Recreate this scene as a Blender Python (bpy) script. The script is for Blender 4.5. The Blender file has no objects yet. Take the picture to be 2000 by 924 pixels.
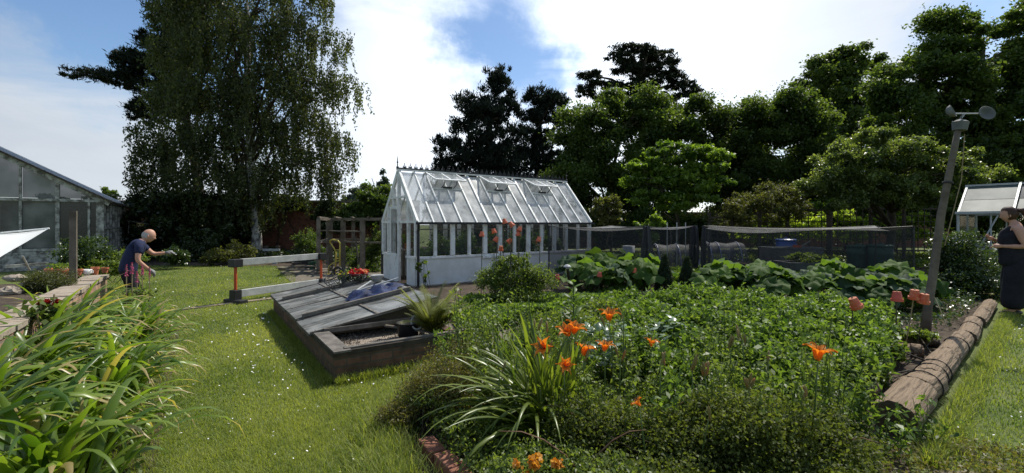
import bpy, bmesh, math, random
import numpy as np
from mathutils import Vector, Matrix
random.seed(7); rng = np.random.default_rng(11)
R = math.radians
scene = bpy.context.scene
COL = scene.collection
F = 873.0; H = 1.5; HY = 438.0          # focal length in photo pixels, eye height, horizon row
U = np.array([-.574, .819, 0.]); V = np.array([.819, .574, 0.]); UP = np.array([0., 0., 1.])
def at(px, py, Y): return np.array([(px-1000)*Y/F, Y, H-(py-HY)*Y/F])
def gp(px, py):
    Y = H*F/(py-HY); return np.array([(px-1000)*Y/F, Y, 0.])
def g(o, a, b, z=0): return np.array(o)+a*V+b*U+np.array([0, 0, z])
LOC = {}
# ---------------------------------------------------------------- objects
def empty(name, loc):
    o = bpy.data.objects.new(name, None); COL.objects.link(o); o.location = tuple(loc); o.empty_display_size = .1
    LOC[o.name] = np.array(loc, float); return o
def tag(o, label=None, cat=None, group=None, kind=None):
    if label: o['label'] = label
    if cat: o['category'] = cat
    if group: o['group'] = group
    if kind: o['kind'] = kind
    return o
def thing(name, loc, label, cat, group=None): return tag(empty(name, loc), label, cat, group)
def np_obj(name, Vt, Fc, mat, parent=None, attr=None, smooth=False, loc=None, uv=None):
    """Vt (n,3) world coordinates, Fc (m,k) faces; vertices are stored relative to the thing's base"""
    Vt = np.asarray(Vt, float); Fc = np.asarray(Fc, np.int64)
    if parent is not None: base = LOC[parent.name]
    elif loc is not None: base = np.array(loc, float)
    else: base = np.zeros(3)
    me = bpy.data.meshes.new(name); n = len(Vt); m, k = Fc.shape
    me.vertices.add(n); me.vertices.foreach_set('co', (Vt-base).astype(np.float32).ravel())
    me.loops.add(m*k); me.loops.foreach_set('vertex_index', Fc.astype(np.int32).ravel())
    me.polygons.add(m); me.polygons.foreach_set('loop_start', np.arange(0, m*k, k, dtype=np.int32))
    me.polygons.foreach_set('loop_total', np.full(m, k, np.int32))
    if smooth: me.polygons.foreach_set('use_smooth', np.ones(m, bool))
    if attr is not None:
        a = me.attributes.new('v', 'FLOAT', 'POINT'); a.data.foreach_set('value', np.asarray(attr, np.float32))
    me.update(calc_edges=True); me.validate()
    me.materials.append(mat)
    o = bpy.data.objects.new(name, me); COL.objects.link(o); LOC[o.name] = base
    if parent is not None: o.parent = parent
    else: o.location = tuple(base)
    return o
class MB:
    """collects shapes for one mesh"""
    def __init__(s): s.v = []; s.f = []
    def add(s, vs, fs):
        b = len(s.v); s.v += [tuple(map(float, p)) for p in vs]; s.f += [tuple(b+i for i in f) for f in fs]; return s
    def box(s, c, size, ax=None, ay=None, az=None):
        c = np.array(c, float); X = np.array(ax if ax is not None else (1, 0, 0), float); Y = np.array(ay if ay is not None else (0, 1, 0), float); Z = np.array(az if az is not None else (0, 0, 1), float)
        sx, sy, sz = size; vs = []
        for k in (-.5, .5):
            for (i, j) in ((-.5, -.5), (.5, -.5), (.5, .5), (-.5, .5)): vs.append(c+X*sx*i+Y*sy*j+Z*sz*k)
        return s.add(vs, [(3, 2, 1, 0), (4, 5, 6, 7), (0, 1, 5, 4), (1, 2, 6, 5), (2, 3, 7, 6), (3, 0, 4, 7)])
    def bar(s, p0, p1, w, h, up=(0, 0, 1)):
        p0 = np.array(p0, float); p1 = np.array(p1, float); d = p1-p0; L = np.linalg.norm(d); d /= L
        up = np.array(up, float)
        if abs(d@up) > .95*np.linalg.norm(up): up = U
        sd = np.cross(d, up); sd /= np.linalg.norm(sd); u2 = np.cross(sd, d)
        return s.box((p0+p1)/2, (L, w, h), d, sd, u2)
    def tube(s, pts, rad, n=8, cap=True, close=False):
        pts = [np.array(p, float) for p in pts]; N = len(pts)
        if np.isscalar(rad): rad = [rad]*N
        vs = []; ref = None
        for i, p in enumerate(pts):
            if close: d = pts[(i+1) % N]-pts[i-1]
            else: d = pts[min(i+1, N-1)]-pts[max(i-1, 0)]
            d = d/(np.linalg.norm(d)+1e-9)
            if ref is None: ref = np.array((0, 0, 1.)) if abs(d[2]) < .9 else np.array((1., 0, 0))
            a = ref-d*(ref@d); na = np.linalg.norm(a)
            if na < 1e-4: a = np.cross(d, (0.3, 1, 0.2)); na = np.linalg.norm(a)
            a = a/na; ref = a; b = np.cross(d, a)
            for k in range(n):
                t = 2*math.pi*k/n; vs.append(p+rad[i]*(a*math.cos(t)+b*math.sin(t)))
        fs = []
        for i in range(N if close else N-1):
            j = (i+1) % N
            for k in range(n): fs.append((i*n+k, i*n+(k+1) % n, j*n+(k+1) % n, j*n+k))
        if cap and not close: fs.append(tuple(range(n))[::-1]); fs.append(tuple((N-1)*n+k for k in range(n)))
        return s.add(vs, fs)
    def lathe(s, prof, c, n=16, axis=None, cap=True):
        c = np.array(c, float)
        Z = np.array(axis if axis is not None else (0, 0, 1), float); Z = Z/np.linalg.norm(Z)
        X = np.cross(Z, (0, 1, 0)) if abs(Z[1]) < .9 else np.cross(Z, (1, 0, 0)); X /= np.linalg.norm(X); Y = np.cross(Z, X)
        vs = []
        for r, z in prof:
            for k in range(n):
                t = 2*math.pi*k/n; vs.append(c+Z*z+r*(X*math.cos(t)+Y*math.sin(t)))
        fs = [(i*n+k, i*n+(k+1) % n, (i+1)*n+(k+1) % n, (i+1)*n+k) for i in range(len(prof)-1) for k in range(n)]
        if cap: fs.append(tuple(range(n))[::-1]); fs.append(tuple((len(prof)-1)*n+k for k in range(n)))
        return s.add(vs, fs)
    def ball(s, c, r, nu=12, nv=8, rot=None):
        r = np.array([r]*3 if np.isscalar(r) else r, float); c = np.array(c, float)
        vs = [c+(0, 0, r[2])]; fs = []
        for i in range(1, nv):
            a = math.pi*i/nv
            for k in range(nu):
                t = 2*math.pi*k/nu; vs.append(c+r*np.array((math.sin(a)*math.cos(t), math.sin(a)*math.sin(t), math.cos(a))))
        vs.append(c-(0, 0, r[2])); e = len(vs)-1
        for k in range(nu):
            fs.append((0, 1+k, 1+(k+1) % nu)); fs.append((e, e-nu+(k+1) % nu, e-nu+k))
        for i in range(nv-2):
            for k in range(nu): fs.append((1+i*nu+k, 1+(i+1)*nu+k, 1+(i+1)*nu+(k+1) % nu, 1+i*nu+(k+1) % nu))
        return s.add(vs, fs)
    def poly(s, pts): return s.add(pts, [tuple(range(len(pts)))])
    def build(s, name, mat, parent=None, smooth=False, loc=None, bevel=0):
        if parent is not None: base = LOC[parent.name]
        elif loc is not None: base = np.array(loc, float)
        else: base = np.zeros(3)
        me = bpy.data.meshes.new(name); me.from_pydata([tuple(np.array(p)-base) for p in s.v], [], s.f)
        if smooth: me.polygons.foreach_set('use_smooth', [True]*len(me.polygons))
        me.materials.append(mat); me.update()
        o = bpy.data.objects.new(name, me); COL.objects.link(o); LOC[o.name] = base
        if parent is not None: o.parent = parent
        else: o.location = tuple(base)
        if bevel:
            b = o.modifiers.new('bevel', 'BEVEL'); b.width = bevel; b.segments = 2; b.limit_method = 'ANGLE'
        return o
def dup(root, loc, rz=0., sc=1., label=None):
    r = root.copy(); COL.objects.link(r); r.location = tuple(loc); r.rotation_euler = (0, 0, rz); r.scale = (sc, sc, sc)
    if label: r['label'] = label
    LOC[r.name] = np.array(loc, float)
    def rec(a, b):
        for ch in list(a.children):
            c = ch.copy(); COL.objects.link(c); c.parent = b; rec(ch, c)
    rec(root, r); return r
# ---------------------------------------------------------------- materials
def newmat(name):
    m = bpy.data.materials.new(name); m.use_nodes = True; nt = m.node_tree; nt.nodes.clear()
    out = nt.nodes.new('ShaderNodeOutputMaterial'); return m, nt, out
def N(nt, t, **kw):
    n = nt.nodes.new(t)
    for k, v in kw.items():
        if k.startswith('i_'):
            k2 = k[2:]; n.inputs[int(k2) if k2.isdigit() else k2.replace('_', ' ')].default_value = v
        else: setattr(n, k, v)
    return n
def ramp(nt, fac, stops):
    r = N(nt, 'ShaderNodeValToRGB'); e = r.color_ramp.elements
    while len(e) < len(stops): e.new(.5)
    for i, (p, c) in enumerate(stops): e[i].position = p; e[i].color = (*c, 1)
    nt.links.new(fac, r.inputs[0]); return r.outputs[0]
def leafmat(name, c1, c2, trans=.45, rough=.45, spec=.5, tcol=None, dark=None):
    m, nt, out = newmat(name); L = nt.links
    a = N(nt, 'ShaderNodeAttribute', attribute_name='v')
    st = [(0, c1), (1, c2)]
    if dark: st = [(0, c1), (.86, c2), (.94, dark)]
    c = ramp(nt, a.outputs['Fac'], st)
    p = N(nt, 'ShaderNodeBsdfPrincipled', i_Roughness=rough); p.inputs['Specular IOR Level'].default_value = spec
    L.new(c, p.inputs['Base Color'])
    t = N(nt, 'ShaderNodeBsdfTranslucent')
    mx = N(nt, 'ShaderNodeMix', data_type='RGBA', blend_type='MULTIPLY'); mx.inputs[0].default_value = 1
    L.new(c, mx.inputs[6]); mx.inputs[7].default_value = (*(tcol or (1.9, 1.9, .7)), 1)
    L.new(mx.outputs[2], t.inputs[0])
    s = N(nt, 'ShaderNodeMixShader'); s.inputs[0].default_value = trans
    L.new(p.outputs[0], s.inputs[1]); L.new(t.outputs[0], s.inputs[2]); L.new(s.outputs[0], out.inputs[0])
    return m
def mat(name, c1, c2=None, scale=6., rough=.8, spec=.3, metal=0., bump=.3, bscale=None, stretch=(1, 1, 1), detail=6., c3=None, lo=.35, hi=.65, dist=.01, rotz=0):
    m, nt, out = newmat(name); L = nt.links
    p = N(nt, 'ShaderNodeBsdfPrincipled', i_Roughness=rough, i_Metallic=metal); p.inputs['Specular IOR Level'].default_value = spec
    tc = N(nt, 'ShaderNodeTexCoord'); mp = N(nt, 'ShaderNodeMapping'); mp.inputs['Scale'].default_value = stretch
    if rotz: mp.vector_type = 'TEXTURE'; mp.inputs['Rotation'].default_value = (0, 0, rotz); mp.inputs['Scale'].default_value = tuple(1/x for x in stretch)
    L.new(tc.outputs['Object'], mp.inputs[0])
    n = N(nt, 'ShaderNodeTexNoise', i_Scale=scale, i_Detail=detail, i_Roughness=.65); L.new(mp.outputs[0], n.inputs['Vector'])
    st = [(lo, c1), (hi, c2 or tuple(x*.8 for x in c1))]
    if c3: st = [(lo, c1), ((lo+hi)/2, c2), (hi, c3)]
    L.new(ramp(nt, n.outputs['Fac'], st), p.inputs['Base Color'])
    if bump:
        n2 = N(nt, 'ShaderNodeTexNoise', i_Scale=bscale or scale*4, i_Detail=5.); L.new(mp.outputs[0], n2.inputs['Vector'])
        b = N(nt, 'ShaderNodeBump', i_Strength=bump, i_Distance=dist); L.new(n2.outputs['Fac'], b.inputs['Height']); L.new(b.outputs[0], p.inputs['Normal'])
    L.new(p.outputs[0], out.inputs[0]); return m
def brickmat(name, c1, c2, mortar, scale=1., rot=0.):
    m, nt, out = newmat(name); L = nt.links
    tc = N(nt, 'ShaderNodeTexCoord'); sep = N(nt, 'ShaderNodeSeparateXYZ'); L.new(tc.outputs['Object'], sep.inputs[0])
    # run the courses along whichever horizontal axis the face follows
    ma = N(nt, 'ShaderNodeMath', operation='ADD'); L.new(sep.outputs[0], ma.inputs[0]); L.new(sep.outputs[1], ma.inputs[1])
    if rot:
        mp = N(nt, 'ShaderNodeMapping'); mp.inputs['Rotation'].default_value = (0, 0, -rot); L.new(tc.outputs['Object'], mp.inputs[0]); L.new(mp.outputs[0], sep.inputs[0])
    cb = N(nt, 'ShaderNodeCombineXYZ'); L.new(ma.outputs[0], cb.inputs[0]); L.new(sep.outputs[2], cb.inputs[1])
    br = N(nt, 'ShaderNodeTexBrick', i_Scale=scale); br.inputs['Brick Width'].default_value = .225; br.inputs['Row Height'].default_value = .075; br.inputs['Mortar Size'].default_value = .008
    br.inputs['Color1'].default_value = (*c1, 1); br.inputs['Color2'].default_value = (*c2, 1); br.inputs['Mortar'].default_value = (*mortar, 1)
    L.new(cb.outputs[0], br.inputs[0])
    n = N(nt, 'ShaderNodeTexNoise', i_Scale=9., i_Detail=7.); L.new(tc.outputs['Object'], n.inputs['Vector'])
    mx = N(nt, 'ShaderNodeMix', data_type='RGBA', blend_type='MULTIPLY'); mx.inputs[0].default_value = .8
    L.new(br.outputs[0], mx.inputs[6]); L.new(ramp(nt, n.outputs['Fac'], [(.3, (.35, .35, .33)), (.65, (1.15, 1.1, 1.05))]), mx.inputs[7])
    p = N(nt, 'ShaderNodeBsdfPrincipled', i_Roughness=.9); L.new(mx.outputs[2], p.inputs['Base Color'])
    ad = N(nt, 'ShaderNodeMath', operation='SUBTRACT'); L.new(n.outputs['Fac'], ad.inputs[0]); L.new(br.outputs['Fac'], ad.inputs[1])
    b = N(nt, 'ShaderNodeBump', i_Strength=.6, i_Distance=.008); L.new(ad.outputs[0], b.inputs['Height']); L.new(b.outputs[0], p.inputs['Normal'])
    L.new(p.outputs[0], out.inputs[0]); return m
def seemat(name, col, alpha, rough=.5, spec=.4, scale=3., amp=.15, trans=0., col2=None):
    """a real see-through sheet (net, dirty glass): part clear, part dusty surface"""
    m, nt, out = newmat(name); L = nt.links
    p = N(nt, 'ShaderNodeBsdfPrincipled', i_Roughness=rough); p.inputs['Base Color'].default_value = (*col, 1); p.inputs['Specular IOR Level'].default_value = spec
    tc = N(nt, 'ShaderNodeTexCoord')
    n = N(nt, 'ShaderNodeTexNoise', i_Scale=scale, i_Detail=6.); L.new(tc.outputs['Object'], n.inputs['Vector'])
    mr = N(nt, 'ShaderNodeMapRange'); mr.inputs[1].default_value = .3; mr.inputs[2].default_value = .7; mr.inputs[3].default_value = max(alpha-amp, 0); mr.inputs[4].default_value = min(alpha+amp, 1)
    L.new(n.outputs['Fac'], mr.inputs[0])
    if col2: L.new(ramp(nt, n.outputs['Fac'], [(.35, col), (.65, col2)]), p.inputs['Base Color'])
    sh = p.outputs[0]
    if trans:
        t = N(nt, 'ShaderNodeBsdfTranslucent'); t.inputs[0].default_value = (*col, 1)
        s0 = N(nt, 'ShaderNodeMixShader'); s0.inputs[0].default_value = trans; L.new(p.outputs[0], s0.inputs[1]); L.new(t.outputs[0], s0.inputs[2]); sh = s0.outputs[0]
    tr = N(nt, 'ShaderNodeBsdfTransparent'); s = N(nt, 'ShaderNodeMixShader')
    L.new(mr.outputs[0], s.inputs[0]); L.new(tr.outputs[0], s.inputs[1]); L.new(sh, s.inputs[2]); L.new(s.outputs[0], out.inputs[0]); return m
# ---------------------------------------------------------------- vegetation generators
def unit(a): return a/(np.linalg.norm(a, axis=-1, keepdims=True)+1e-9)
def leafcloud(C, size, asp=.6, up=.5, d=None, dn=.6, v=None, fold=.15, nrm=None):
    """one folded diamond leaf per centre -> (verts, faces, attr)"""
    n = len(C); size = np.broadcast_to(size, n)[:, None]*rng.uniform(.65, 1.3, (n, 1))
    D = rng.normal(size=(n, 3))
    if d is not None: D = D*dn+np.broadcast_to(d, (n, 3))
    D = unit(D); Nn = rng.normal(size=(n, 3))+np.array([0, 0, up*3])
    if nrm is not None: Nn = Nn+nrm
    S = unit(np.cross(D, Nn)); Nn = np.cross(S, D)
    w = size*asp*.5
    a = C-D*size*.5; b = C+D*size*.5-Nn*size*fold; m = C-D*size*.05
    Vt = np.stack([a, m+S*w+Nn*size*fold*.6, b, m-S*w+Nn*size*fold*.6], 1).reshape(-1, 3)
    Fc = np.arange(n*4).reshape(n, 4)
    at_ = rng.uniform(0, 1, n) if v is None else v
    return Vt, Fc, np.repeat(at_, 4)
def merge(parts):
    Vs, Fs, As = [], [], []; b = 0
    for (a, f, c) in parts:
        Vs.append(a); Fs.append(f+b); As.append(c); b += len(a)
    return np.concatenate(Vs), np.concatenate(Fs), np.concatenate(As)
def ribbons(B, az, el, droop, L, W, nseg=8, fold=.25, wp=None, v=None, twist=0., curl=None, pw=1.5):
    """strap leaves: B (n,3) bases, az/el start heading, droop total change of elevation"""
    n = len(B); az = np.broadcast_to(az, n).astype(float).copy(); el = np.broadcast_to(el, n).astype(float); droop = np.broadcast_to(droop, n); L = np.broadcast_to(L, n); W = np.broadcast_to(W, n)
    ts = np.linspace(0, 1, nseg+1)
    if wp is None: wp = lambda t: np.clip(np.minimum(.55+1.8*t, 1), 0, 1)*np.clip((1-t)*2.6, 0, 1)**.8
    P = B.copy(); rows = []; az0 = az.copy()
    cz = np.zeros(n) if curl is None else curl
    for i, t in enumerate(ts):
        e = el-droop*t**pw; a = az0+cz*t
        d = np.stack([np.cos(e)*np.cos(a), np.cos(e)*np.sin(a), np.sin(e)], 1)
        s = np.stack([-np.sin(a), np.cos(a), np.zeros(n)], 1); nn = np.cross(d, s)*-1
        if twist:
            th = twist*t*np.sin(az0*7.); s = s*np.cos(th)[:, None]+nn*np.sin(th)[:, None]; nn = np.cross(s, d)
        w = (W*wp(t)*.5+.0004)[:, None]
        rows.append(np.stack([P-s*w+nn*w*fold*2, P, P+s*w+nn*w*fold*2], 1))
        P = P+d*(L/nseg)[:, None]
    Vt = np.stack(rows, 1)  # n, nseg+1, 3, 3
    k = (nseg+1)*3; base = (np.arange(n)*k)[:, None, None]
    i = np.arange(nseg)[:, None]; q = []
    for c in (0, 1): q.append(np.stack([i[:, 0]*3+c, i[:, 0]*3+c+1, i[:, 0]*3+c+4, i[:, 0]*3+c+3], 1))
    q = np.concatenate(q)[None]; Fc = (q+base).reshape(-1, 4)
    at_ = rng.uniform(0, 1, n) if v is None else v
    return Vt.reshape(-1, 3), Fc, np.repeat(at_, k)
def stems(P0, P1, r, n=4, bend=0.):
    """many thin straight stems as square tubes -> verts, faces, attr"""
    k = len(P0); D = unit(P1-P0); ref = np.tile(np.array([.3, .9, .1]), (k, 1)); A = unit(np.cross(D, ref)); Bn = np.cross(D, A)
    r = np.broadcast_to(r, k)[:, None]; Vs = []
    for P, s in ((P0, 1.), (P1, .5)):
        for (i, j) in ((1, 0), (0, 1), (-1, 0), (0, -1)): Vs.append(P+(A*i+Bn*j)*r*s)
    Vt = np.stack(Vs, 1).reshape(-1, 3); b = (np.arange(k)*8)[:, None, None]
    q = np.array([[i, (i+1) % 4, 4+(i+1) % 4, 4+i] for i in range(4)])[None]
    return Vt, (q+b).reshape(-1, 4), np.repeat(rng.uniform(0, 1, k), 8)
def inpoly(P, poly):
    x, y = P[:, 0], P[:, 1]; r = np.zeros(len(P), bool); n = len(poly)
    for i in range(n):
        x0, y0 = poly[i][:2]; x1, y1 = poly[(i+1) % n][:2]
        c = ((y0 > y) != (y1 > y)) & (x < (x1-x0)*(y-y0)/((y1-y0) if y1 != y0 else 1e-9)+x0); r ^= c
    return r
def hull(P, k): return P
def curve(p0, p1, sag=0., n=6, jit=0.):
    p0 = np.array(p0, float); p1 = np.array(p1, float); out = []
    for i in range(n+1):
        t = i/n; p = p0*(1-t)+p1*t+np.array([0, 0, -sag*4*t*(1-t)])
        if 0 < i < n: p = p+rng.normal(size=3)*jit
        out.append(p)
    return out
ORD = ['first', 'second', 'third', 'fourth', 'fifth', 'sixth', 'seventh', 'eighth', 'ninth', 'tenth', 'eleventh', 'twelfth', 'thirteenth', 'fourteenth', 'fifteenth', 'sixteenth', 'seventeenth', 'eighteenth', 'nineteenth', 'twentieth']
# ================================================================ camera, sun, sky
cam = bpy.data.cameras.new('camera'); cam.sensor_width = 36; cam.lens = 36*F/2000; cam.shift_y = -(462-HY)/2000
cam.clip_start = .05; cam.clip_end = 2000
co = bpy.data.objects.new('camera', cam); COL.objects.link(co); co.location = (0, 0, H); co.rotation_euler = (R(90), 0, 0); scene.camera = co
SAZ, SEL = R(42), R(55)      # sun: right of the view direction, high
sd = Vector((math.sin(SAZ)*math.cos(SEL), math.cos(SAZ)*math.cos(SEL), math.sin(SEL)))
sl = bpy.data.lights.new('sun', 'SUN'); sl.energy = 5.0; sl.angle = R(.53); sl.color = (1, .95, .86)
so = bpy.data.objects.new('sun', sl); COL.objects.link(so); so.rotation_euler = sd.to_track_quat('Z', 'Y').to_euler(); so.location = (10, 10, 30)
wd = bpy.data.worlds.new('World'); scene.world = wd; wd.use_nodes = True; nt = wd.node_tree; nt.nodes.clear(); L = nt.links
wo = nt.nodes.new('ShaderNodeOutputWorld')
sky = N(nt, 'ShaderNodeTexSky'); sky.sky_type = 'NISHITA'; sky.sun_disc = False; sky.sun_elevation = SEL; sky.sun_rotation = SAZ; sky.ozone_density = 1.6; sky.air_density = 1.; sky.dust_density = .6
b1 = N(nt, 'ShaderNodeBackground', i_Strength=.15); 
hs = N(nt, 'ShaderNodeHueSaturation', i_Saturation=1.12); L.new(sky.outputs[0], hs.inputs['Color']); L.new(hs.outputs[0], b1.inputs[0])
tc = N(nt, 'ShaderNodeTexCoord'); sp = N(nt, 'ShaderNodeSeparateXYZ'); L.new(tc.outputs['Generated'], sp.inputs[0])
def M(op, a, b=None, c=None):
    n = N(nt, 'ShaderNodeMath', operation=op)
    for i, x in enumerate((a, b, c)):
        if x is None: continue
        if isinstance(x, (int, float)): n.inputs[i].default_value = x
        else: L.new(x, n.inputs[i])
    return n.outputs[0]
az = M('ARCTAN2', sp.outputs[0], sp.outputs[1]); el = M('ARCSINE', sp.outputs[2])
# gentle warp of the bearings so cloud banks have ragged outlines
nw = N(nt, 'ShaderNodeTexNoise', i_Scale=2.6, i_Detail=7., i_Roughness=.62); L.new(tc.outputs['Generated'], nw.inputs['Vector'])
nsep = N(nt, 'ShaderNodeSeparateColor'); L.new(nw.outputs['Color'], nsep.inputs[0])
azw = M('ADD', az, M('MULTIPLY', M('SUBTRACT', nsep.outputs[0], .5), .5)); elw = M('ADD', el, M('MULTIPLY', M('SUBTRACT', nsep.outputs[1], .5), .28))
def ae(px, py):
    u = (px-1000)/F; w = (HY-py)/F; a = math.atan(u); return a, math.atan(w*math.cos(a))
acc = None
# bearing centre (given through the photo), spreads in degrees, weight, tilt
for (px, py, sa, se, wt, tl) in [(800, 200, 7, 14, 1.1, -.35), (730, 330, 8, 7, .6, 0), (830, 300, 7, 8, .6, 0), (1280, 90, 15, 9, 1.4, .3), (1210, 30, 9, 6, .5, 0), (1060, 60, 9, 2.2, .45, .1), (1450, 40, 16, 10, 1., 0), (1420, 190, 14, 4, .6, 0), (1700, 110, 5, 3, .8, 0), (1560, 130, 5, 4, -.25, 0), (1560, 20, 8, 2, .3, 0),
        (60, 165, 18, 4, .55, -.3), (230, 190, 12, 3, .3, -.25), (60, 110, 14, 1.2, .3, -.15), (210, 30, 10, 1.5, .35, .3), (1960, 20, 5, 3, -.8, 0), (1720, 95, 5, 2.5, -.45, .1), (1530, 10, 7, 1.5, .3, 0), (110, 262, 10, 2.2, .6, 0), (150, 360, 12, 2.5, .65, 0), (40, 310, 12, 3, .2, 0), (110, 60, 14, 5, -.7, -.2), (250, 60, 9, 7, -.55, 0), (980, 120, 6, 6, -1., 0), (1080, 110, 5, 5, -.9, 0), (920, 60, 4, 3, -.5, 0), (930, 30, 6, 4, -.25, 0), (680, 30, 4, 5, .1, 0), (1900, 60, 10, 6, -.2, 0), (1130, 190, 4, 3, -.1, 0)]:
    a0, e0 = ae(px, py); da = M('SUBTRACT', azw, a0); de = M('SUBTRACT', elw, e0); de = M('SUBTRACT', de, M('MULTIPLY', da, tl))
    q = M('ADD', M('POWER', M('ABSOLUTE', M('DIVIDE', da, R(sa))), 2.), M('POWER', M('ABSOLUTE', M('DIVIDE', de, R(se))), 2.))
    t = M('MULTIPLY', M('EXPONENT', M('MULTIPLY', q, -.7)), wt); acc = t if acc is None else M('ADD', acc, t)
mp = N(nt, 'ShaderNodeMapping'); mp.inputs['Scale'].default_value = (1., 1., 3.2); mp.inputs['Rotation'].default_value = (0, R(14), 0); L.new(tc.outputs['Generated'], mp.inputs[0])
n1 = N(nt, 'ShaderNodeTexNoise', i_Scale=3.2, i_Detail=11., i_Roughness=.6, i_Distortion=.5); L.new(mp.outputs[0], n1.inputs['Vector'])
cl = M('ADD', M('ADD', acc, .05), M('MULTIPLY', M('SUBTRACT', n1.outputs['Fac'], .5), 2.1))
lo_ = N(nt, 'ShaderNodeMapRange', interpolation_type='SMOOTHSTEP'); lo_.inputs[1].default_value = -.55; lo_.inputs[2].default_value = 1.05; L.new(cl, lo_.inputs[0])
# cloud brightness rises toward mid-view, raised to add fill light to shadows
da = M('SUBTRACT', az, R(6)); br_ = M('EXPONENT', M('MULTIPLY', M('POWER', M('ABSOLUTE', M('DIVIDE', da, R(32))), 2.), -1.))
cb = M('ADD', .68, M('MULTIPLY', br_, .85))
hi = M('MULTIPLY', M('SUBTRACT', n1.outputs['Fac'], .5), .28); cb = M('ADD', cb, hi)
gl = M('ADD', M('MULTIPLY', br_, .06), 0.0)
b2 = N(nt, 'ShaderNodeBackground'); b2.inputs[0].default_value = (.88, .95, 1.04, 1); L.new(cb, b2.inputs[1])
up = N(nt, 'ShaderNodeMapRange'); up.inputs[1].default_value = R(38); up.inputs[2].default_value = R(60); up.inputs[3].default_value = .95; up.inputs[4].default_value = .55; L.new(el, up.inputs[0])  # unseen high cloud, thickened to add ambient light to the shadows
ms = N(nt, 'ShaderNodeMixShader'); L.new(M('MULTIPLY', lo_.outputs[0], up.outputs[0]), ms.inputs[0]); L.new(b1.outputs[0], ms.inputs[1]); L.new(b2.outputs[0], ms.inputs[2]); L.new(ms.outputs[0], wo.inputs[0])
scene.view_settings.view_transform = 'Standard'; scene.view_settings.look = 'None'; scene.view_settings.exposure = 0; scene.view_settings.gamma = 1
scene.cycles.max_bounces = 5; scene.cycles.diffuse_bounces = 2; scene.cycles.glossy_bounces = 2; scene.cycles.transmission_bounces = 3; scene.cycles.transparent_max_bounces = 10
scene.cycles.caustics_reflective = False; scene.cycles.caustics_refractive = False

# ================================================================ materials
m_lawn = mat('lawn', (.050, .075, .016), (.10, .13, .03), 1.3, rough=.9, bump=.5, bscale=60, c3=(.12, .14, .04), dist=.02)
m_grass = leafmat('grass_blade', (.085, .145, .020), (.33, .35, .09), .45, .5, .35)
m_soil = mat('soil', (.045, .032, .022), (.10, .075, .05), 5., rough=.95, bump=.9, bscale=30, dist=.03)
m_gravel = mat('gravel', (.16, .13, .10), (.36, .31, .25), 60., rough=.95, bump=1., bscale=90, c3=(.24, .18, .14), dist=.01)
m_path = mat('path_earth', (.11, .095, .07), (.20, .175, .13), 8., rough=.95, bump=.6, bscale=70)
m_stone = mat('stone', (.20, .16, .12), (.36, .30, .23), 5., rough=.9, bump=.7, bscale=25, c3=(.28, .25, .2))
m_pave = mat('paving', (.19, .15, .11), (.33, .27, .19), 5., rough=.9, bump=.4, bscale=30)
m_brick = brickmat('tan_brick', (.34, .2, .13), (.42, .27, .17), (.22, .19, .15), rot=0)
m_redbrick = brickmat('red_brick', (.22, .085, .055), (.30, .12, .075), (.09, .07, .055))
m_frbrick = brickmat('frame_brick', (.13, .075, .045), (.21, .11, .07), (.10, .085, .06), rot=R(35))
m_wood = mat('weathered_wood', (.085, .07, .052), (.20, .17, .13), 4., rough=.85, bump=.5, bscale=18, stretch=(1, 1, 1))
m_darkwood = mat('dark_wood', (.035, .028, .02), (.085, .068, .048), 5., rough=.85, bump=.5)
m_lidwood = mat('lid_timber', (.085, .075, .062), (.19, .17, .145), 7., rough=.8, bump=.5)
m_log = mat('log_wood', (.055, .038, .024), (.26, .19, .125), 5., rough=.95, bump=1., bscale=9, c3=(.16, .118, .078), dist=.03, stretch=(.35, 4., 4.), rotz=R(39.5), lo=.3, hi=.7)
m_logend = mat('log_end', (.07, .05, .035), (.13, .095, .06), 12., rough=.95, bump=.6)
m_white = mat('white_paint', (.56, .56, .52), (.80, .80, .77), 5., rough=.5, bump=.15, c3=(.74, .745, .7))
m_whitepanel = mat('white_panel', (.62, .63, .58), (.82, .82, .79), 2.2, rough=.5, bump=.15)
m_oldwhite = mat('old_white_paint', (.13, .12, .10), (.46, .45, .40), 6., rough=.8, bump=.4, lo=.4, hi=.6)
m_beam = mat('greyed_white_beam', (.30, .31, .28), (.52, .52, .48), 3., rough=.7, bump=.3)
m_alu = mat('aluminium', (.30, .32, .32), (.45, .46, .45), 4., rough=.5, metal=.3, bump=.1)
m_black = mat('black_plastic', (.018, .018, .018), (.035, .035, .035), 6., rough=.5, bump=.1)
m_iron = mat('black_iron', (.015, .015, .016), (.04, .04, .04), 12., rough=.5, bump=.1)
m_orange = mat('orange_paint', (.62, .10, .03), (.48, .08, .03), 6., rough=.5, bump=.1)
m_yellow = mat('yellow_paint', (.55, .44, .08), (.42, .33, .07), 6., rough=.45, bump=.1)
m_terra = mat('terracotta', (.55, .19, .09), (.42, .14, .07), 8., rough=.8, bump=.2)
m_orangepot = mat('orange_pot', (.72, .13, .035), (.50, .10, .04), 22., rough=.5, bump=.2, c3=(.62, .20, .10), spec=.5)
m_redpot = mat('red_pot', (.60, .09, .05), (.48, .07, .04), 9., rough=.45, bump=.05, spec=.5)
m_potrim = mat('worn_pot_rim', (.58, .24, .13), (.40, .13, .07), 30., rough=.7, bump=.2)
m_cane = mat('cane', (.22, .17, .09), (.36, .29, .16), 8., rough=.7, bump=.2)
m_darkcane = mat('dark_cane', (.05, .045, .03), (.10, .085, .05), 8., rough=.7, bump=.2)
m_bark = mat('bark', (.035, .028, .02), (.09, .075, .055), 5., rough=.95, bump=.9, dist=.03)
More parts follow.
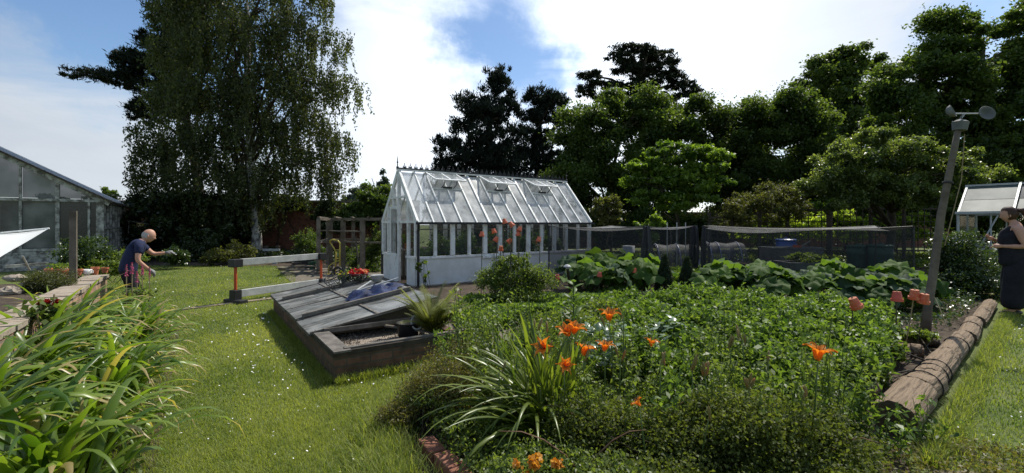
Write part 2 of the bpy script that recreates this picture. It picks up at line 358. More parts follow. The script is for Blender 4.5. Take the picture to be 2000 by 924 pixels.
m_birch = mat('birch_bark', (.10, .09, .08), (.52, .49, .43), 3., rough=.8, bump=.5, stretch=(1, 1, .6), lo=.42, hi=.52)
m_blue = mat('blue_plastic', (.02, .06, .22), (.03, .09, .32), 4., rough=.35, bump=.1, spec=.6)
m_bluetarp = mat('blue_tarpaulin', (.008, .014, .045), (.016, .035, .11), 7., rough=.7, bump=.5, bscale=14, dist=.03)
m_green_pl = mat('dark_green_plastic', (.015, .05, .03), (.025, .075, .05), 5., rough=.45, bump=.1)
m_greypl = mat('grey_plastic', (.30, .31, .31), (.42, .43, .43), 4., rough=.5, bump=.1)
m_slate = mat('grey_planter', (.10, .105, .10), (.18, .185, .175), 4., rough=.75, bump=.3)
m_whitecloth = seemat('white_fleece', (.84, .84, .80), .97, rough=.8, amp=.02, trans=.15)
m_skin = mat('skin', (.50, .27, .18), (.56, .31, .21), 9., rough=.5, bump=.05)
m_navy = mat('navy_cloth', (.012, .018, .05), (.022, .03, .075), 9., rough=.85, bump=.4, bscale=16, dist=.02)
m_darkcloth = mat('black_cloth', (.010, .010, .013), (.02, .02, .025), 8., rough=.9, bump=.4, bscale=14, dist=.02)
m_hairb = mat('brown_hair', (.035, .015, .01), (.075, .035, .02), 18., rough=.5, bump=.5, stretch=(3, 3, .6))
m_hairg = mat('grey_hair', (.36, .34, .31), (.5, .48, .45), 40., rough=.7, bump=.4)
m_glove = mat('grey_glove', (.22, .22, .21), (.30, .30, .28), 12., rough=.8, bump=.3)
m_net = seemat('black_net', (.045, .045, .05), .30, rough=.7, spec=.2, amp=.08, scale=2.)
m_nettop = seemat('grey_net', (.26, .26, .26), .5, rough=.6, amp=.12, scale=5.)
m_hoopnet = seemat('fine_mesh', (.10, .105, .115), .50, rough=.6, amp=.1, scale=3.)
m_roofglass = seemat('dusty_roof_glass', (.48, .52, .53), .58, rough=.16, spec=.6, amp=.24, scale=3.4, trans=.35, col2=(.68, .70, .69))
m_glass = seemat('window_glass', (.10, .115, .11), .20, rough=.06, spec=.7, amp=.05, scale=3.)
m_oldglass = seemat('grimy_glass', (.07, .072, .064), .92, rough=.4, spec=.4, amp=.08, scale=1.3, col2=(.19, .19, .17))
m_darkglass = seemat('dark_glass', (.035, .04, .038), .85, rough=.15, spec=.5, amp=.1, scale=.9)
m_polyglass = seemat('twinwall_sheet', (.075, .105, .098), .85, rough=.5, spec=.2, amp=.1, trans=.05)
m_lid = None

# ================================================================ ground
gm = MB(); S = 400
gm.poly([(-S, -60, 0), (S, -60, 0), (S, 2*S, 0), (-S, 2*S, 0)]); tag(gm.build('ground', m_lawn), kind='structure')
def sheet(name, pts, z, m, n=0):
    b = MB(); b.poly([(p[0], p[1], z) for p in pts]); return tag(b.build(name, m), kind='structure')
EDGE0 = np.array([-2.16, 2.7, 0])          # corner of border and lawn; runs along U
CF = np.array([-1.67, 4.2, 0])             # near corner of the cold frame
GH = np.array([-2.28, 10.7, 0])            # near corner of the white greenhouse
LOG0 = np.array([2.72, 3.18, 0]); LOG1 = np.array([8.75, 8.15, 0]); LD = unit(LOG1-LOG0)
border_poly = [g(EDGE0, 0, -1.8), g(EDGE0, 0, 5.0), g(EDGE0, -3.5, 5.0), g(EDGE0, -3.5, -1.8)]
bed_poly = [(-.30, 1.5), (-.62, 2.62), (-.9, 3.4), (-.62, 4.5), (-.2, 5.3), g(CF, 1.9, 2.0), g(CF, 1.9, 5.5), g(GH, -.3, -.6), g(GH, -.3, 3.2), g(GH, 6.5, 3.2), (14, 17.5), (18, 16.5), (13., 11.5), LOG1+(.1, .1, 0), LOG0+(.05, .05, 0), (2.3, 2.55), (1.2, 1.9)]
sheet('vegetable_bed_soil', bed_poly, .004, m_soil)
sheet('border_soil', border_poly, .004, m_soil)
sheet('back_border_soil', [(-24, 17.2), (-5.4, 15.6), (-3.4, 13.2), (0, 16.5), (-2, 30), (-26, 30)], .006, m_soil)
gravel_poly = [(-.50, 4.98), (-.25, 5.1), (.0, 5.9), (.1, 6.5), (-.2, 7.1), g(CF, 2.1, 1.6), g(CF, 1.9, 3.4), g(CF, 1.55, 3.4), g(CF, 1.55, .3)]
sheet('gravel_path', gravel_poly, .010, m_path)
sheet('earth_path', [g(CF, .8, 4.35), (-6.2, 12.3), (-8.3, 15.8), (-4.4, 15.6), (-3.6, 12.9), g(GH, -.35, -.5), g(CF, 2.2, 4.35)], .010, m_path)
sheet('garden_path', [(1.9, 1.4), (2.55, 2.72), (2.75, 2.7), (3.6, 2.3), (4.2, 1.6)], .008, m_pave)
# paving strip in the lawn
b = MB()
for i in range(9):
    p = np.array([-6.5, 6.95, 0])+np.array([.64, .77, 0])*i*.42+np.array([.64, .77, 0])*.2; b.box(p+(0, 0, .012), (.40, .14, .02), (.64, .77, 0), (-.77, .64, 0))
tag(b.build('paving_strip', m_pave), kind='structure')

# ---------------------------------------------------------------- grass
lawnA = [(-.35, 1.4), (-1.5, 1.4), g(EDGE0, -.32, 0), g(EDGE0, -.30, 4.9), (-7.6, 7.6), (-15, 16.), (-9, 16.4), (-7.4, 15.2), (-5.9, 12.2), (-4.35, 8.8), (-4.22, 7.58), (-1.67, 4.14), (-.55, 4.95), (-.45, 4.5), (-.9, 3.4), (-.62, 2.62)]
lawnB = [LOG0+(.12, -.2, 0), LOG1+(.2, -.1, 0), (10, 10), (16, 10.5), (16, 1.2), (4.2, 1.6), (3.5, 2.3), (2.75, 2.75)]
def grass(poly, n, name, hmin=.025, hmax=.055, ymax=16.5):
    poly = np.array([p[:2] for p in poly]); lo = poly.min(0); hi = poly.max(0)
    P = rng.uniform(lo, hi, (n, 2)); P = P[inpoly(P, poly)]
    d = np.linalg.norm(P, axis=1); keep = rng.uniform(size=len(P)) < np.clip((3.2/d)**2.0, 0, 1); P = P[keep]; d = d[keep]
    k = len(P); B = np.concatenate([P, np.zeros((k, 1))], 1)
    L_ = rng.uniform(hmin, hmax, k)*(1+.25*np.sin(P[:, 0]*3.1)*np.sin(P[:, 1]*2.3)); W_ = .0028*np.clip(d/3.2, 1, 4)**1.05
    pv = .46+.26*np.sin(P[:, 0]*1.7+1)*np.sin(P[:, 1]*1.3)+.14*np.sin(P[:, 0]*5+P[:, 1]*4)*np.sin(P[:, 1]*3.1)+.10*np.sin(P[:, 0]*13)*np.sin(P[:, 1]*11+P[:, 0]*4)+.45*np.exp(-((P[:, 0]+3.0)**2/.5+(P[:, 1]-6.0)**2/1.2))
    vv = np.clip(pv+rng.normal(0, .22, k), 0, 1)
    a, f, c = ribbons(B, rng.uniform(0, 6.28, k), rng.uniform(.75, 1.5, k), rng.uniform(.2, 1.6, k), L_, W_, 2, .1, lambda t: 1-t*.9, v=vv)
    # drop the middle column: keep ribbons light (two quads wide is wasteful for a blade)
    a = a.reshape(k, 3, 3, 3)[:, :, (0, 2), :].reshape(-1, 3); b_ = (np.arange(k)*6)[:, None, None]
    f = (np.array([[0, 1, 3, 2], [2, 3, 5, 4]])[None]+b_).reshape(-1, 4)
    o = np_obj(name, a, f, m_grass, attr=np.repeat(vv, 6)); return tag(o, 'short mown lawn grass with clover', 'grass', kind='stuff')
o = grass(lawnA, 4200000, 'lawn_grass', .018, .040); o['label'] = 'short mown grass of the lawn left of the cold frame'
o = grass(lawnB, 1200000, 'lawn_grass', .022, .048); o['label'] = 'short mown grass of the lawn right of the logs'
# daisies and clover heads
m_daisy = mat('daisy_white', (.75, .74, .70), (.8, .8, .78), 50, rough=.7, bump=0)
def daisies(poly, n, label, dens):
    poly = np.array([p[:2] for p in poly]); lo = poly.min(0); hi = poly.max(0); P = rng.uniform(lo, hi, (n, 2)); P = P[inpoly(P, poly)]
    w = np.array([dens(x, y) for x, y in P]); P = P[rng.uniform(size=len(P)) < w]; k = len(P)
    th = np.arange(6)*math.pi/3; r = rng.uniform(.0035, .0072, k)*np.clip(P[:, 1]/3.6, 1, 2); z = rng.uniform(.036, .055, k)
    Vt = np.stack([P[:, None, 0]+r[:, None]*np.cos(th), P[:, None, 1]+r[:, None]*np.sin(th), z[:, None]+r[:, None]*.5*np.sin(th+rng.uniform(0, 6, (k, 1)))], 2).reshape(-1, 3)
    o = np_obj('lawn_daisies', Vt, np.arange(k*6).reshape(k, 6), m_daisy); tag(o, label, 'daisies', kind='stuff')
def dA(x, y):
    e = .12+.6*math.exp(-((y-3.3)/1.0)**2)+.8*math.exp(-((x+1.9+(y-4.2)*.7+.35)/.35)**2)*(4 < y < 7.5)
    e *= .45+.55*(math.sin(x*4.1)*math.sin(y*3.7+x) > .0)
    return min(1, e) if y < 8 else .04
daisies(lawnA, 15000, 'tiny white daisies and clover heads scattered over the lawn beside the cold frame', dA)
daisies(lawnB, 5000, 'tiny white daisies scattered over the lawn right of the logs', lambda x, y: .12+.7*math.exp(-((x-3.6)/.5)**2))
# ================================================================ trees
def lobes_to_world(lobes, Y, dj=.18):
    out = []
    for (px, py, rx, ry) in lobes:
        c = at(px, py, Y); s = Y/F; out.append((c, rx*s, ry*s))
    return out
def clump_centres(lobes, Y, per, rc, depth=1.0):
    """clump centres spread through the lobes' volume, most near the surface"""
    C = []
    for (c, rx, rz) in lobes_to_world(lobes, Y):
        ry = min(rx, rz*1.6)*depth
        n = max(5, int(per*3.4*(rx*rz)/(rc*rc)))
        d = unit(rng.normal(size=(n, 3))); r = rng.uniform(.12, 1.12, n)**.6
        p = c+d*r[:, None]*np.array([rx, ry, rz]); C.append(p)
    return np.concatenate(C)
def tree(name, label, cat, base, Y, lobes, nleaf, size, lm, rc=.7, per=1.4, asp=.6, up=.5, trunk=.25, bark=None, group=None, flat=.75, fork=.35, nbr=26, leafdir=None, shell=.55, depth=1., minz=-9, tiptuft=0):
    base = np.array(base, float); T = thing(name, base, label, cat, group)
    C = clump_centres(lobes, Y, per, rc, depth); C = C[C[:, 2] > max(.5, minz)]
    k = len(C); per_c = rng.uniform(.35, 1.6, k); per_c /= per_c.sum(); idx = rng.choice(k, nleaf, p=per_c)
    d = unit(rng.normal(size=(nleaf, 3))); rr = rng.uniform(0, 1, nleaf)**shell
    rcl = rc*rng.uniform(.35, 1.15, k)*.8
    rr = rr*np.where(rng.uniform(size=nleaf) < .42, rng.uniform(1, 1.85, nleaf), 1)
    off = d*rr[:, None]*rcl[idx][:, None]*np.array([1, 1, flat])
    P = C[idx]+off
    tone = rng.normal(0, .2, k)
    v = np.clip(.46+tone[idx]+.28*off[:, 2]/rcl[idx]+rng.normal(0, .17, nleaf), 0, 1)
    P = P[:]; ok = P[:, 2] > .15
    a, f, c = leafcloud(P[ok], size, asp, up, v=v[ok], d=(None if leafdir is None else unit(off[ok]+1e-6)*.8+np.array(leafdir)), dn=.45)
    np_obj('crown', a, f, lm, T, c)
    # trunk and limbs reach into the crown
    top = C[:, 2].max(); zc = C[:, 2].mean(); cx = C[:, :2].mean(0)
    b = MB(); fk = np.array([base[0]*(1-fork)+cx[0]*fork, base[1]*(1-fork)+cx[1]*fork, base[2]+(zc-base[2])*.6])
    tp = np.array([cx[0], cx[1], zc+(top-zc)*.7])
    pts = curve(base-(0, 0, .1), fk, 0, 4, .06)+curve(fk, tp, 0, 5, .12)[1:]
    nP = len(pts); b.tube(pts, [trunk*(1.25 if i == 0 else 1)*(1-.85*i/(nP-1)) for i in range(nP)], 10)
    for q in C[rng.choice(k, min(nbr, k), replace=False)]:
        s = min(pts[1:-1], key=lambda p: abs(p[2]-(q[2]-.35*np.linalg.norm(q[:2]-p[:2]))))
        mid = (s+q)/2+np.array([0, 0, .12*np.linalg.norm(q-s)])+rng.normal(size=3)*.1
        b.tube([s, (s+mid)/2+rng.normal(size=3)*.05, mid, (mid+q)/2, q], [trunk*.34, trunk*.27, trunk*.2, trunk*.12, trunk*.05], 6)
    b.build('trunk', bark or m_bark, T, smooth=True)
    return T
lm_dark = leafmat('dark_broadleaf', (.030, .052, .018), (.100, .145, .036), .46, .5, .35)
lm_mid = leafmat('mid_broadleaf', (.036, .066, .018), (.108, .155, .036), .46, .5, .35)
lm_bright = leafmat('bright_broadleaf', (.05, .10, .018), (.19, .28, .045), .5, .45, .4)
lm_apple = leafmat('apple_leaf', (.045, .075, .02), (.19, .24, .075), .45, .38, .5)
lm_pine = leafmat('pine_needles', (.008, .015, .010), (.022, .034, .020), .10, .7, .2)
lm_cedar = leafmat('cedar_needles', (.011, .018, .011), (.034, .044, .022), .12, .7, .2)
lm_birch = leafmat('birch_leaf', (.022, .036, .012), (.13, .15, .05), .42, .5, .35)
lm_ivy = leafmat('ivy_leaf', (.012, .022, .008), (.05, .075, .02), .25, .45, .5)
lm_olive = leafmat('olive_bush_leaf', (.05, .06, .018), (.14, .15, .045), .45, .5, .4)

lm_painted_sun = leafmat('hedge_leaf_painted_sun', (.16, .24, .035), (.42, .52, .10), .5, .5, .3)  # leaf colour brightened to stand in for sunlight the trees block
# --- weeping birch on the left
BY = 20.5
T = thing('weeping_birch', gp(500, 502), 'big weeping birch with hanging curtains of small leaves and a pale trunk', 'tree')
bb = LOC[T.name]
bl = [(440, -60, 140, 90), (330, 20, 44, 34), (400, 20, 80, 60), (350, 100, 60, 40), (470, 90, 110, 70), (590, -10, 60, 50), (560, 70, 70, 50), (648, 78, 44, 26), (672, 168, 46, 24), (610, 150, 60, 40), (540, 180, 90, 60), (420, 190, 100, 60), (350, 180, 60, 30), (330, 255, 70, 24), (300, 300, 44, 34), (390, 280, 90, 46), (490, 270, 100, 60), (600, 250, 60, 46), (664, 278, 38, 26), (600, 320, 60, 40), (420, 350, 100, 46), (310, 345, 52, 24), (520, 350, 80, 40), (650, 345, 30, 30), (470, 400, 60, 30), (380, 400, 60, 26)]
C = []
for (c, rx, rz) in lobes_to_world(bl, BY):
    n = int(120*rx*rz); d = unit(rng.normal(size=(n, 3))); d[:, 2] = np.abs(d[:, 2])*np.where(rng.uniform(size=n) < .75, 1, -1)
    C.append(c+d*(rng.uniform(.3, 1, n)**.45)[:, None]*np.array([rx, min(rx, 2.8), rz]))
C = np.concatenate(C); gp_ = np.sin(C[:, 0]*2.3+C[:, 2]*.9)*np.sin(C[:, 2]*1.9+C[:, 1]*1.5+C[:, 0]*.7)+.4*np.sin(C[:, 0]*5.1)*np.sin(C[:, 2]*4.3); C = C[rng.uniform(size=len(C)) < np.clip(.85+.8*gp_, .22, 1)]; k = len(C)
hang = rng.uniform(.4, 1.5, k)*np.where(rng.uniform(size=k) < .12, 1.6, 1); hang = np.minimum(hang, C[:, 2]-.9); C = C[hang > .3]; hang = hang[hang > .3]; k = len(C)
nl = (hang*34).astype(int)+7; idx = np.repeat(np.arange(k), nl); t = rng.uniform(0, 1, len(idx))
sway = rng.normal(0, .12, (k, 2)); P = C[idx].copy()
P[:, 2] -= t*hang[idx]; P[:, :2] += sway[idx]*t[:, None]**2+rng.normal(0, .075, (len(idx), 2))*(1.15-.6*t[:, None])
tone = rng.normal(0, .16, k); v = np.clip(.40+tone[idx]+.07*(P[:, 0]+10)/5*.8+rng.normal(0, .14, len(idx)), 0, 1)
a, f, c = leafcloud(P, .105, .62, .1, d=np.array([0, 0, -1.]), dn=.55, v=v)
np_obj('crown', a, f, lm_birch, T, c)
sel = rng.choice(k, 900, replace=False)
a, f, c = stems(C[sel]+(0, 0, .1), C[sel]-np.stack([0*hang[sel], 0*hang[sel], hang[sel]*.8], 1)+np.concatenate([sway[sel]*.6, np.zeros((900, 1))], 1), .006)
np_obj('hanging_twigs', a, f, m_bark, T)
b = MB(); tr = [bb-(0, 0, .1), bb+(.02, 0, 1.), bb+(-.05, 0, 2.2), bb+(-.25, 0, 4.5), bb+(-.4, 0, 7.5), bb+(-.3, 0, 10.5), bb+(-.5, 0, 12.5)]
b.tube(tr, [.32, .215, .20, .17, .12, .07, .03], 14); b.build('trunk', m_birch, T, smooth=True); b = MB()
for (c, rx, rz) in lobes_to_world(bl, BY)*2:
    s = tr[rng.integers(2, 6)]+rng.normal(size=3)*.1; q = (c+rng.normal(size=3)*.3)*.8+.2*s; q[2] = max(q[2], 2.5); m = (s+q)/2+(0, 0, .9)
    b.tube([s, (s+m)/2+(0, 0, .25), m, (m+q)/2+(0, 0, .2), q], [.06, .05, .04, .025, .012], 7)
b.build('limbs', m_bark, T, smooth=True)

# --- conifers and the tree belt behind
def pads(lobes, Y, per=3., rc=.55, flat=.45): return lobes
tree('black_pine', 'black spreading pine whose bough juts out left behind the weeping birch', 'pine tree', gp(330, 492)+(0, 3, 0), 25, [(150, 142, 34, 9), (215, 150, 42, 16), (255, 120, 40, 22), (290, 150, 60, 30), (240, 100, 20, 8), (300, 85, 30, 14), (340, 110, 60, 60), (262, 200, 22, 7), (300, 215, 50, 25), (350, 190, 60, 40), (350, 40, 50, 50)], 46000, .26, lm_pine, rc=.42, per=2.6, asp=.22, up=.2, trunk=.35, flat=.55, leafdir=(0, 0, .7))
tree('dark_conifer', 'tall black spiky conifer just right of the white greenhouse ridge', 'conifer', gp(950, 490)+(0, 2.5, 0), 27, [(965, 165, 26, 32), (985, 150, 16, 22), (920, 205, 36, 24), (955, 215, 50, 30), (900, 245, 26, 18), (960, 265, 78, 34), (875, 285, 30, 20), (930, 310, 70, 36), (870, 325, 24, 20), (985, 320, 56, 40), (950, 360, 80, 40), (995, 200, 18, 26), (900, 400, 70, 50), (1000, 420, 70, 50), (880, 360, 40, 30), (930, 450, 90, 30), (1030, 450, 60, 30)], 78000, .30, lm_pine, rc=.42, per=2.4, asp=.2, up=.1, trunk=.35, flat=.9, leafdir=(0, 0, 1.1))
tree('dark_conifer', 'second black conifer, lower and airier, between the tall spiky one and the broad green trees', 'conifer', gp(1070, 490)+(0, 3.5, 0), 29, [(1060, 190, 34, 18), (1035, 180, 12, 12), (1085, 200, 30, 16), (1050, 225, 44, 18), (1095, 235, 24, 20), (1060, 265, 50, 18), (1040, 300, 50, 22), (1075, 330, 50, 30), (1050, 380, 60, 50)], 34000, .30, lm_pine, rc=.42, per=2.2, asp=.2, up=.1, trunk=.3, flat=.8, leafdir=(0, 0, 1.))
tree('cedar_tree', 'dark flat-topped cedar rising behind the broad green trees against bright sky', 'cedar', gp(1250, 472)+(0, 0, 0), 36, [(1240, 95, 38, 12), (1275, 110, 40, 14), (1215, 115, 30, 13), (1310, 120, 26, 10), (1235, 135, 52, 12), (1150, 147, 32, 9), (1175, 165, 42, 10), (1300, 145, 48, 12), (1330, 165, 40, 10), (1260, 165, 60, 13), (1345, 180, 26, 9), (1140, 182, 24, 8), (1250, 195, 90, 18), (1260, 230, 90, 30), (1180, 190, 30, 9)], 46000, .34, lm_cedar, rc=.46, per=3.0, asp=.24, up=.5, trunk=.5, flat=.4, nbr=46)
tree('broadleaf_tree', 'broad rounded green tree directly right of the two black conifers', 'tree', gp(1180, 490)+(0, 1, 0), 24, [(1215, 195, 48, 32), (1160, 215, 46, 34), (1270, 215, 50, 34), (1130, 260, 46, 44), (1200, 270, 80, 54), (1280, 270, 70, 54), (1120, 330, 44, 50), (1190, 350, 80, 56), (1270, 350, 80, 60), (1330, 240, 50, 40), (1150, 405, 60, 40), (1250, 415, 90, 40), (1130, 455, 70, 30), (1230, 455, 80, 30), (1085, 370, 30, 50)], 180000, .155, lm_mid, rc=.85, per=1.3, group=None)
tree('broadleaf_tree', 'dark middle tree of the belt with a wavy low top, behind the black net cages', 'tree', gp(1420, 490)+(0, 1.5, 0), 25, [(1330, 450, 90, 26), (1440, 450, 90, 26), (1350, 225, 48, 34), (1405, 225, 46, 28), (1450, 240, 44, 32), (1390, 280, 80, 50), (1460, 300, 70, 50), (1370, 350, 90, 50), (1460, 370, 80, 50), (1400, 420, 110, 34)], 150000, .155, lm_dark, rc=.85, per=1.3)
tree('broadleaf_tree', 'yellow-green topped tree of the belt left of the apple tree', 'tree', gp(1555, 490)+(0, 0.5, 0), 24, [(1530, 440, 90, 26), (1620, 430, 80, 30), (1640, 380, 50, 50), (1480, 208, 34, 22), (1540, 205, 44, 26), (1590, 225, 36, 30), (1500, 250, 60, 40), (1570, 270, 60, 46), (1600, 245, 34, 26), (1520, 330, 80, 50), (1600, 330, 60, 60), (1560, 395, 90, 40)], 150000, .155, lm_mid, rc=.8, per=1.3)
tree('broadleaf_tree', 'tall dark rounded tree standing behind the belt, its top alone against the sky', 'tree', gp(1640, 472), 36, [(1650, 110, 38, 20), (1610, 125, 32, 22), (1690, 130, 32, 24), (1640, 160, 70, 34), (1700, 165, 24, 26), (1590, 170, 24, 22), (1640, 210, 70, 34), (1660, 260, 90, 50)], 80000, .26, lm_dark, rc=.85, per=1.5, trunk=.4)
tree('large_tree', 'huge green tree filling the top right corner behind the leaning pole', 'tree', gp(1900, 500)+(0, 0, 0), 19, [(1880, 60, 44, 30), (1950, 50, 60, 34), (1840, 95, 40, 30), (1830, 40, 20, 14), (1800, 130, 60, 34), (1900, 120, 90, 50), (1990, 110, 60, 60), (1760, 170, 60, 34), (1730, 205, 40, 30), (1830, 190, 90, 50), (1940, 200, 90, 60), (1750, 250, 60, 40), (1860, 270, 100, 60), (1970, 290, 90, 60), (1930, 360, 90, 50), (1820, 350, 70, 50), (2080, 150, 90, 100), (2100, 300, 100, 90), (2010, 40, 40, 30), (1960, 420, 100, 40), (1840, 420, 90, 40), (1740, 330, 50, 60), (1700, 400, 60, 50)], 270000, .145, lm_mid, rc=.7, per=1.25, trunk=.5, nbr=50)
tree('apple_tree', 'bushy apple tree with glinting pale leaves behind the net cage and leaning pole', 'apple tree', gp(1742, 520), 14.5, [(1700, 275, 50, 26), (1740, 290, 60, 30), (1650, 305, 50, 30), (1800, 300, 40, 28), (1690, 330, 70, 36), (1640, 350, 54, 34), (1600, 375, 30, 24), (1770, 340, 60, 36), (1840, 330, 46, 34), (1890, 320, 34, 26), (1860, 370, 46, 30), (1720, 370, 80, 30), (1660, 392, 60, 20), (1810, 385, 50, 22), (1580, 362, 18, 12), (1920, 345, 30, 30)], 88000, .085, lm_apple, rc=.34, per=1.5, trunk=.16, fork=.1, nbr=60)
tree('young_tree', 'young tree with bright lime-green tiered leaves in front of the dark belt', 'tree', gp(1320, 508), 18, [(1300, 292, 34, 14), (1350, 300, 40, 15), (1260, 322, 36, 15), (1310, 325, 50, 16), (1380, 330, 40, 15), (1400, 305, 18, 10), (1290, 350, 54, 18), (1350, 360, 60, 18), (1400, 355, 30, 15), (1240, 350, 24, 14), (1330, 390, 60, 20), (1270, 385, 40, 16)], 30000, .15, lm_bright, rc=.36, per=2., trunk=.1, flat=.45, nbr=40)
tree('slender_tree', 'slim pale yellow-green sapling close behind the right end of the greenhouse', 'tree', gp(1190, 515), 16.5, [(1185, 395, 20, 16), (1200, 410, 16, 12), (1175, 415, 16, 14), (1190, 432, 22, 10)], 3000, .12, lm_olive, rc=.24, per=2., trunk=.05, nbr=14)
tree('slender_tree', 'small lime-green shrub top showing just above the joint of the net cages', 'tree', gp(1275, 518), 15.8, [(1275, 425, 16, 8), (1262, 440, 22, 9), (1285, 438, 14, 9), (1272, 465, 20, 15)], 2000, .11, lm_bright, rc=.2, per=2., trunk=.04, nbr=12)
tree('bush', 'feathery pale olive bush left of the trellis', 'bush', gp(1500, 500), 17, [(1440, 400, 40, 20), (1500, 385, 46, 26), (1545, 372, 30, 20), (1560, 400, 30, 20), (1500, 420, 70, 24), (1420, 430, 50, 24)], 22000, .10, lm_olive, rc=.3, per=2., trunk=.06, asp=.3)
tree('bush', 'hedge patch with painted-in sunlight seen through the left part of the trellis', 'bush', gp(1520, 505), 17.9, [(1470, 432, 34, 12), (1515, 428, 30, 14), (1560, 434, 30, 12), (1600, 428, 22, 14), (1480, 455, 50, 16), (1570, 455, 50, 16)], 9000, .11, lm_painted_sun, rc=.2, per=1.6, trunk=.04, nbr=8)
tree('bush', 'hedge patch with painted-in sunlight through the right part of the trellis, behind the apple trunk', 'bush', gp(1760, 505), 17.9, [(1650, 425, 26, 14), (1700, 430, 24, 12), (1780, 425, 30, 14), (1815, 432, 22, 12), (1660, 455, 50, 14), (1780, 455, 50, 14)], 9000, .11, lm_painted_sun, rc=.2, per=1.6, trunk=.04, nbr=8)
tree('bush', 'dark shrub mass in the right background behind the aluminium greenhouse', 'bush', gp(1960, 505), 18, [(1900, 330, 60, 50), (1970, 330, 70, 60), (2060, 340, 80, 80), (1900, 400, 60, 40), (1840, 410, 50, 34)], 36000, .13, lm_dark, rc=.5, per=1.5, trunk=.1)
tree('bush', 'laurel hedge clump with painted-in light low behind the trellis, right of the olive bush', 'bush', gp(1640, 494), 21.5, [(1590, 410, 70, 24), (1680, 415, 80, 26), (1780, 415, 80, 26), (1870, 420, 60, 26)], 36000, .14, lm_bright, rc=.5, per=1.5, trunk=.06)  # bright leaf colour stands in for sun this shaded hedge lacks
tree('bush', 'sunlit green bush behind the timber cage, left of the greenhouse gable', 'bush', gp(735, 495), 21, [(735, 385, 38, 20), (705, 400, 26, 16), (760, 400, 26, 20), (730, 420, 50, 20), (690, 425, 30, 18)], 24000, .13, lm_mid, rc=.35, per=1.7, trunk=.08)
tree('distant_conifer', 'small far-off grey-green conifer peak left of the greenhouse gable', 'conifer', gp(752, 452), 75, [(750, 345, 7, 10), (750, 362, 13, 12), (752, 385, 19, 16), (700, 375, 14, 9), (690, 392, 20, 12), (720, 390, 14, 10)], 5000, .5, leafmat('far_conifer', (.05, .07, .055), (.09, .12, .08), .2), rc=.7, per=1.6, trunk=.3, nbr=10)
tree('distant_tree', 'tiny far-off tree crown showing just above the wall beside the old glasshouse', 'tree', gp(209, 455), 60, [(209, 377, 11, 10)], 1500, .45, lm_mid, rc=.5, per=2, trunk=.2, nbr=8)

# --- dark understorey in front of the old wall, left
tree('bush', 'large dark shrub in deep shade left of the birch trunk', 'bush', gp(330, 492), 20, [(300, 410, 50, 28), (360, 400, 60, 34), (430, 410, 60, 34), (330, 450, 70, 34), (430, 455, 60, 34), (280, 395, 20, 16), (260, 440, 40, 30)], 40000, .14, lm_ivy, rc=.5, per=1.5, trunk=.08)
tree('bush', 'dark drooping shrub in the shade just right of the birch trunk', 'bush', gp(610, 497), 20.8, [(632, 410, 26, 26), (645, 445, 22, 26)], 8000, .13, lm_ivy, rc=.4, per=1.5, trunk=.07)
# ================================================================ old brick wall at the back
t = thing('brick_wall', (-15, 22.6, 0), 'long dark red brick garden wall in the shade behind the birch', 'wall')
b = MB(); b.box((-15.2, 22.6, 1.3), (21, .34, 2.6)); b.build('wall', m_redbrick, t)
b = MB(); b.box((-15.2, 22.6, 2.65), (21.06, .46, .10)); b.build('coping', m_stone, t)
t = thing('brick_wall', (8, 27, 0), 'lower brick wall running behind the greenhouse and tree belt', 'wall')
b = MB(); b.box((12, 29.6, 1.1), (34, .34, 2.2)); b.build('wall', m_redbrick, t)
b = MB(); b.box((12, 29.6, 2.25), (34.06, .46, .10)); b.build('coping', m_stone, t)
t = thing('ivy', (-17.5, 22.2, 0), 'dark ivy mat climbing the top of the old brick wall at its left end', 'ivy')
n = 42000; P = np.stack([rng.uniform(-23.5, -9.5, n), 22.2+rng.normal(0, .14, n), rng.uniform(.3, 3.0, n)], 1); P = P[((P[:, 0] < -12.6) | (P[:, 2] > 2.2)) & (P[:, 2] < 2.75+.3*np.sin(P[:, 0]*2.1)+.2*np.sin(P[:, 0]*5.3)) & (np.sin(P[:, 0]*1.1)+np.sin(P[:, 2]*2.3+P[:, 0]) > -1.1)]
a, f, c = leafcloud(P, .13, .8, .1, nrm=np.array([0, -2., 0])); np_obj('leaves', a, f, lm_ivy, t, c)
b = MB()
for x in np.linspace(-22.5, -10.5, 9): b.tube(curve((x, 22.38, 0), (x+rng.normal()*.5, 22.38, 2.5), 0, 6, .05), .03, 6)
b.build('stem', m_bark, t)

# ================================================================ white greenhouse
T = thing('greenhouse', GH, 'long white timber greenhouse with steep dusty glass roof and three open roof vents', 'greenhouse')
WG, LG, ZE, ZR, ZS = 2.30, 5.72, 1.56, 2.90, .72
def gh(a, b_, z): return g(GH, a, b_, z)           # a along the ridge, b across the gable
NB = 12                                            # bays along the side
bay = LG/NB
b = MB()
for (bb_, nm) in ((0., 'front'), (WG, 'back')): b.box(gh(LG/2, bb_, .33), (LG, .07, .66), V, U)
b.box(gh(LG, WG/2, .33), (.07, WG-.08, .66), V, U)
b.box(gh(0, .29, .33), (.06, .50, .66), V, U); b.box(gh(0, WG-.42, .33), (.06, .78, .66), V, U)
b.build('base_panel', m_whitepanel, T)
b = MB()
for bb_ in (-.012, WG+.012): b.box(gh(LG/2, bb_, ZS-.03), (LG+.04, .12, .05), V, U)
b.box(gh(-.012, .29, ZS-.03), (.10, .56, .05), V, U); b.box(gh(-.012, WG-.42, ZS-.03), (.10, .84, .05), V, U)
b.box(gh(2.05, -.09, ZS-.075), (.5, .05, .05), V, U)
b.build('sill', m_white, T)
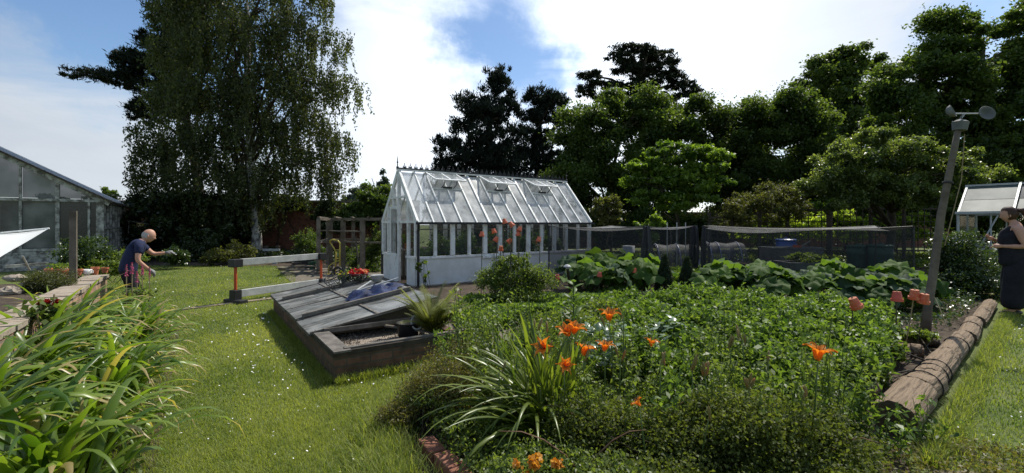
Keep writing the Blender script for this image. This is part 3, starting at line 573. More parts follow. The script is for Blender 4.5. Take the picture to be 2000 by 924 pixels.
for k in range(NB+1):
    w = .11 if k in (0, 2, 4, 7, 9, 12) else .07
    if k == 5: w = .10
    for (bb_, nn) in ((-.006, 0), (WG+.006, 1)):
        b = MB(); b.box(gh(k*bay, bb_, (ZS+ZE)/2), (w, .075, ZE-ZS-.02), V, U); b.build('post', m_white, T)
for k in range(NB):
    b = MB(); b.box(gh((k+.5)*bay, .004, (ZS+ZE)/2), (bay-.075, .006, ZE-ZS-.06), V, U); b.build('window_pane', m_glass, T)
b = MB(); b.box(gh(LG/2, WG, (ZS+ZE)/2), (LG, .006, ZE-ZS-.06), V, U); b.build('back_glazing', m_glass, T)
# gable ends
for e, aa in ((0, 0.), (1, LG)):
    b = MB(); s = -1 if e == 0 else 1
    for bb_ in (0.0, .50, 1.14, 1.50, WG/2+.75, WG):
        zt = ZE+(ZR-ZE)*(1-abs(bb_-WG/2)/(WG/2)); z0 = .0 if bb_ in (.50, 1.14) else ZS
        b.box(gh(aa+s*.004, bb_, (z0+zt)/2-.02), (.07, .075, zt-z0-.06), V, U)
    b.box(gh(aa+s*.012, WG/2, ZE), (.06, WG-.05, .06), V, U)
    b.box(gh(aa+s*.012, WG/2, 2.2), (.05, 1.1, .05), V, U)
    b.bar(gh(aa+s*.02, -.06, ZE-.02), gh(aa+s*.02, WG/2, ZR-.02), .05, .13); b.bar(gh(aa+s*.02, WG+.06, ZE-.02), gh(aa+s*.02, WG/2, ZR-.02), .05, .13)
    b.build('gable_frame', m_white, T)
    b = MB(); x = aa+s*.0
    if e == 0: b.poly([gh(x, 1.14, ZS), gh(x, WG-.02, ZS), gh(x, WG-.02, ZE), gh(x, WG/2, ZR-.05), gh(x, .02, ZE), gh(x, .02, ZS), gh(x, .50, ZS), gh(x, .50, 1.98), gh(x, 1.14, 1.98)])
    else: b.poly([gh(x, .02, ZS), gh(x, WG-.02, ZS), gh(x, WG-.02, ZE), gh(x, WG/2, ZR-.05), gh(x, .02, ZE)])
    b.build('gable_glass', m_glass, T)
# door slid half open beside its opening
D = MB(); b0, b1_ = 1.00, 1.62
for (y0, y1) in ((b0, b0+.07), (b1_-.07, b1_)): D.box(gh(-.065, (y0+y1)/2, 1.0), (.035, .07, 1.92), V, U)
for zz, hh in ((.06, .08), (.70, .08), (1.93, .08)): D.box(gh(-.065, (b0+b1_)/2, zz), (.033, b1_-b0-.14, hh), V, U)
D.box(gh(-.065, (b0+b1_)/2, .38), (.02, b1_-b0-.14, .56), V, U)
dr = D.build('door', m_white, T)
b = MB(); b.box(gh(-.065, (b0+b1_)/2, 1.315), (.006, b1_-b0-.14, 1.15), V, U); b.build('door_pane', m_glass, dr)
b = MB(); b.tube([gh(-.10, b0+.04, 1.0), gh(-.12, b0+.04, 1.03), gh(-.12, b0+.04, 1.15), gh(-.10, b0+.04, 1.18)], .008, 6); b.build('handle', m_iron, dr)
# roof: glass sheets, bars, vents, ridge and gutter
def rf(a, q, up=0., side=0):      # q 0 at eaves, 1 at ridge
    p0 = gh(a, -.10, ZE-.045); p1 = gh(a, WG/2, ZR)
    if side: p0 = gh(a, WG+.10, ZE-.045)
    nrm = np.cross(V, p1-p0); nrm = nrm/np.linalg.norm(nrm); nrm = nrm if nrm[2] > 0 else -nrm
    return p0*(1-q)+p1*q+nrm*up
vents = [(2, 4), (5, 7), (9, 11)]
vents = [(1.25, 2.25), (4.05/bay*bay/bay if 0 else 4.9, 5.9), (8.3, 9.3)]
VB = [(.72, 1.62), (2.38, 3.26), (4.0, 4.86)]      # vent spans along the ridge in metres
bars = sorted([0, .40, .72, 1.17, 1.62, 2.0, 2.38, 2.82, 3.26, 3.63, 4.0, 4.43, 4.86, 5.28, LG])
for i in range(len(bars)-1):
    a0, a1 = bars[i]+.012, bars[i+1]-.012; vt = any(v0-.02 <= bars[i] and bars[i+1] <= v1+.02 for v0, v1 in VB)
    for side in (0, 1):
        q1 = .66 if (vt and side == 0) else .97
        b = MB(); p = [rf(a0, .01, 0, side), rf(a1, .01, 0, side), rf(a1, q1, 0, side), rf(a0, q1, 0, side)]; b.poly(p); b.build('roof_pane', m_roofglass, T)
for x in bars:
    w = .055 if x in (0, 2.0, 3.63, LG) else .034
    for side in (0, 1):
        b = MB(); b.bar(rf(x, 0, .012, side), rf(x, .985, .012, side), w, .035, up=(0, 0, 1)); b.build('roof_bar', m_white, T)
for (v0, v1) in VB:
    b = MB(); b.bar(rf(v0, .665, .015), rf(v1, .665, .015), .05, .035); b.build('vent_sill', m_white, T)
    b = MB(); b.bar(rf(v0+.03, .36, -.012), rf(v1-.03, .36, -.012), .02, .02); b.build('purlin', m_white, T)
    # opened casement: hinged at the ridge, raised at its foot
    h0 = rf(v0, .985, .03); h1 = rf(v1, .985, .03); dn = rf(v0, .63, .03)-h0; ln = np.linalg.norm(dn); dn = dn/ln
    n_ = unit(np.cross(dn, V)); n_ = n_ if n_[2] > 0 else -n_; ang = R(27); d2 = dn*math.cos(ang)+n_*math.sin(ang); n2 = -dn*math.sin(ang)+n_*math.cos(ang)
    e0 = h0+d2*ln; e1 = h1+d2*ln
    b = MB(); b.bar(h0, h1, .04, .03); b.bar(e0, e1, .06, .03, up=n2); m0, m1 = (h0+h1)/2, (e0+e1)/2
    for p, q in ((h0, e0), (h1, e1), (m0, m1)): b.bar(p+d2*.02, q-d2*.03, .04, .03, up=n2)
    vn = b.build('roof_vent', m_white, T)
    b = MB(); b.poly([h0+n2*.004, h1+n2*.004, e1+n2*.004, e0+n2*.004]); b.build('vent_pane', m_roofglass, vn)
    b = MB()
    for s in (.3, .7):
        p = h0*(1-s)+h1*s; q = rf(v0*(1-s)+v1*s, .665, .03); e = e0*(1-s)+e1*s; b.tube([q, (q+e)/2+V*.04, e], .012, 6)
    b.box(rf((v0+v1)/2, .67, .05), (.26, .05, .05), V, U); b.build('vent_stay', m_iron, vn)
b = MB(); b.bar(rf(-.07, 1, .04), rf(LG+.07, 1, .04), .09, .05); b.build('ridge_board', m_white, T)
b = MB(); b.bar(rf(-.08, 1, .08), rf(LG+.08, 1, .08), .05, .03)
for i in range(36):
    a_ = .12+i*(LG-.24)/35; p = rf(a_, 1, .10)
    b.box(p+(0, 0, .02), (.10, .014, .03), V, U); b.lathe([(.008, .0), (.006, .05), (.018, .065), (.004, .085), (.013, .10), (.001, .13)], p+(0, 0, .01), 6)
    b.ball(p+V*.035+(0, 0, .05), .014, 6, 4); b.ball(p-V*.035+(0, 0, .05), .014, 6, 4)
b.build('ridge_cresting', m_iron, T)
for aa in (-.06, LG+.06):
    b = MB(); b.lathe([(.035, 0), (.035, .05), (.015, .06), (.012, .14), (.028, .17), (.012, .19), (.01, .25), (.001, .34)], rf(aa, 1, .06), 8); b.build('finial', m_iron, T)
b = MB(); b.bar(gh(-.06, -.15, ZE-.035), gh(LG+.06, -.15, ZE-.035), .09, .055); b.build('gutter', m_iron, T)
b = MB(); b.tube([gh(-.02, -.15, ZE-.06), gh(-.01, -.13, ZE-.14), gh(.0, -.085, ZE-.24), gh(0, -.085, .02)], .032, 10); b.build('downpipe', m_iron, T)
b = MB(); b.tube([gh(-.06, WG+.15, ZE-.06), gh(-.03, WG+.085, ZE-.24), gh(-.03, WG+.085, .02)], .03, 8); b.build('downpipe', m_iron, T)
b = MB(); b.box(gh(LG/2, 0, -.02), (LG+.2, .16, .1), V, U); b.box(gh(LG/2, WG, -.02), (LG+.2, .16, .1), V, U); b.build('plinth', m_stone, T)
# contents: staging with plants inside
t = thing('plant_staging', gh(LG/2, 1.9, 0), 'slatted wooden bench along the far side inside the white greenhouse', 'bench')
b = MB(); b.box(gh(LG/2, 1.85, .78), (LG-.4, .6, .04), V, U); b.build('bench_top', m_wood, t)
for s in (.3, LG/2, LG-.3):
    for q in (1.6, 2.1): b = MB(); b.box(gh(s, q, .38), (.05, .05, .76), V, U); b.build('leg', m_wood, t)
b = MB(); b.box(gh(LG/2, 2.05, 1.35), (LG-.4, .25, .03), V, U); b.build('shelf', m_wood, t)
lm_tom = leafmat('tomato_leaf', (.03, .06, .012), (.09, .15, .03), .45, .5, .35)
def bushy(name, label, cat, base, pts, n, size, lm, asp=.6, group=None, stem=.012, ns=12, stemmat=None, up=.5, tri=None):
    base = np.array(base, float); t = thing(name, base, label, cat, group); P = []; 
    for (c, r) in pts:
        c = np.array(c, float); r = np.array([r]*3 if np.isscalar(r) else r, float)
        kk = int(n*r[0]*r[2]/sum((np.prod((np.array([q[1]]*3) if np.isscalar(q[1]) else np.array(q[1]))[[0, 2]])) for q in pts))
        sub = max(4, kk//60); d = unit(rng.normal(size=(sub, 3))); s = c+d*(rng.uniform(.1, 1.1, sub)**.6)[:, None]*r
        i = rng.integers(0, sub, kk); P.append(s[i]+rng.normal(0, 1, (kk, 3))*r*.17)
    P = np.concatenate(P); P = P[P[:, 2] > .01]
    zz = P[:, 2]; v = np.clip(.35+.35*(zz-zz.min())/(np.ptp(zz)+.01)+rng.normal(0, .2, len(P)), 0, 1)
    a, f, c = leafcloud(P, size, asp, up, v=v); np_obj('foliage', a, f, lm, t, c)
    q = P[rng.choice(len(P), min(ns, len(P)))]; b0 = np.tile(base, (len(q), 1))+rng.normal(0, 1, (len(q), 3))*[np.ptp(P[:, 0])*.12, np.ptp(P[:, 1])*.12, 0]
    a, f, c = stems(b0, q, stem); np_obj('stem', a, f, stemmat or m_bark, t); return t
for i, (s, col) in enumerate([(.7, 0), (1.7, 0), (2.6, 0), (3.6, 0), (4.6, 0)]):
    bushy('greenhouse_plant', ['leafy tomato plant inside the greenhouse behind its panes, next to the door end', 'leafy plant inside the greenhouse, second from the door end', 'tall leafy plant inside the middle of the greenhouse', 'leafy plant inside the greenhouse, fourth from the door end', 'leafy plant inside the far right end of the greenhouse'][i], 'plant', gh(s, .55, .0), [(gh(s, .55, .75+.1*(i % 2)), (.42, .3, .42)), (gh(s, .55, .3), (.3, .25, .3))], 1500, .10, lm_tom, group='plants growing inside the greenhouse')
for i in range(6):
    s = .5+i*.9; t = thing('plant_pot', gh(s, 1.8, .80), 'terracotta pot on the bench inside the greenhouse, %s from the door end' % ORD[i], 'plant pot', 'pots on the greenhouse bench')
    b = MB(); b.lathe([(.06, 0), (.085, .13), (.095, .13), (.095, .165), (.08, .165), (.075, .1)], gh(s, 1.8, .80), 14); b.build('pot', m_terra, t)
    P = gh(s, 1.8, 1.1)+rng.normal(0, .11, (90, 3)); a, f, c = leafcloud(P, .09, .6); np_obj('foliage', a, f, lm_tom, t, c)

# ================================================================ old glasshouse, far left
A0 = np.array([-14.6, 15.2, 0.])
A0 = np.array([-14.28, 15.5, 0.])
T = thing('glasshouse', A0, 'old weathered glasshouse with flaking white frame and grimy panes at the left edge', 'greenhouse')
def og(a, b_, z): return A0-V*a+U*b_+np.array([0, 0, z])
sl = math.tan(R(30)); WR = 4.4; ZC = 2.36; LD_ = 5.6
b = MB(); b.box(og(WR/2, 0, .30), (WR, .2, .6), V, U); b.box(og(0, LD_/2, .25), (.2, LD_-.2, .5), V, U); b.build('base_wall', m_oldwhite, T)
xs = [0, .28, 1.05, 1.9, 2.7, 3.5, 4.4]
for x in xs:
    b = MB(); zt = ZC+x*sl; w = .20 if x == 0 else .10 if x in (1.05, 2.7) else .06
    b.box(og(x, -.02, (.6+zt)/2), (w, .09, zt-.6), V, U); b.build('upright', m_oldwhite, T)
b = MB(); b.bar(og(-.1, -.03, 2.30), og(WR, -.03, 2.30), .12, .09); b.build('rail', m_oldwhite, T)
b = MB(); b.bar(og(-.1, -.03, .66), og(WR, -.03, .66), .14, .09); b.build('rail', m_oldwhite, T)
b = MB(); b.bar(og(-.25, -.03, ZC-.15), og(WR, -.03, ZC+WR*sl), .14, .15); b.build('bargeboard', m_oldwhite, T)
b = MB()
b.bar(og(-.35, -.08, ZC-.10), og(WR, -.08, ZC+WR*sl+.10), .24, .05)
for i in range(14):
    y = .2+i*.4; b.bar(og(-.3, y, ZC-.10), og(WR, y, ZC+WR*sl+.08), .05, .05)
b.build('roof_edge', m_darkwood, T)
for i in range(7):
    y0 = i*.8; b = MB(); b.poly([og(-.3, y0+.03, ZC-.06), og(-.3, y0+.77, ZC-.06), og(WR, y0+.77, ZC+WR*sl+.13), og(WR, y0+.03, ZC+WR*sl+.13)]); b.build('roof_pane', m_oldglass, T)
for i in range(len(xs)-1):
    x0, x1 = xs[i]+.04, xs[i+1]-.04; mm = m_darkglass if i in (0,) else m_oldglass
    b = MB(); b.poly([og(x0, .0, .72), og(x1, .0, .72), og(x1, .0, 2.25), og(x0, .0, 2.25)]); b.build('pane', m_darkglass if i == 1 else mm, T)
    b = MB(); b.poly([og(x0, .0, 2.36), og(x1, .0, 2.36), og(x1, .0, ZC+x1*sl-.08), og(x0, .0, max(2.37, ZC+x0*sl-.08))]); b.build('pane', m_darkglass if i == 1 else m_oldglass, T)
for i in range(9):
    y = i*.7; b = MB(); b.box(og(-.02, y, 1.4), (.07, .07, 1.8), V, U); b.build('upright', m_oldwhite, T)
for i in range(8):
    b = MB(); y = i*.7; b.poly([og(0, y+.05, .52), og(0, y+.65, .52), og(0, y+.65, 2.25), og(0, y+.05, 2.25)]); b.build('pane', m_darkglass, T)
b = MB(); b.bar(og(-.06, 0, 2.27), og(-.06, LD_, 2.27), .08, .08); b.bar(og(-.05, 0, 1.35), og(-.05, LD_, 1.35), .05, .05); b.build('eaves_plate', m_oldwhite, T)
b = MB(); b.box(og(1.5, .9, 1.3), (1.6, .05, 1.5), V, U); b.build('stacked_board', m_darkwood, T)
t = thing('wall_bracket', at(250, 431, 19.4), 'thin white pole jutting right from the old glasshouse side wall', 'pole')
b = MB(); b.tube([at(248, 431, 19.4), at(290, 438, 19.4)], .02, 6); b.tube([at(252, 432, 19.4), at(250, 468, 19.4)], .015, 6); b.build('pole', m_oldwhite, t)

# ================================================================ aluminium greenhouse, right edge
Y0 = 12.6
def R0(px, z, Y=Y0): return np.array([(px-1000)*Y/F, Y, z])
GC = np.array([12.17, 12.2, 0.])
class MX(MB):
    def build(s, *a, **k):
        s.v = [tuple(GC-U*(p[0]-x0)+V*(p[1]-Y0)+np.array([0, 0, p[2]])) for p in s.v]; return MB.build(s, *a, **k)
T = thing('aluminium_greenhouse', GC, 'small aluminium greenhouse with pale twin-wall roof behind the woman', 'greenhouse')
x0 = R0(1874, 0)[0]; ZE2 = 1.78; ZR2 = 2.58; LR = 4.2; WR2 = 2.2
b = MX(); fr = [(x0, Y0), (x0+LR, Y0), (x0+LR, Y0+WR2), (x0, Y0+WR2)]
for (x, y) in fr: b.bar((x, y, 0), (x, y, ZE2), .05, .05)
for x in np.arange(x0+.62, x0+LR-.1, .62):
    if abs(x-x0-1.86) > .1: b.bar((x, Y0, 0), (x, Y0, ZE2), .03, .03)
    b.bar((x, Y0+WR2, 0), (x, Y0+WR2, ZE2), .03, .03)
for z in (.05, .85, ZE2): b.bar((x0, Y0-.002, z), (x0+LR, Y0-.002, z), .05, .05); b.bar((x0, Y0+WR2, z), (x0+LR, Y0+WR2, z), .05, .05)
b.bar((x0+.1, Y0, .1), (x0+.75, Y0, ZE2-.05), .035, .03); b.bar((x0+1.4, Y0, ZE2-.05), (x0+2.0, Y0, .9), .035, .03)
for y in (Y0, Y0+WR2):
    for x in (x0, x0+LR): b.bar((x, y, ZE2), (x, Y0+WR2/2, ZR2), .045, .045)
b.bar((x0, Y0+WR2/2, 0), (x0, Y0+WR2/2, ZR2), .04, .04)
b.build('frame', m_alu, T)
b = MX(); b.bar((x0-.04, Y0-.07, ZE2+.03), (x0+LR+.04, Y0-.07, ZE2+.03), .08, .06); b.build('gutter', m_alu, T)
b = MX(); b.bar((x0-.04, Y0+WR2/2, ZR2+.02), (x0+LR+.04, Y0+WR2/2, ZR2+.02), .06, .05); b.build('ridge', m_alu, T)
for i in range(4):
    a0 = x0+i*1.05; a1 = a0+1.0
    zm = ZE2+(ZR2-ZE2)*.48; ym = Y0+WR2/2*.48
    b = MX(); b.poly([(a0, Y0-.05, ZE2), (a1, Y0-.05, ZE2), (a1, ym, zm), (a0, ym, zm)]); b.build('roof_sheet', m_polyglass, T)
    b = MX(); b.poly([(a0, ym+.01, zm+.01), (a1, ym+.01, zm+.01), (a1, Y0+WR2/2, ZR2), (a0, Y0+WR2/2, ZR2)]); b.build('roof_sheet', m_darkglass if i == 1 else m_polyglass, T)
    b = MX(); b.poly([(a0, Y0+WR2, ZE2), (a1, Y0+WR2, ZE2), (a1, Y0+WR2/2, ZR2-.004), (a0, Y0+WR2/2, ZR2-.004)]); b.build('roof_sheet', m_polyglass, T)
    b = MX(); b.bar((a1+.02, Y0-.06, ZE2+.03), (a1+.02, Y0+WR2/2, ZR2+.04), .045, .03); b.build('roof_bar', m_alu, T)
    if i > 1: b = MX(); b.poly([(a0, Y0+.004, .1), (a1, Y0+.004, .1), (a1, Y0+.004, ZE2-.04), (a0, Y0+.004, ZE2-.04)]); b.build('side_pane', m_glass, T)
b = MX(); b.poly([(x0+.004, Y0+.03, .1), (x0+.004, Y0+WR2-.03, .1), (x0+.004, Y0+WR2-.03, ZE2), (x0+.004, Y0+WR2/2, ZR2-.05), (x0+.004, Y0+.03, ZE2)]); b.build('end_pane', m_glass, T)

# ================================================================ trellis
T = thing('trellis_fence', (6.5, 16.9, 0), 'dark square-lattice trellis fence in front of the hedge with painted-in sunlight', 'fence')
def tx(px): return (px-1000)*16.9/F
for i, (p0, p1) in enumerate([(1385, 1430), (1430, 1483), (1483, 1537), (1537, 1620), (1620, 1700), (1700, 1765), (1765, 1832)]):
    a0, a1 = tx(p0)+.06, tx(p1)-.06; zt = [1.75, 1.9, 1.95, 2.05, 2.12, 2.1, 2.08][i]; b = MB()
    b.bar((a0-.04, 16.9, zt), (a1+.04, 16.9, zt-.03*(i % 2)), .05, .06); b.bar((a0-.04, 16.9, .5), (a1+.04, 16.9, .5), .05, .06)
    nx = max(3, int((a1-a0)/.23))
    for k in range(nx+1): x = a0+(a1-a0)*k/nx; b.bar((x, 16.885, .45), (x, 16.885, zt+.1), .028, .02, up=(1, 0, 0))
    for z in np.arange(.72, zt-.08, .22): b.bar((a0, 16.91, z), (a1, 16.91, z), .02, .028)
    b.build('lattice_panel', m_darkwood, T)
for p in (1385, 1430, 1483, 1537, 1620, 1700, 1765, 1832):
    b = MB(); w = .16 if p == 1620 else .09; b.bar((tx(p), 16.9, 0), (tx(p), 16.9, 2.1 if p > 1500 else 1.95), w, w); b.build('fence_post', m_darkwood, T)

# ================================================================ timber cage left of the greenhouse
T = thing('timber_cage', at(660, 528, 14), 'weathered timber fruit cage frame left of the greenhouse door', 'fruit cage')
cg = {}
posts = [(622, 13.6), (645, 14.2), (670, 14.2), (708, 13.6), (752, 13.4), (690, 16.2), (640, 16.4), (745, 16.)]
for px, y in posts:
    x = (px-1000)*y/F; b = MB(); w = .13 if px in (670, 708, 645) else .10; b.bar((x, y, 0), (x, y, 1.66), w, w); b.build('post', m_wood, T)
def cp(i, z): px, y = posts[i]; return np.array([(px-1000)*y/F, y, z])
b = MB()
for i, j in ((0, 1), (1, 2), (2, 3), (3, 4), (6, 5), (5, 7), (0, 6), (4, 7), (2, 5)):
    b.bar(cp(i, 1.66), cp(j, 1.66), .10, .07)
    if (i, j) != (2, 5): b.bar(cp(i, .95), cp(j, .95), .07, .05)
b.build('top_rail', m_wood, T)
b = MB()
for k in range(5): s = k/4; b.bar(cp(0, 1.72)*(1-s)+cp(4, 1.72)*s, cp(6, 1.72)*(1-s)+cp(7, 1.72)*s, .06, .04)
b.bar(cp(1, 1.3)+(-.2, -.05, 0), cp(3, 1.28), .22, .03); b.build('cross_slat', m_wood, T)
t = thing('wooden_pole', at(702, 525, 13.), 'dark pole leaning against the timber cage', 'pole')
b = MB(); b.tube([at(702, 530, 13.), at(694, 462, 13.2)], .028, 8); b.build('pole', m_darkcane, t)
bushy('bush', 'leafy green bush growing inside the timber cage beside the greenhouse', 'bush', gp(725, 530), [(at(722, 500, 14.6), (.5, .4, .5)), (at(738, 475, 14.6), (.3, .3, .5)), (at(690, 505, 15), (.5, .4, .4)), (at(735, 520, 14.2), (.4, .4, .3))], 6500, .07, lm_mid, group=None)
bushy('bush', 'small green shrub at the foot of the wall left of the timber cage', 'bush', gp(605, 500), [(at(600, 470, 18), (.5, .4, .45)), (at(615, 488, 17), (.4, .4, .35))], 3000, .08, lm_mid)
# ================================================================ cold frame
WC, LC = 1.45, 4.16
def cf(a, b_, z): return g(CF, a, b_, z)
T = thing('cold_frame', CF, 'long low brick cold frame with sloping grey lids, nearest bay open', 'cold frame')
def lidz(a): return .305+.235*a/WC
b = MB(); b.box(cf(.055, LC/2, .125), (.11, LC, .25), V, U); b.box(cf(WC/2+.055, .055, .125), (WC-.11, .11, .25), V, U)
b.box(cf(WC-.055, LC/2+.5, .24), (.11, LC-1.0, .48), V, U); b.box(cf(WC-.055, .555, .125), (.11, .89, .25), V, U); b.box(cf(WC/2, LC-.055, .14), (WC-.22, .11, .28), V, U)
o = b.build('brick_wall', m_frbrick, T)
b = MB(); b.box(cf(.05, LC/2, .27), (.13, LC+.03, .04), V, U); b.box(cf(WC/2+.05, .045, .272), (WC-.08, .10, .05), V, U); b.build('timber_plate', m_darkwood, T)
b = MB(); b.box(cf(.07, .42, .296), (.16, .9, .02), V, U); b.box(cf(WC/2+.05, .05, .305), (WC-.1, .055, .02), V, U)
b.box(cf(WC/2, .90, .31), (WC-.2, .06, .05), V, U); b.box(cf(WC-.06, LC/2+.48, .50), (.10, LC-.95, .05), V, U); b.build('timber_rail', m_lidwood, T)
# end boards that close the slope
for bb_ in (LC-.03, .93):
    b = MB(); p = [cf(.1, bb_, .25), cf(WC-.1, bb_, .25), cf(WC-.1, bb_, lidz(WC-.1)-.02), cf(.1, bb_, lidz(.1)-.02)]; q = [x+U*.025 for x in p]
    b.add(p+q, [(0, 1, 2, 3), (7, 6, 5, 4), (0, 4, 5, 1), (1, 5, 6, 2), (2, 6, 7, 3), (3, 7, 4, 0)]); b.build('end_board', m_darkwood, T)
# lid sheet material: scratched grey twin-wall with streaks and dirt
m, nt, out = newmat('scratched_lid'); L = nt.links
p = N(nt, 'ShaderNodeBsdfPrincipled'); tc = N(nt, 'ShaderNodeTexCoord'); mp = N(nt, 'ShaderNodeMapping'); mp.vector_type = 'TEXTURE'; mp.inputs['Rotation'].default_value = (0, 0, R(35)); mp.inputs['Scale'].default_value = (1/.9, .2, 1); L.new(tc.outputs['Object'], mp.inputs[0])
n1 = N(nt, 'ShaderNodeTexNoise', i_Scale=2.2, i_Detail=9., i_Roughness=.7); L.new(mp.outputs[0], n1.inputs['Vector'])
n2 = N(nt, 'ShaderNodeTexNoise', i_Scale=1.6, i_Detail=4., i_Distortion=1.2); L.new(tc.outputs['Object'], n2.inputs['Vector'])
mx = N(nt, 'ShaderNodeMix', data_type='RGBA', blend_type='MIX'); L.new(ramp(nt, n2.outputs['Fac'], [(.48, (0, 0, 0)), (.66, (.9, .9, .9))]), mx.inputs[0])
L.new(ramp(nt, n1.outputs['Fac'], [(.34, (.075, .078, .074)), (.54, (.15, .153, .145)), (.70, (.34, .34, .32))]), mx.inputs[6]); mx.inputs[7].default_value = (.30, .30, .28, 1)
L.new(mx.outputs[2], p.inputs['Base Color']); L.new(ramp(nt, n1.outputs['Fac'], [(.35, (.16, .16, .16)), (.65, (.5, .5, .5))]), p.inputs['Roughness']); p.inputs['Specular IOR Level'].default_value = .6
bm_ = N(nt, 'ShaderNodeBump', i_Strength=.25, i_Distance=.01); L.new(n2.outputs['Fac'], bm_.inputs['Height']); L.new(bm_.outputs[0], p.inputs['Normal']); L.new(p.outputs[0], out.inputs[0]); m_lid = m
cuts = [.885, 1.70, 2.50, 3.30, LC]
for i in range(4):
    b0, b1_ = cuts[i]+.012, cuts[i+1]-.012; dz = [.0, .012, .004, .014][i]; a0, a1 = -.05, WC+.06
    P = []; nseg = 6
    for k in range(nseg+1):
        a = a0+(a1-a0)*k/nseg; s = .006*math.sin(k*1.3+i)
        P += [cf(a, b0, lidz(a)+dz+s), cf(a, b1_, lidz(a)+dz+s)]
    Q = [x-(0, 0, .012) for x in P]; n_ = len(P); b = MB(); fs = []
    for k in range(nseg): j = 2*k; fs += [(j, j+2, j+3, j+1), (n_+j, n_+j+1, n_+j+3, n_+j+2), (j, n_+j, n_+j+2, j+2), (j+1, j+3, n_+j+3, n_+j+1)]
    fs += [(0, 1, n_+1, n_), (n_-2, 2*n_-2, 2*n_-1, n_-1)]
    b.add(P+Q, fs); lid = b.build('lid', m_lid, T)
    b = MB()   # timber beneath, seam battens and edge strips
    zz = dz+.004
    b.bar(cf(a0+.01, b0+.01, lidz(a0)+zz), cf(a1-.01, b0+.01, lidz(a1)+zz), .022, .018)
    b.bar(cf(a0+.01, b1_-.01, lidz(a0)+zz), cf(a1-.01, b1_-.01, lidz(a1)+zz), .022, .018)
    b.bar(cf(a0+.012, b0+.03, lidz(a0)-.02+dz), cf(a0+.012, b1_-.03, lidz(a0)-.02+dz), .03, .035)
    am = .72; b.bar(cf(am, b0+.03, lidz(am)+zz+.004), cf(am, b1_-.03, lidz(am)+zz+.004), .03, .008)
    b.build('lid_frame', m_lidwood, lid)
    b = MB()
    for a in (.02, .25, .5, .70, .76, 1.0, 1.25, 1.42):
        for bb_ in (b0+.045, b1_-.045): b.ball(cf(a, bb_, lidz(a)+dz+.008), (.009, .009, .004), 6, 3)
    b.build('screws', m_iron, lid)
for bb_ in (1.70, 3.30):
    b = MB(); b.bar(cf(.02, bb_, lidz(.02)+.045), cf(WC, bb_, lidz(WC)+.045), .055, .045); b.build('batten', m_lidwood, T)
# gravel filling the open bay, lumps
n = 5200; P = cf(0, 0, .17)+np.outer(rng.uniform(.12, WC-.12, n), V)+np.outer(rng.uniform(.11, 1.7, n), U); P[:, 2] += .012*np.sin(P[:, 0]*9)+rng.normal(0, .006, n)
b = MB(); b.poly([cf(.11, .11, .165), cf(WC-.11, .11, .165), cf(WC-.11, 2.2, .165), cf(.11, 2.2, .165)]); tag(b.build('gravel_bed', m_gravel), kind='structure')
a, f, c = leafcloud(P, .02, .9, .3, fold=.3); tag(np_obj('gravel', a, f, m_gravel), 'brown gravel in the open bay of the cold frame', 'gravel', kind='stuff')
t = thing('black_bucket', cf(.98, .62, .17), 'black plastic bucket with a pale ring rim under the cold frame lid edge', 'bucket')
b = MB(); b.lathe([(.11, 0), (.135, .17), (.14, .175), (.13, .17), (.105, .02), (.001, .02)], cf(.98, .62, .17), 18); b.build('bucket', m_black, t, smooth=True)
b = MB(); c0 = cf(1.04, .50, .36); ax = unit(np.array([.2, -.8, .5])); X_ = unit(np.cross(ax, UP)); Y_ = np.cross(ax, X_)
b.tube([c0+X_*.065*math.cos(q)+Y_*.085*math.sin(q) for q in np.linspace(0, 2*math.pi, 20, endpoint=False)], .011, 8, close=True); b.build('rim_ring', m_greypl, t, smooth=True)
t = thing('wooden_board', cf(1.2, .5, .3), 'thin board leaning inside the open cold frame bay beside the fern', 'board')
b = MB(); b.bar(cf(.75, .75, .31), cf(1.35, .25, .22), .05, .02); b.build('board', m_wood, t)
# fern
def fern(base, n, label, Lf=(.45, .7)):
    t = thing('fern', base, label, 'fern'); parts = []; rp = []
    az = np.linspace(0, 2*math.pi, n, endpoint=False)+rng.normal(0, .15, n)
    for i in range(n):
        Lx = rng.uniform(*Lf); e0 = rng.uniform(.95, 1.5); dr = rng.uniform(.4, 1.25); K = 30; P = np.array(base, float); pts = [P]
        for k in range(K):
            s = (k+.5)/K; e = e0-dr*s**1.4; P = P+Lx/K*np.array([math.cos(e)*math.cos(az[i]), math.cos(e)*math.sin(az[i]), math.sin(e)]); pts.append(P)
        pts = np.array(pts); B = []; A_ = []; E_ = []; LL = []
        for k in range(3, K+1):
            s = k/K; pl = Lx*.26*min(1, (s-.05)*3.5)*(1-s)**.6+.01
            e = e0-dr*s**1.4
            for sd in (1, -1): B.append(pts[k]); A_.append(az[i]+sd*1.15); E_.append(e*.35+.1); LL.append(pl)
        v = np.full(len(B), np.clip(rng.normal(.5, .25), 0, 1))
        parts.append(ribbons(np.array(B), np.array(A_), np.array(E_), .7, np.array(LL), .023, 3, .15, lambda q: (1-q*.92), v=v))
        rp.append(stems(pts[:-1], pts[1:], .003))
    a, f, c = merge(parts); np_obj('fronds', a, f, lm_fern, t, c); a, f, c = merge(rp); np_obj('frond_stems', a, f, m_cane, t); return t
lm_fern = leafmat('fern_leaf', (.08, .11, .02), (.32, .34, .09), .5, .5, .35)
fern(cf(1.20, .42, .17), 44, 'feathery yellow-green fern growing from the near right corner of the cold frame', (.45, .74))

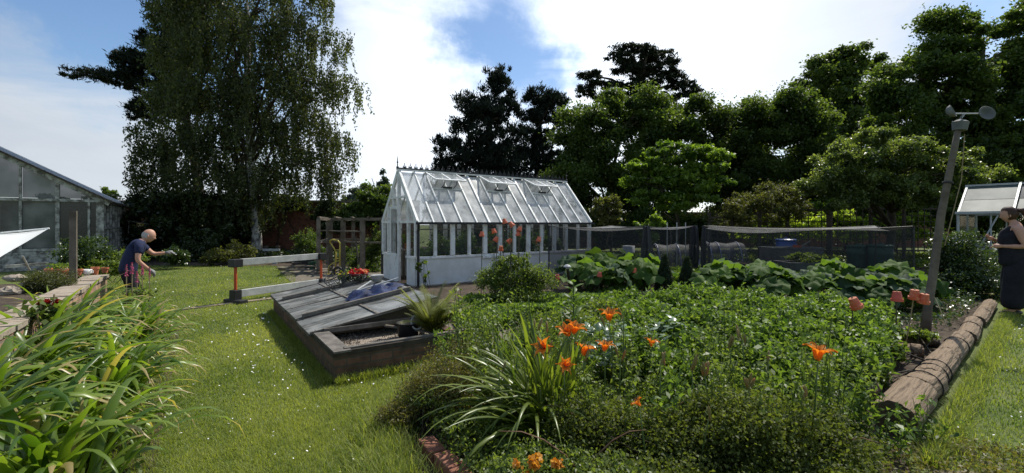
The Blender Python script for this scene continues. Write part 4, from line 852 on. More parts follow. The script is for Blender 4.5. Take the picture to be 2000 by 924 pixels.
# ---- things lying on the lids
def on(a, b_, z=0.): return cf(a, b_, lidz(a)+.02+z)
def wire_basket(name, label, c, r, h, tilt=0., ax=None):
    t = thing(name, c, label, 'basket'); b = MB(); c = np.array(c)
    Z = unit(np.array(ax if ax is not None else (0, 0, 1.))); X = unit(np.cross(Z, (0.1, 1, 0))); Y = np.cross(Z, X)
    for q in (1, .8, .55, .3):
        rr = r*math.sqrt(1-(1-q)**2)*1.0; b.tube([c+Z*h*q+rr*(X*math.cos(s)+Y*math.sin(s)) for s in np.linspace(0, 2*math.pi, 24, endpoint=False)], .005 if q < 1 else .009, 5, close=True)
    for s in np.linspace(0, 2*math.pi, 14, endpoint=False):
        b.tube([c+Z*h*q+r*math.sqrt(1-(1-q)**2)*(X*math.cos(s)+Y*math.sin(s)) for q in (0.02, .15, .35, .6, .8, 1)], .0045, 4)
    # scrolled feet
    for sg in (-1, 1):
        f0 = c+X*sg*r*.8; b.tube([f0+Z*.05, f0-Z*.0+X*sg*.03, f0+X*sg*.06+Z*.02, f0+X*sg*.05+Z*.05, f0+X*sg*.03+Z*.03], .004, 5)
    b.build('wire_frame', m_iron, t); return t
wire_basket('wire_basket', 'empty tipped black wire hanging basket with yellow blooms behind on the lid', on(.86, 3.28, .02), .19, .2, ax=(-.35, -.3, 1))
t = wire_basket('flower_basket', 'black wire basket full of bright red blooms near the greenhouse door', on(1.18, 3.33, .0), .16, .14)
lm_red = leafmat('red_petal', (.42, .012, .02), (.75, .04, .06), .3, .5, .3, tcol=(1.3, .5, .5))
lm_redy = leafmat('mixed_petal', (.75, .05, .05), (.85, .55, .25), .3, .5, .3, tcol=(1.2, 1, .8))
lm_yel = leafmat('yellow_petal', (.65, .50, .02), (.75, .62, .05), .3, .5, .3, tcol=(1.2, 1, .5))
lm_pink = leafmat('pink_petal', (.45, .05, .16), (.66, .16, .32), .35, .5, .3, tcol=(1.2, .8, 1))
lm_pel = leafmat('pelargonium_petal', (.22, .010, .008), (.42, .03, .02), .25, .5, .3, tcol=(1.2, .5, .5))
lm_orange = leafmat('orange_petal', (.82, .23, .02), (.92, .42, .06), .42, .45, .3, tcol=(1.25, .9, .4))
def blooms(parent, c, r, n, m, name='bloom', size=.05):
    c = np.array(c, float); d = unit(rng.normal(size=(n, 3))); d[:, 2] = np.abs(d[:, 2]); C = c+d*r*rng.uniform(.5, 1, (n, 1)); P = np.repeat(C, 7, 0)+rng.normal(0, size*.22, (n*7, 3))
    a, f, cc = leafcloud(P, size*.7, .85, .3, v=np.repeat(rng.uniform(0, 1, n), 7)); return np_obj(name, a, f, m, parent, cc)
blooms(t, on(1.18, 3.33, .12), np.array([.17, .17, .12]), 46, lm_red); blooms(t, on(1.24, 3.26, .13), np.array([.12, .11, .09]), 26, lm_redy)
P = on(1.18, 3.33, .08)+rng.normal(0, .07, (160, 3)); a, f, c = leafcloud(P, .05, .7); np_obj('foliage', a, f, lm_tom, t, c)
t = thing('flower_pot', on(1.02, 3.52), 'small yellow-flowered plant behind the tipped wire basket', 'potted plant'); b = MB(); b.lathe([(.06, -.01), (.09, .1), (.095, .12), (.08, .11)], on(1.02, 3.52), 12); b.build('pot', m_green_pl, t)
blooms(t, on(1.02, 3.52, .12), np.array([.14, .12, .07]), 20, lm_yel); P = on(1.02, 3.52, .11)+rng.normal(0, .055, (160, 3)); a, f, c = leafcloud(P, .05, .7); np_obj('foliage', a, f, lm_bright, t, c)
t = thing('plastic_tub', on(1.36, 2.92), 'pale grey plastic tub behind the red flowers near the door', 'tub'); b = MB(); b.lathe([(.07, 0), (.10, .10), (.11, .11), (.095, .10), (.07, .02), (.001, .02)], on(1.38, 2.96), 14); b.build('tub', m_greypl, t, smooth=True)
t = thing('folded_tarpaulin', on(1.1, 2.05), 'crumpled dark blue tarpaulin heaped on the cold frame lid', 'tarpaulin')
nx, ny = 40, 18; gx, gy = np.meshgrid(np.linspace(-1, 1, nx), np.linspace(-1, 1, ny), indexing='ij')
env = np.clip(1-(gx**4*.8+gy**4*.9), 0, 1); zf = env*(.055+.03*np.sin(gx*9+gy*3)+.028*np.abs(np.sin(gx*4-gy*7))+.02*np.sin(gy*13+gx*4))+.004
sh_ = (1+.13*np.sin(gy*5+1)+.1*np.sin(gx*7)); A_ = 1.02+gx*.44*sh_*.9+gy*.10; B_ = 2.02+gy*.21*(1+.2*np.sin(gx*6))+gx*.03
Vt = np.array([on(a_, b__, z_) for a_, b__, z_ in zip(A_.ravel(), B_.ravel(), zf.ravel())]); i, j = np.meshgrid(np.arange(nx-1), np.arange(ny-1), indexing='ij'); i = i.ravel(); j = j.ravel(); q = i*ny+j
np_obj('sheet', Vt, np.stack([q, q+ny, q+ny+1, q+1], 1), m_bluetarp, t, smooth=False)
t = thing('metal_tube', on(1.1, 2.3, .08), 'pale metal tube lying across the top of the blue tarpaulin', 'pole'); b = MB(); b.tube([on(.72, 2.22, .06), on(1.45, 2.18, .12)], .012, 8); b.build('tube', m_alu, t)
t = thing('metal_tube', on(1.0, 2.6, .05), 'short pale tube slanting up behind the blue tarpaulin', 'pole'); b = MB(); b.tube([on(.80, 2.36, .02), on(1.17, 2.62, .09)], .014, 8); b.build('tube', m_alu, t)

# ================================================================ jump barrier
P0 = gp(460, 592); P1 = np.array([-373*10.3/F, 10.3, 0]); d = unit(P1-P0)
T = thing('barrier', P0, 'low barrier of two whitish beams on orange posts with black end blocks', 'barrier')
s_ = unit(np.cross(d, UP))
for P in (P0, P1):
    b = MB(); b.box(P+(0, 0, .035), (.16, .50, .07), d, s_); b.box(P+(0, 0, .14), (.15, .16, .22), d, s_); b.build('foot_block', m_black, T, bevel=.008)
    b = MB(); b.tube([P+(0, 0, .2), P+(0, 0, .70)], .027, 12); b.build('post', m_orange, T, smooth=False)
    b = MB(); b.box(P+(0, 0, .76), (.19, .17, .15), d, s_); b.build('end_block', m_black, T, bevel=.008)
b = MB(); b.bar(P0+d*.10+(0, 0, .77), P1-d*.10+(0, 0, .77), .06, .13); b.build('beam', m_beam, T, bevel=.006)
b = MB(); b.bar(P0+d*.08+(0, 0, .17), P1-d*.08+(0, 0, .17), .06, .14); b.build('beam', m_beam, T, bevel=.006)
t = thing('string_line', gp(340, 575), 'thin pale string stretched low over the lawn to the barrier', 'string'); b = MB(); b.tube(curve(at(335, 577, 9.2), at(455, 563, 9.4), .02, 8), .004, 4); b.tube(curve(at(455, 563, 9.4), at(560, 550, 10.4), .02, 8), .004, 4); b.build('string', m_cane, t)
# second small barrier-like bench behind
T = thing('low_bench', gp(545, 498), 'low dark trestle bench with one pale rail beyond the lawn', 'bench'); y = 18.
for px in (520, 543): b = MB(); x = (px-1000)*y/F; b.bar((x, y, 0), (x, y, .58), .10, .1); b.box((x, y, .60), (.14, .14, .06)); b.build('leg', m_darkwood, T)
b = MB(); b.bar(((515-1000)*y/F, y-.06, .47), ((548-1000)*y/F, y-.06, .47), .04, .09); b.build('rail', m_beam, T)
# clutter on the far path
t = thing('timber_stack', gp(575, 530), 'loose rough boards lying on the far earth path', 'boards')
for i in range(9):
    p = gp(540+rng.uniform(0, 70), 523+rng.uniform(0, 16))+(0, 0, .04+.02*i); th = rng.uniform(-.4, .5); q = p+np.array([math.cos(th), math.sin(th), 0])*rng.uniform(.6, 1.3)
    b = MB(); b.bar(p, q, .10, .03); b.build('board', m_wood, t)
for i, (px, py, l) in enumerate([(583, 522, 'black plastic crate on the far path left of the right barrier post'), (600, 524, 'dark square tub right behind the barrier')]):
    t = thing('plastic_crate', gp(px, py), l, 'crate'); c = gp(px, py); b = MB(); b.box(c+(0, 0, .02), (.4, .3, .03), V, U)
    for (a0, b0, w, h) in ((.19, 0, .02, .3), (-.19, 0, .02, .3), (0, .14, .36, .02), (0, -.14, .36, .02)): b.box(c+V*a0+U*b0+(0, 0, .17), (w, h, .27), V, U)
    b.build('crate', m_black, t)
for i, (px, py, mm, l) in enumerate([(610, 528, m_green_pl, 'green watering can-sized pot beside the right barrier post'), (537, 516, m_greypl, 'small grey pot lying by the lawn edge behind the beam')]):
    t = thing('plant_pot', gp(px, py), l, 'plant pot'); b = MB(); b.lathe([(.08, 0), (.12, .24), (.13, .24), (.13, .28), (.11, .27), (.08, .05), (.001, .05)], gp(px, py), 14); b.build('pot', mm, t)
# yellow sack truck
T = thing('sack_truck', gp(655, 537), 'yellow tubular sack truck leaning on the timber cage', 'sack truck'); y = 13.3
def st(px, py, dy=0): return at(px, py, y+dy)
b = MB(); b.tube([st(645, 470, .05), st(650, 468), st(659, 469), st(664, 475), st(664, 534)], .022, 8); b.tube([st(645, 474, .3), st(652, 484, .3), st(656, 492, .3), st(655, 534, .3)], .022, 8); b.tube([st(645, 470, .05), st(645, 474, .3)], .022, 8)
for py in (488, 505, 522): b.tube([st(664, py), st(656, py, .3)], .015, 6)
b.tube([st(642, 535, -.1), st(642, 520, -.1), st(650, 514, -.05), st(664, 508)], .018, 8)
b.build('frame', m_yellow, T, smooth=True)
for dy in (-.05, .38):
    c = st(660, 530, dy); b = MB(); b.tube([c+.12*np.array([math.cos(s), 0, math.sin(s)]) for s in np.linspace(0, 2*math.pi, 16, endpoint=False)], .035, 8, close=True); b.build('wheel', m_black, T, smooth=True)
b = MB(); b.box(st(650, 535, .15), (.28, .35, .02)); b.build('toe_plate', m_yellow, T)

# ================================================================ canes topped with orange pots
def pot_mesh(c, ax, r, h, t, m1, m2):
    b = MB(); b.lathe([(r*.68, h*1.0), (r*.92, h*.28), (r*1.06, h*.28), (r*1.06, 0), (r*.93, 0), (r*.80, h*.3), (r*.6, h*.9)], c, 18, ax, cap=False)
    b.lathe([(r*.62, h*.97), (r*.18, h*.985)], c, 18, ax, cap=False)
    p = b.build('pot', m1, t, smooth=False); b = MB(); b.lathe([(r*.69, h*.995), (r*.55, h*1.01), (r*.2, h*1.0)], c, 18, ax, cap=False); b.build('worn_base_ring', m2, p); return p
def cane_pot(px, py, Y, r, label, lean=(0, 0), tilt=(0, 0), group='plant pots upturned on canes', base=None, dark=True, red=False, h=None):
    c = at(px, py, Y); ba = np.array([c[0]+lean[0], c[1]+lean[1], 0]); t = thing('cane_with_pot', ba, label, 'cane', group)
    ax = unit(np.array([tilt[0], tilt[1], 1.])); h = h or r*2.0
    b = MB(); b.tube([ba, ba*.5+c*.5+(rng.normal()*.01, 0, 0), c+ax*h*.8], .0065 if r < .05 else .0065, 6); b.build('cane', m_darkcane if dark else m_cane, t)
    pot_mesh(c-ax*h*.3, ax, r, h, t, m_redpot if red else m_orangepot, m_potrim); return t
gl = [(941, 459, 'orange pot on a cane, furthest left of those before the greenhouse windows', .1, .15), (965, 453, 'upper of two orange pots close together left of centre before the greenhouse', -.3, .1), (968, 469, 'lower of two orange pots close together left of centre before the greenhouse', .5, .2), (978, 487, 'lowest orange pot on a cane before the greenhouse, just above the tall bush', .1, -.2), (986, 434, 'highest orange pot on a cane, up against the greenhouse gutter', -.3, .1), (1000, 440, 'tilted orange pot on a cane just right of the highest one', -.8, .1), (994, 472, 'strongly tilted orange pot low between the canes before the greenhouse', .9, .2), (1014, 449, 'upper of a pair of orange pots almost touching before the greenhouse', .3, .3), (1012, 458, 'lower of a pair of orange pots almost touching before the greenhouse', .1, .1), (1052, 469, 'orange pot with pale top, rightmost before the greenhouse by the black net', .25, .1)]
for i, (px, py, l, tx_, ty_) in enumerate(gl): cane_pot(px, py, 7.7+.13*(i % 5)+(.5 if i < 2 else 0), .045, l, (rng.normal()*.03, rng.normal()*.05), (tx_, ty_))
for (px, py, l, Y) in [(1088, 543, 'red pot on a short cane right of the tall bush', 8.2), (1171, 538, 'small red pot on a cane before the left squash leaves', 8.8), (1196, 529, 'orange pot on a cane second from right among the left squash leaves', 9.1), (1239, 530, 'orange pot on a cane beside the slanting cage pole', 9.0)]:
    cane_pot(px, py, Y, .048, l, (0, 0), (.08, .05), red=px < 1190)
for (px, py, l, Y, tl, ln, rd) in [(1672, 596, 'tilted orange pot on a cane, furthest left of the four by the leaning pole', 4.6, (-.45, .1), (.03, .1), False), (1752, 583, 'dark red pot on a cane, second of the four by the leaning pole', 5.1, (.02, .05), (-.02, .05), True), (1786, 579, 'double-stacked orange pot on a cane just left of the leaning pole', 5.2, (-.03, -.1), (-.03, .1), False), (1804, 587, 'orange pot on a cane directly in front of the leaning pole base', 5.15, (.04, -.15), (0, .1), False)]:
    cane_pot(px, py, Y, .056, l, ln, tl, red=rd, dark=px != 1786)
t = thing('garden_lamp', gp(1112, 575), 'dark mushroom-topped garden stake lamp among the bright leaves', 'lamp'); c = at(1108, 522, 8.3)
b = MB(); b.tube([gp(1116, 580)*[1, 1, 0]+[0, 0, 0], c], .028, 8); b.build('stake', m_darkwood, t); b = MB(); b.lathe([(.03, -.03), (.035, .0), (.075, .005), (.07, .02), (.04, .045), (.001, .055)], c, 14); b.build('cap', m_greypl, t)

# ================================================================ leaning pole with cups
pb = gp(1808, 652); PY = pb[1]
T = thing('leaning_pole', pb, 'tall leaning timber pole topped by a grey bucket and two pale dishes', 'pole')
b = MB(); pts = [pb-(0, 0, .1), at(1812, 600, PY), at(1822, 540, PY), at(1838, 420, PY), at(1852, 350, PY-.02), at(1864, 290, PY-.05), at(1872, 250, PY-.06)]
b.tube(pts, [.054, .052, .050, .045, .041, .037, .035], 12); pole = b.build('pole', m_wood, T, smooth=True)
b = MB(); b.lathe([(.058, -.012), (.064, 0), (.058, .012)], at(1851, 357, PY-.02), 12, (.15, 0, 1), cap=False); b.lathe([(.07, -.008), (.073, 0), (.07, .008)], at(1824, 500, PY), 12, (.1, 0, 1), cap=False); b.v = b.v[:36]; b.f = [q for q in b.f if max(q) < 36]; b.build('clamp', m_iron, T)
top = at(1874, 255, PY-.06)
b = MB(); b.lathe([(.075, 0), (.088, .10), (.093, .11), (.085, .115), (.05, .14), (.013, .155), (.010, .2)], top, 20, (.12, 0, 1)); b.build('bucket', m_slate, T, smooth=False)
hub = at(1884, 222, PY-.06); b = MB(); b.tube([hub+(-.06, 0, -.08), hub], .012, 6); b.tube([at(1858, 222, PY-.1), hub, at(1915, 222, PY+.05)], .010, 6); b.build('cross_arm', m_alu, T)
b = MB(); b.lathe([(.001, 0), (.05, .012), (.075, .035), (.088, .075), (.083, .075), (.07, .04), (.045, .02), (.001, .008)], at(1848, 222, PY-.10), 20, (.55, -.75, .35), cap=False); b.build('dish', m_slate, T, smooth=True)
b = MB(); b.lathe([(.001, 0), (.06, .010), (.08, .027), (.10, .052), (.095, .055), (.07, .032), (.045, .016), (.001, .006)], at(1922, 224, PY+.05), 20, (-.15, -.95, .25), cap=False); b.build('dish', m_slate, T, smooth=True)
b = MB(); b.tube(curve(at(1884, 262, PY-.05), at(1878, 350, PY), .0, 6)+curve(at(1878, 350, PY), at(1845, 480, PY), .0, 6)[1:], .006, 5); b.tube(curve(at(1822, 575, PY), at(1850, 640, PY-.3), -.02, 6), .006, 5); b.build('cord', m_cane, T)

# ================================================================ log edging on the right
segs = [(0, .82, .135, 'thickest cut log at the near end of the edging, its dark sawn end facing left'), (.86, 1.30, .126, 'short log just behind the near thick log, bound with black wire'), (1.34, 2.45, .116, 'long pale log in the middle of the right-hand edging'), (2.49, 3.8, .106, 'fourth log from the near end of the edging, beside the leaning pole'), (3.84, 5.25, .098, 'fifth log from the near end, with dark bands across it'), (5.30, 7.7, .092, 'farthest log of the edging, ending near the woman')]
lp = np.cross(UP, LD)
for i, (s0, s1, r, l) in enumerate(segs):
    c0 = LOG0+LD*(s0+.0)+(0, 0, r-.02); c1 = LOG0+LD*(s1-.01)+(0, 0, r-.03); jj = lp*rng.normal()*.018; c0 = c0+jj; c1 = c1-jj
    T = thing('edging_log', c0*[1, 1, 0], l, 'log', 'logs edging the vegetable bed'); K = 14; n_ = 64; vs = []; X_ = lp; Z_ = UP
    for k in range(K+1):
        s = k/K; c = c0*(1-s)+c1*s; 
        for q in range(n_):
            th = 2*math.pi*q/n_; rr = r*(1+.02*math.sin(2*th+i*2)+.02*math.sin(3*th+i)+.012*math.sin(5*th+2*i+s*1.5)+.022*math.sin(11*th+i+s*2)-.045*max(0, math.sin(7*th+i*1.3+.5*math.sin(s*4)))**12-.03*max(0, math.sin(4*th+i+.7))**20-(.07 if k in (0, K) else .0 if k in (1, K-1) else 0))*(1+.02*math.sin(s*9+i)); vs.append(c+rr*(X_*math.cos(th)+Z_*math.sin(th)))
    b = MB(); b.add(vs, [(k*n_+q, (k+1)*n_+q, (k+1)*n_+(q+1) % n_, k*n_+(q+1) % n_) for k in range(K) for q in range(n_)]); lg = b.build('trunk_wood', m_log, T, smooth=True)
    for (cc, off, sg) in ((c0, 0, -1), (c1, K*n_, 1)):
        b = MB()
        ring = [vs[off+q] for q in range(n_)]; b.add([cc+LD*sg*.006]+[p+LD*sg*.003 for p in ring], [((0, 1+q, 1+(q+1) % n_) if sg > 0 else (0, 1+(q+1) % n_, 1+q)) for q in range(n_)])
        b.build('sawn_end', m_logend, T)
    if i < 5:
        for s in ([] if i == 0 else [.5] if i == 1 else [.12, .3] if i == 2 else [.5]):
            b = MB(); c = c0*(1-s)+c1*s; tl = rng.normal()*.12
            b.tube([c+(r*1.045)*(X_*math.cos(th)+Z_*math.sin(th))+LD*tl*r*math.sin(th) for th in np.linspace(0, 2*math.pi, 20, endpoint=False)], .006, 5, close=True)
            b.build('binding_wire', m_iron, T)
def smalllog(p0, p1, r, label):
    p0 = np.array(p0); p1 = np.array(p1); t = thing('edging_log', p0*[1, 1, 0], label, 'log', 'logs edging the vegetable bed'); b = MB(); pts = curve(p0+(0, 0, r*.7), p1+(0, 0, r*.7), 0, 5, .015); b.tube(pts, [r*(1+.05*math.sin(i*2)) for i in range(6)], 12); b.build('trunk_wood', m_log, t, smooth=True)
smalllog(gp(875, 600), gp(925, 612), .07, 'thin dark log lying across the gravel path beyond the fern')
smalllog(gp(990, 628), gp(1052, 618), .08, 'short log in front of the tall green bush, left piece')
smalllog(gp(1056, 616), gp(1100, 606), .08, 'short log in front of the tall green bush, right piece')
smalllog(gp(1180, 578), gp(1290, 590), .10, 'curving dark log at the foot of the left squash plants')
smalllog(gp(1735, 690), gp(1800, 696), .08, 'pale inner log lying at the foot of the pot-topped canes')
smalllog(gp(1740, 672), gp(1830, 678), .06, 'thin inner log just behind the canes near the leaning pole')
smalllog(gp(1690, 812)+(.25, .25, 0), gp(1745, 780)+(.1, .35, 0), .06, 'thin pale log tucked left of the thick near log')

# ================================================================ net cages
def cage(name, label, cs, z, topm, poles, sagd=.10):
    T = thing(name, (cs[0][0], cs[0][1], 0), label, 'net cage', 'black net crop cages'); n = len(cs); P = [np.array([c[0], c[1], 0.]) for c in cs]
    for i, p in enumerate(P):
        b = MB(); ln = poles[i]; b.tube([p+np.array([ln[0], ln[1], 0]), p+(0, 0, z+.02)], .018, 6); b.build('pole', m_iron, T)
    for i in range(n):
        p, q = P[i], P[(i+1) % n]; L_ = np.linalg.norm(q-p); K = 28; vs = []; fs = []
        nr = unit(np.cross(q-p, UP))
        for r_ in range(5):
            h = r_/4
            for k in range(K+1):
                s = k/K; c = p*(1-s)+q*s; sg = -sagd*.5*4*s*(1-s)*(h > .99)
                vs.append(c+(0, 0, .02+(z-.02)*h+sg)+nr*(.02*math.sin(s*L_*9+i)+.02*math.sin(s*L_*4+h*3)))
        fs = [(r_*(K+1)+k, r_*(K+1)+k+1, (r_+1)*(K+1)+k+1, (r_+1)*(K+1)+k) for r_ in range(4) for k in range(K)]
        b = MB(); b.add(vs, fs); b.build('net_side', m_net, T)
        b = MB(); b.tube([p*(1-s)+q*s+(0, 0, z-sagd*.5*4*s*(1-s)+.004) for s in np.linspace(0, 1, 9)], .009, 5); b.build('top_cord', m_iron, T)
    K = 16; vs = []
    for i in range(K+1):
        for j in range(K+1):
            s, t_ = i/K, j/K; c = (P[0]*(1-s)+P[1]*s)*(1-t_)+(P[3]*(1-s)+P[2]*s)*t_
            vs.append(c+(0, 0, z-sagd*(4*s*(1-s)*.5*(1-t_)+4*s*(1-s)*.5*t_)-sagd*.8*4*t_*(1-t_)*(.6+.4*math.sin(s*7))))
    b = MB(); b.add(vs, [(i*(K+1)+j, (i+1)*(K+1)+j, (i+1)*(K+1)+j+1, i*(K+1)+j+1) for i in range(K) for j in range(K)]); b.build('net_top', topm, T); return T
c1_ = cage('net_cage', 'black net crop cage left of the gap, reaching from the greenhouse corner', [(.95, 11.5), (2.95, 10.0), (5.15, 12.6), (3.15, 14.1)], 1.45, m_nettop, [(0, 0), (-.12, -.05), (0, 0), (0, 0)], .12)
cage('net_cage', 'larger black net crop cage right of the gap, with a pale sagging top', [(4.75, 11.1), (8.36, 9.3), (9.6, 11.8), (6.0, 13.6)], 1.455, m_nettop, [(-.05, 0), (0, 0), (0, 0), (0, 0)], .16)
# bunched folds of net hanging at the cage corners
for (x, y, w, l) in [(3.05, 10.15, .09, 'bunched black net hanging at the near corner of the left cage'), (5.1, 12.5, .10, 'bunched black net hanging at the far right corner of the left cage'), (4.78, 11.15, .05, 'narrow bunch of black net at the left corner of the right cage')]:
    t = thing('bunched_net', (x, y, 0), l, 'netting'); vs = []; n_ = 20; K = 10
    for k in range(K+1):
        for q in range(n_):
            th = 2*math.pi*q/n_; rr = w*(1+.35*math.sin(5*th+k*.3))*(.6+.5*math.sin(k/K*3.1)+.2*(k < 2)); vs.append((x+rr*math.cos(th), y+rr*math.sin(th), .05+1.42*k/K))
    b = MB(); b.add(vs, [(k*n_+q, k*n_+(q+1) % n_, (k+1)*n_+(q+1) % n_, (k+1)*n_+q) for k in range(K) for q in range(n_)]); b.build('folds', seemat('bunched_net_mat', (.035, .035, .04), .85, amp=.1), t)
for i, px in enumerate((1303, 1322, 1339)):
    t = thing('cane', at(px, 448, 11.5+i*.5)*[1, 1, 0], 'pale cane tip poking above the left net cage, %s from left' % ORD[i], 'cane', 'cane tips above the net'); Y = 11.5+i*.5; b = MB(); x = (px-1000)*Y/F; b.tube([(x, Y, 0), (x, Y, 1.55)], .012, 6); b.build('cane', m_greypl, t)
# hoop tunnels
def tunnel(x0, x1, y, r, h, hx, label):
    T = thing('hoop_tunnel', (x0, y, 0), label, 'hoop tunnel', 'mesh hoop tunnels'); K = 12
    def arc(x, s=1.): return [(x, y-r*math.cos(th)*s, h*math.sin(th)*s) for th in np.linspace(0, math.pi, K+1)]
    for x in hx: b = MB(); b.tube(arc(x), .018, 6); b.build('hoop', m_hoop, T)
    vs = []; M_ = 24
    for i in range(M_+1):
        x = x0+(x1-x0)*i/M_; dmin = min(abs(x-q) for q in hx); s = 1-.07*min(1, dmin/.4); vs += arc(x, s)
    b = MB(); b.add(vs, [(i*(K+1)+j, (i+1)*(K+1)+j, (i+1)*(K+1)+j+1, i*(K+1)+j+1) for i in range(M_) for j in range(K)]); b.build('mesh_cover', m_hoopnet, T, smooth=True)
m_hoop = mat('blue_grey_pipe', (.16, .19, .30), (.30, .33, .42), 5., rough=.4, bump=0)
tunnel(4.5, 5.9, 14.2, .5, .88, (4.55, 5.2, 5.75), 'low blue-hooped mesh tunnel seen through the gap between the net cages')
tunnel(6.3, 7.5, 14.6, .5, .92, (6.35, 6.65, 7.3), 'second blue-hooped mesh tunnel, inside the left part of the right cage view')
# planters, butts, bins behind
def planter(name, label, cx, cy, w, d_, h, mm, soil=True, cat='planter'):
    t = thing(name, (cx, cy, 0), label, cat); b = MB(); w2, d2 = w/2, d_/2
    for (x, y, sx, sy) in ((0, -d2, w, .05), (0, d2, w, .05), (-w2+.025, 0, .05, d_-.05), (w2-.025, 0, .05, d_-.05)): b.box((cx+x, cy+y, h/2), (sx, sy, h))
    b.box((cx, cy-d2-.005, h-.03), (w+.06, .08, .05)); b.box((cx, cy+d2+.005, h-.03), (w+.06, .08, .05)); b.build('box', mm, t)
    b = MB(); b.box((cx, cy, h-.07), (w-.1, d_-.05, .02)); b.build('soil', m_soil, t)
    return t
planter('raised_planter', 'long grey raised planter box farthest back, with an orange-headed broom on it', 8.6, 13.8, 1.5, .7, .80, m_slate)
planter('raised_planter', 'dark grey raised planter overgrown with greenery in front of the long one', 8.3, 12.6, 1.4, .7, .45, m_slate)
planter('raised_planter', 'small pale whitish planter block at the left of the right squash plants', 6.5, 10.5, .5, .4, .30, m_greypl)
planter('raised_planter', 'low dark planter at the left edge of the planters behind the cage net', 7.0, 12.9, .8, .6, .38, m_darkwood)
t = thing('broom', (8.5, 13.6, .8), 'broom with orange head lying over the long grey planter', 'broom'); b = MB(); b.tube([at(1562, 483, 13.5), at(1582, 471, 13.6)], .025, 8); b.build('handle', m_wood, t); b = MB(); b.bar(at(1550, 481, 13.5), at(1563, 483, 13.5), .09, .09); b.build('brush_head', m_orange, t)
for (px, py, Y, r, h, mm, l) in [(1720, 0, 12.6, .29, .92, m_green_pl, 'dark green lidded water butt under the apple tree, nearer the right'), (1676, 0, 13.1, .28, .88, m_green_pl, 'dark green lidded water butt left of its neighbour under the apple tree'), (1535, 0, 15.6, .32, .98, m_blue, 'deep blue barrel behind the long grey planter'), (1858, 0, 11.6, .24, 1.12, m_blue, 'blue barrel between the leaning pole and the aluminium greenhouse')]:
    x = (px-1000)*Y/F; t = thing('water_butt' if mm is m_green_pl else 'blue_barrel', (x, Y, 0), l, 'barrel')
    b = MB(); b.lathe([(r*.85, 0), (r*.97, h*.3), (r, h*.33), (r*.98, h*.36), (r, h*.7), (r*1.03, h*.73), (r, h*.76), (r*.97, h*.95)], (x, Y, 0), 22); b.build('barrel', mm, t, smooth=True)
    b = MB(); b.lathe([(r*1.04, h*.95), (r*1.04, h*.985), (r*.9, h*1.01), (.06, h*1.02), (.05, h*1.06), (.001, h*1.06)], (x, Y, 0), 22); b.build('lid', mm, t)
c = at(1228, 520, 13.3)*[1, 1, 0]; t = thing('grey_tub', c, 'pale grey translucent tub behind the net of the left cage', 'tub'); b = MB(); b.lathe([(.14, 0), (.17, .55), (.18, .86), (.165, .85), (.13, .05), (.001, .05)], c, 18); b.build('tub', m_greypl, t, smooth=True)
c = gp(1172, 520); t = thing('white_sack', c, 'small crumpled white sack on the ground by the greenhouse far corner', 'sack'); b = MB(); b.ball(c+(0, 0, .12), (.22, .15, .16), 12, 8)
b.v = [tuple(np.array(p)*[1, 1, 1]+np.array([.02, .02, .015])*math.sin(p[0]*40+p[2]*50)) for p in b.v]; b.build('sack', m_white, t)

# ================================================================ left raised bed and its things
WL0 = np.array([-3.72, 3.20, 0.])-U*1.6
T = thing('raised_bed_wall', WL0, 'low tan brick wall of the raised bed on the left, running away from the viewer', 'wall')
b = MB(); b.box(WL0+U*3.35-V*.14+(0, 0, .32), (.24, 6.6, .64), V, U); b.build('wall', m_brick, T)
b = MB()
for k in range(22): b.box(WL0+U*(.16+k*.302)-V*.14+(0, 0, .655+.004*(k % 3)), (.27+.02*(k % 2), .285+.008*(k % 3 == 1), .04+.006*(k % 2)), V, U)
b.build('coping_stones', m_stone, T)
b = MB(); b.poly([WL0-V*.26+(0, 0, .60), WL0+U*6.7-V*.26+(0, 0, .60), WL0+U*6.7-V*4+(0, 0, .60), WL0-V*4+(0, 0, .60)]); b.poly([WL0+U*6.68-V*.26+(0, 0, .60), WL0+U*6.68-V*4+(0, 0, .60), WL0+U*6.68-V*4, WL0+U*6.68-V*.26]); tag(b.build('raised_soil', m_soil), kind='structure')
def rb(px, py, z=.60):
    Y = (H-z)*F/(py-HY); return np.array([(px-1000)*Y/F, Y, z])
for i, (px, py, sx, l) in enumerate([(30, 548, .30, 'flat grey stone slab lying in the raised bed near the left edge'), (60, 562, .22, 'small tilted stone in the raised bed beside the bushy shrub'), (18, 575, .26, 'rough tan stone at the extreme left of the raised bed')]):
    c = rb(px, py); t = thing('stone', c, l, 'stone'); b = MB(); b.ball(c+(0, 0, .04), (sx*.6, sx*.4, .06), 9, 6); b.v = [tuple(np.array(p)+rng.normal(0, .008, 3)) for p in b.v]; b.build('stone', m_stone, t)
c = np.array([-882*6.9/F, 6.9, .76]); c = gp(118, 528)*0+np.array([-882*6.55/F, 6.55, .685])
t = thing('terracotta_bowl', c, 'wide terracotta bowl of seedlings on the raised bed wall', 'plant pot'); b = MB(); b.lathe([(.115, 0), (.15, .12), (.17, .13), (.17, .17), (.15, .17), (.14, .13), (.001, .13)], c, 22); b.build('bowl', m_terra, t)
P = c+(0, 0, .19)+np.stack([rng.normal(0, .07, 260), rng.normal(0, .07, 260), rng.uniform(-.03, .05, 260)], 1); a, f, cc = leafcloud(P, .03, .8); np_obj('seedlings', a, f, lm_bright, t, cc)
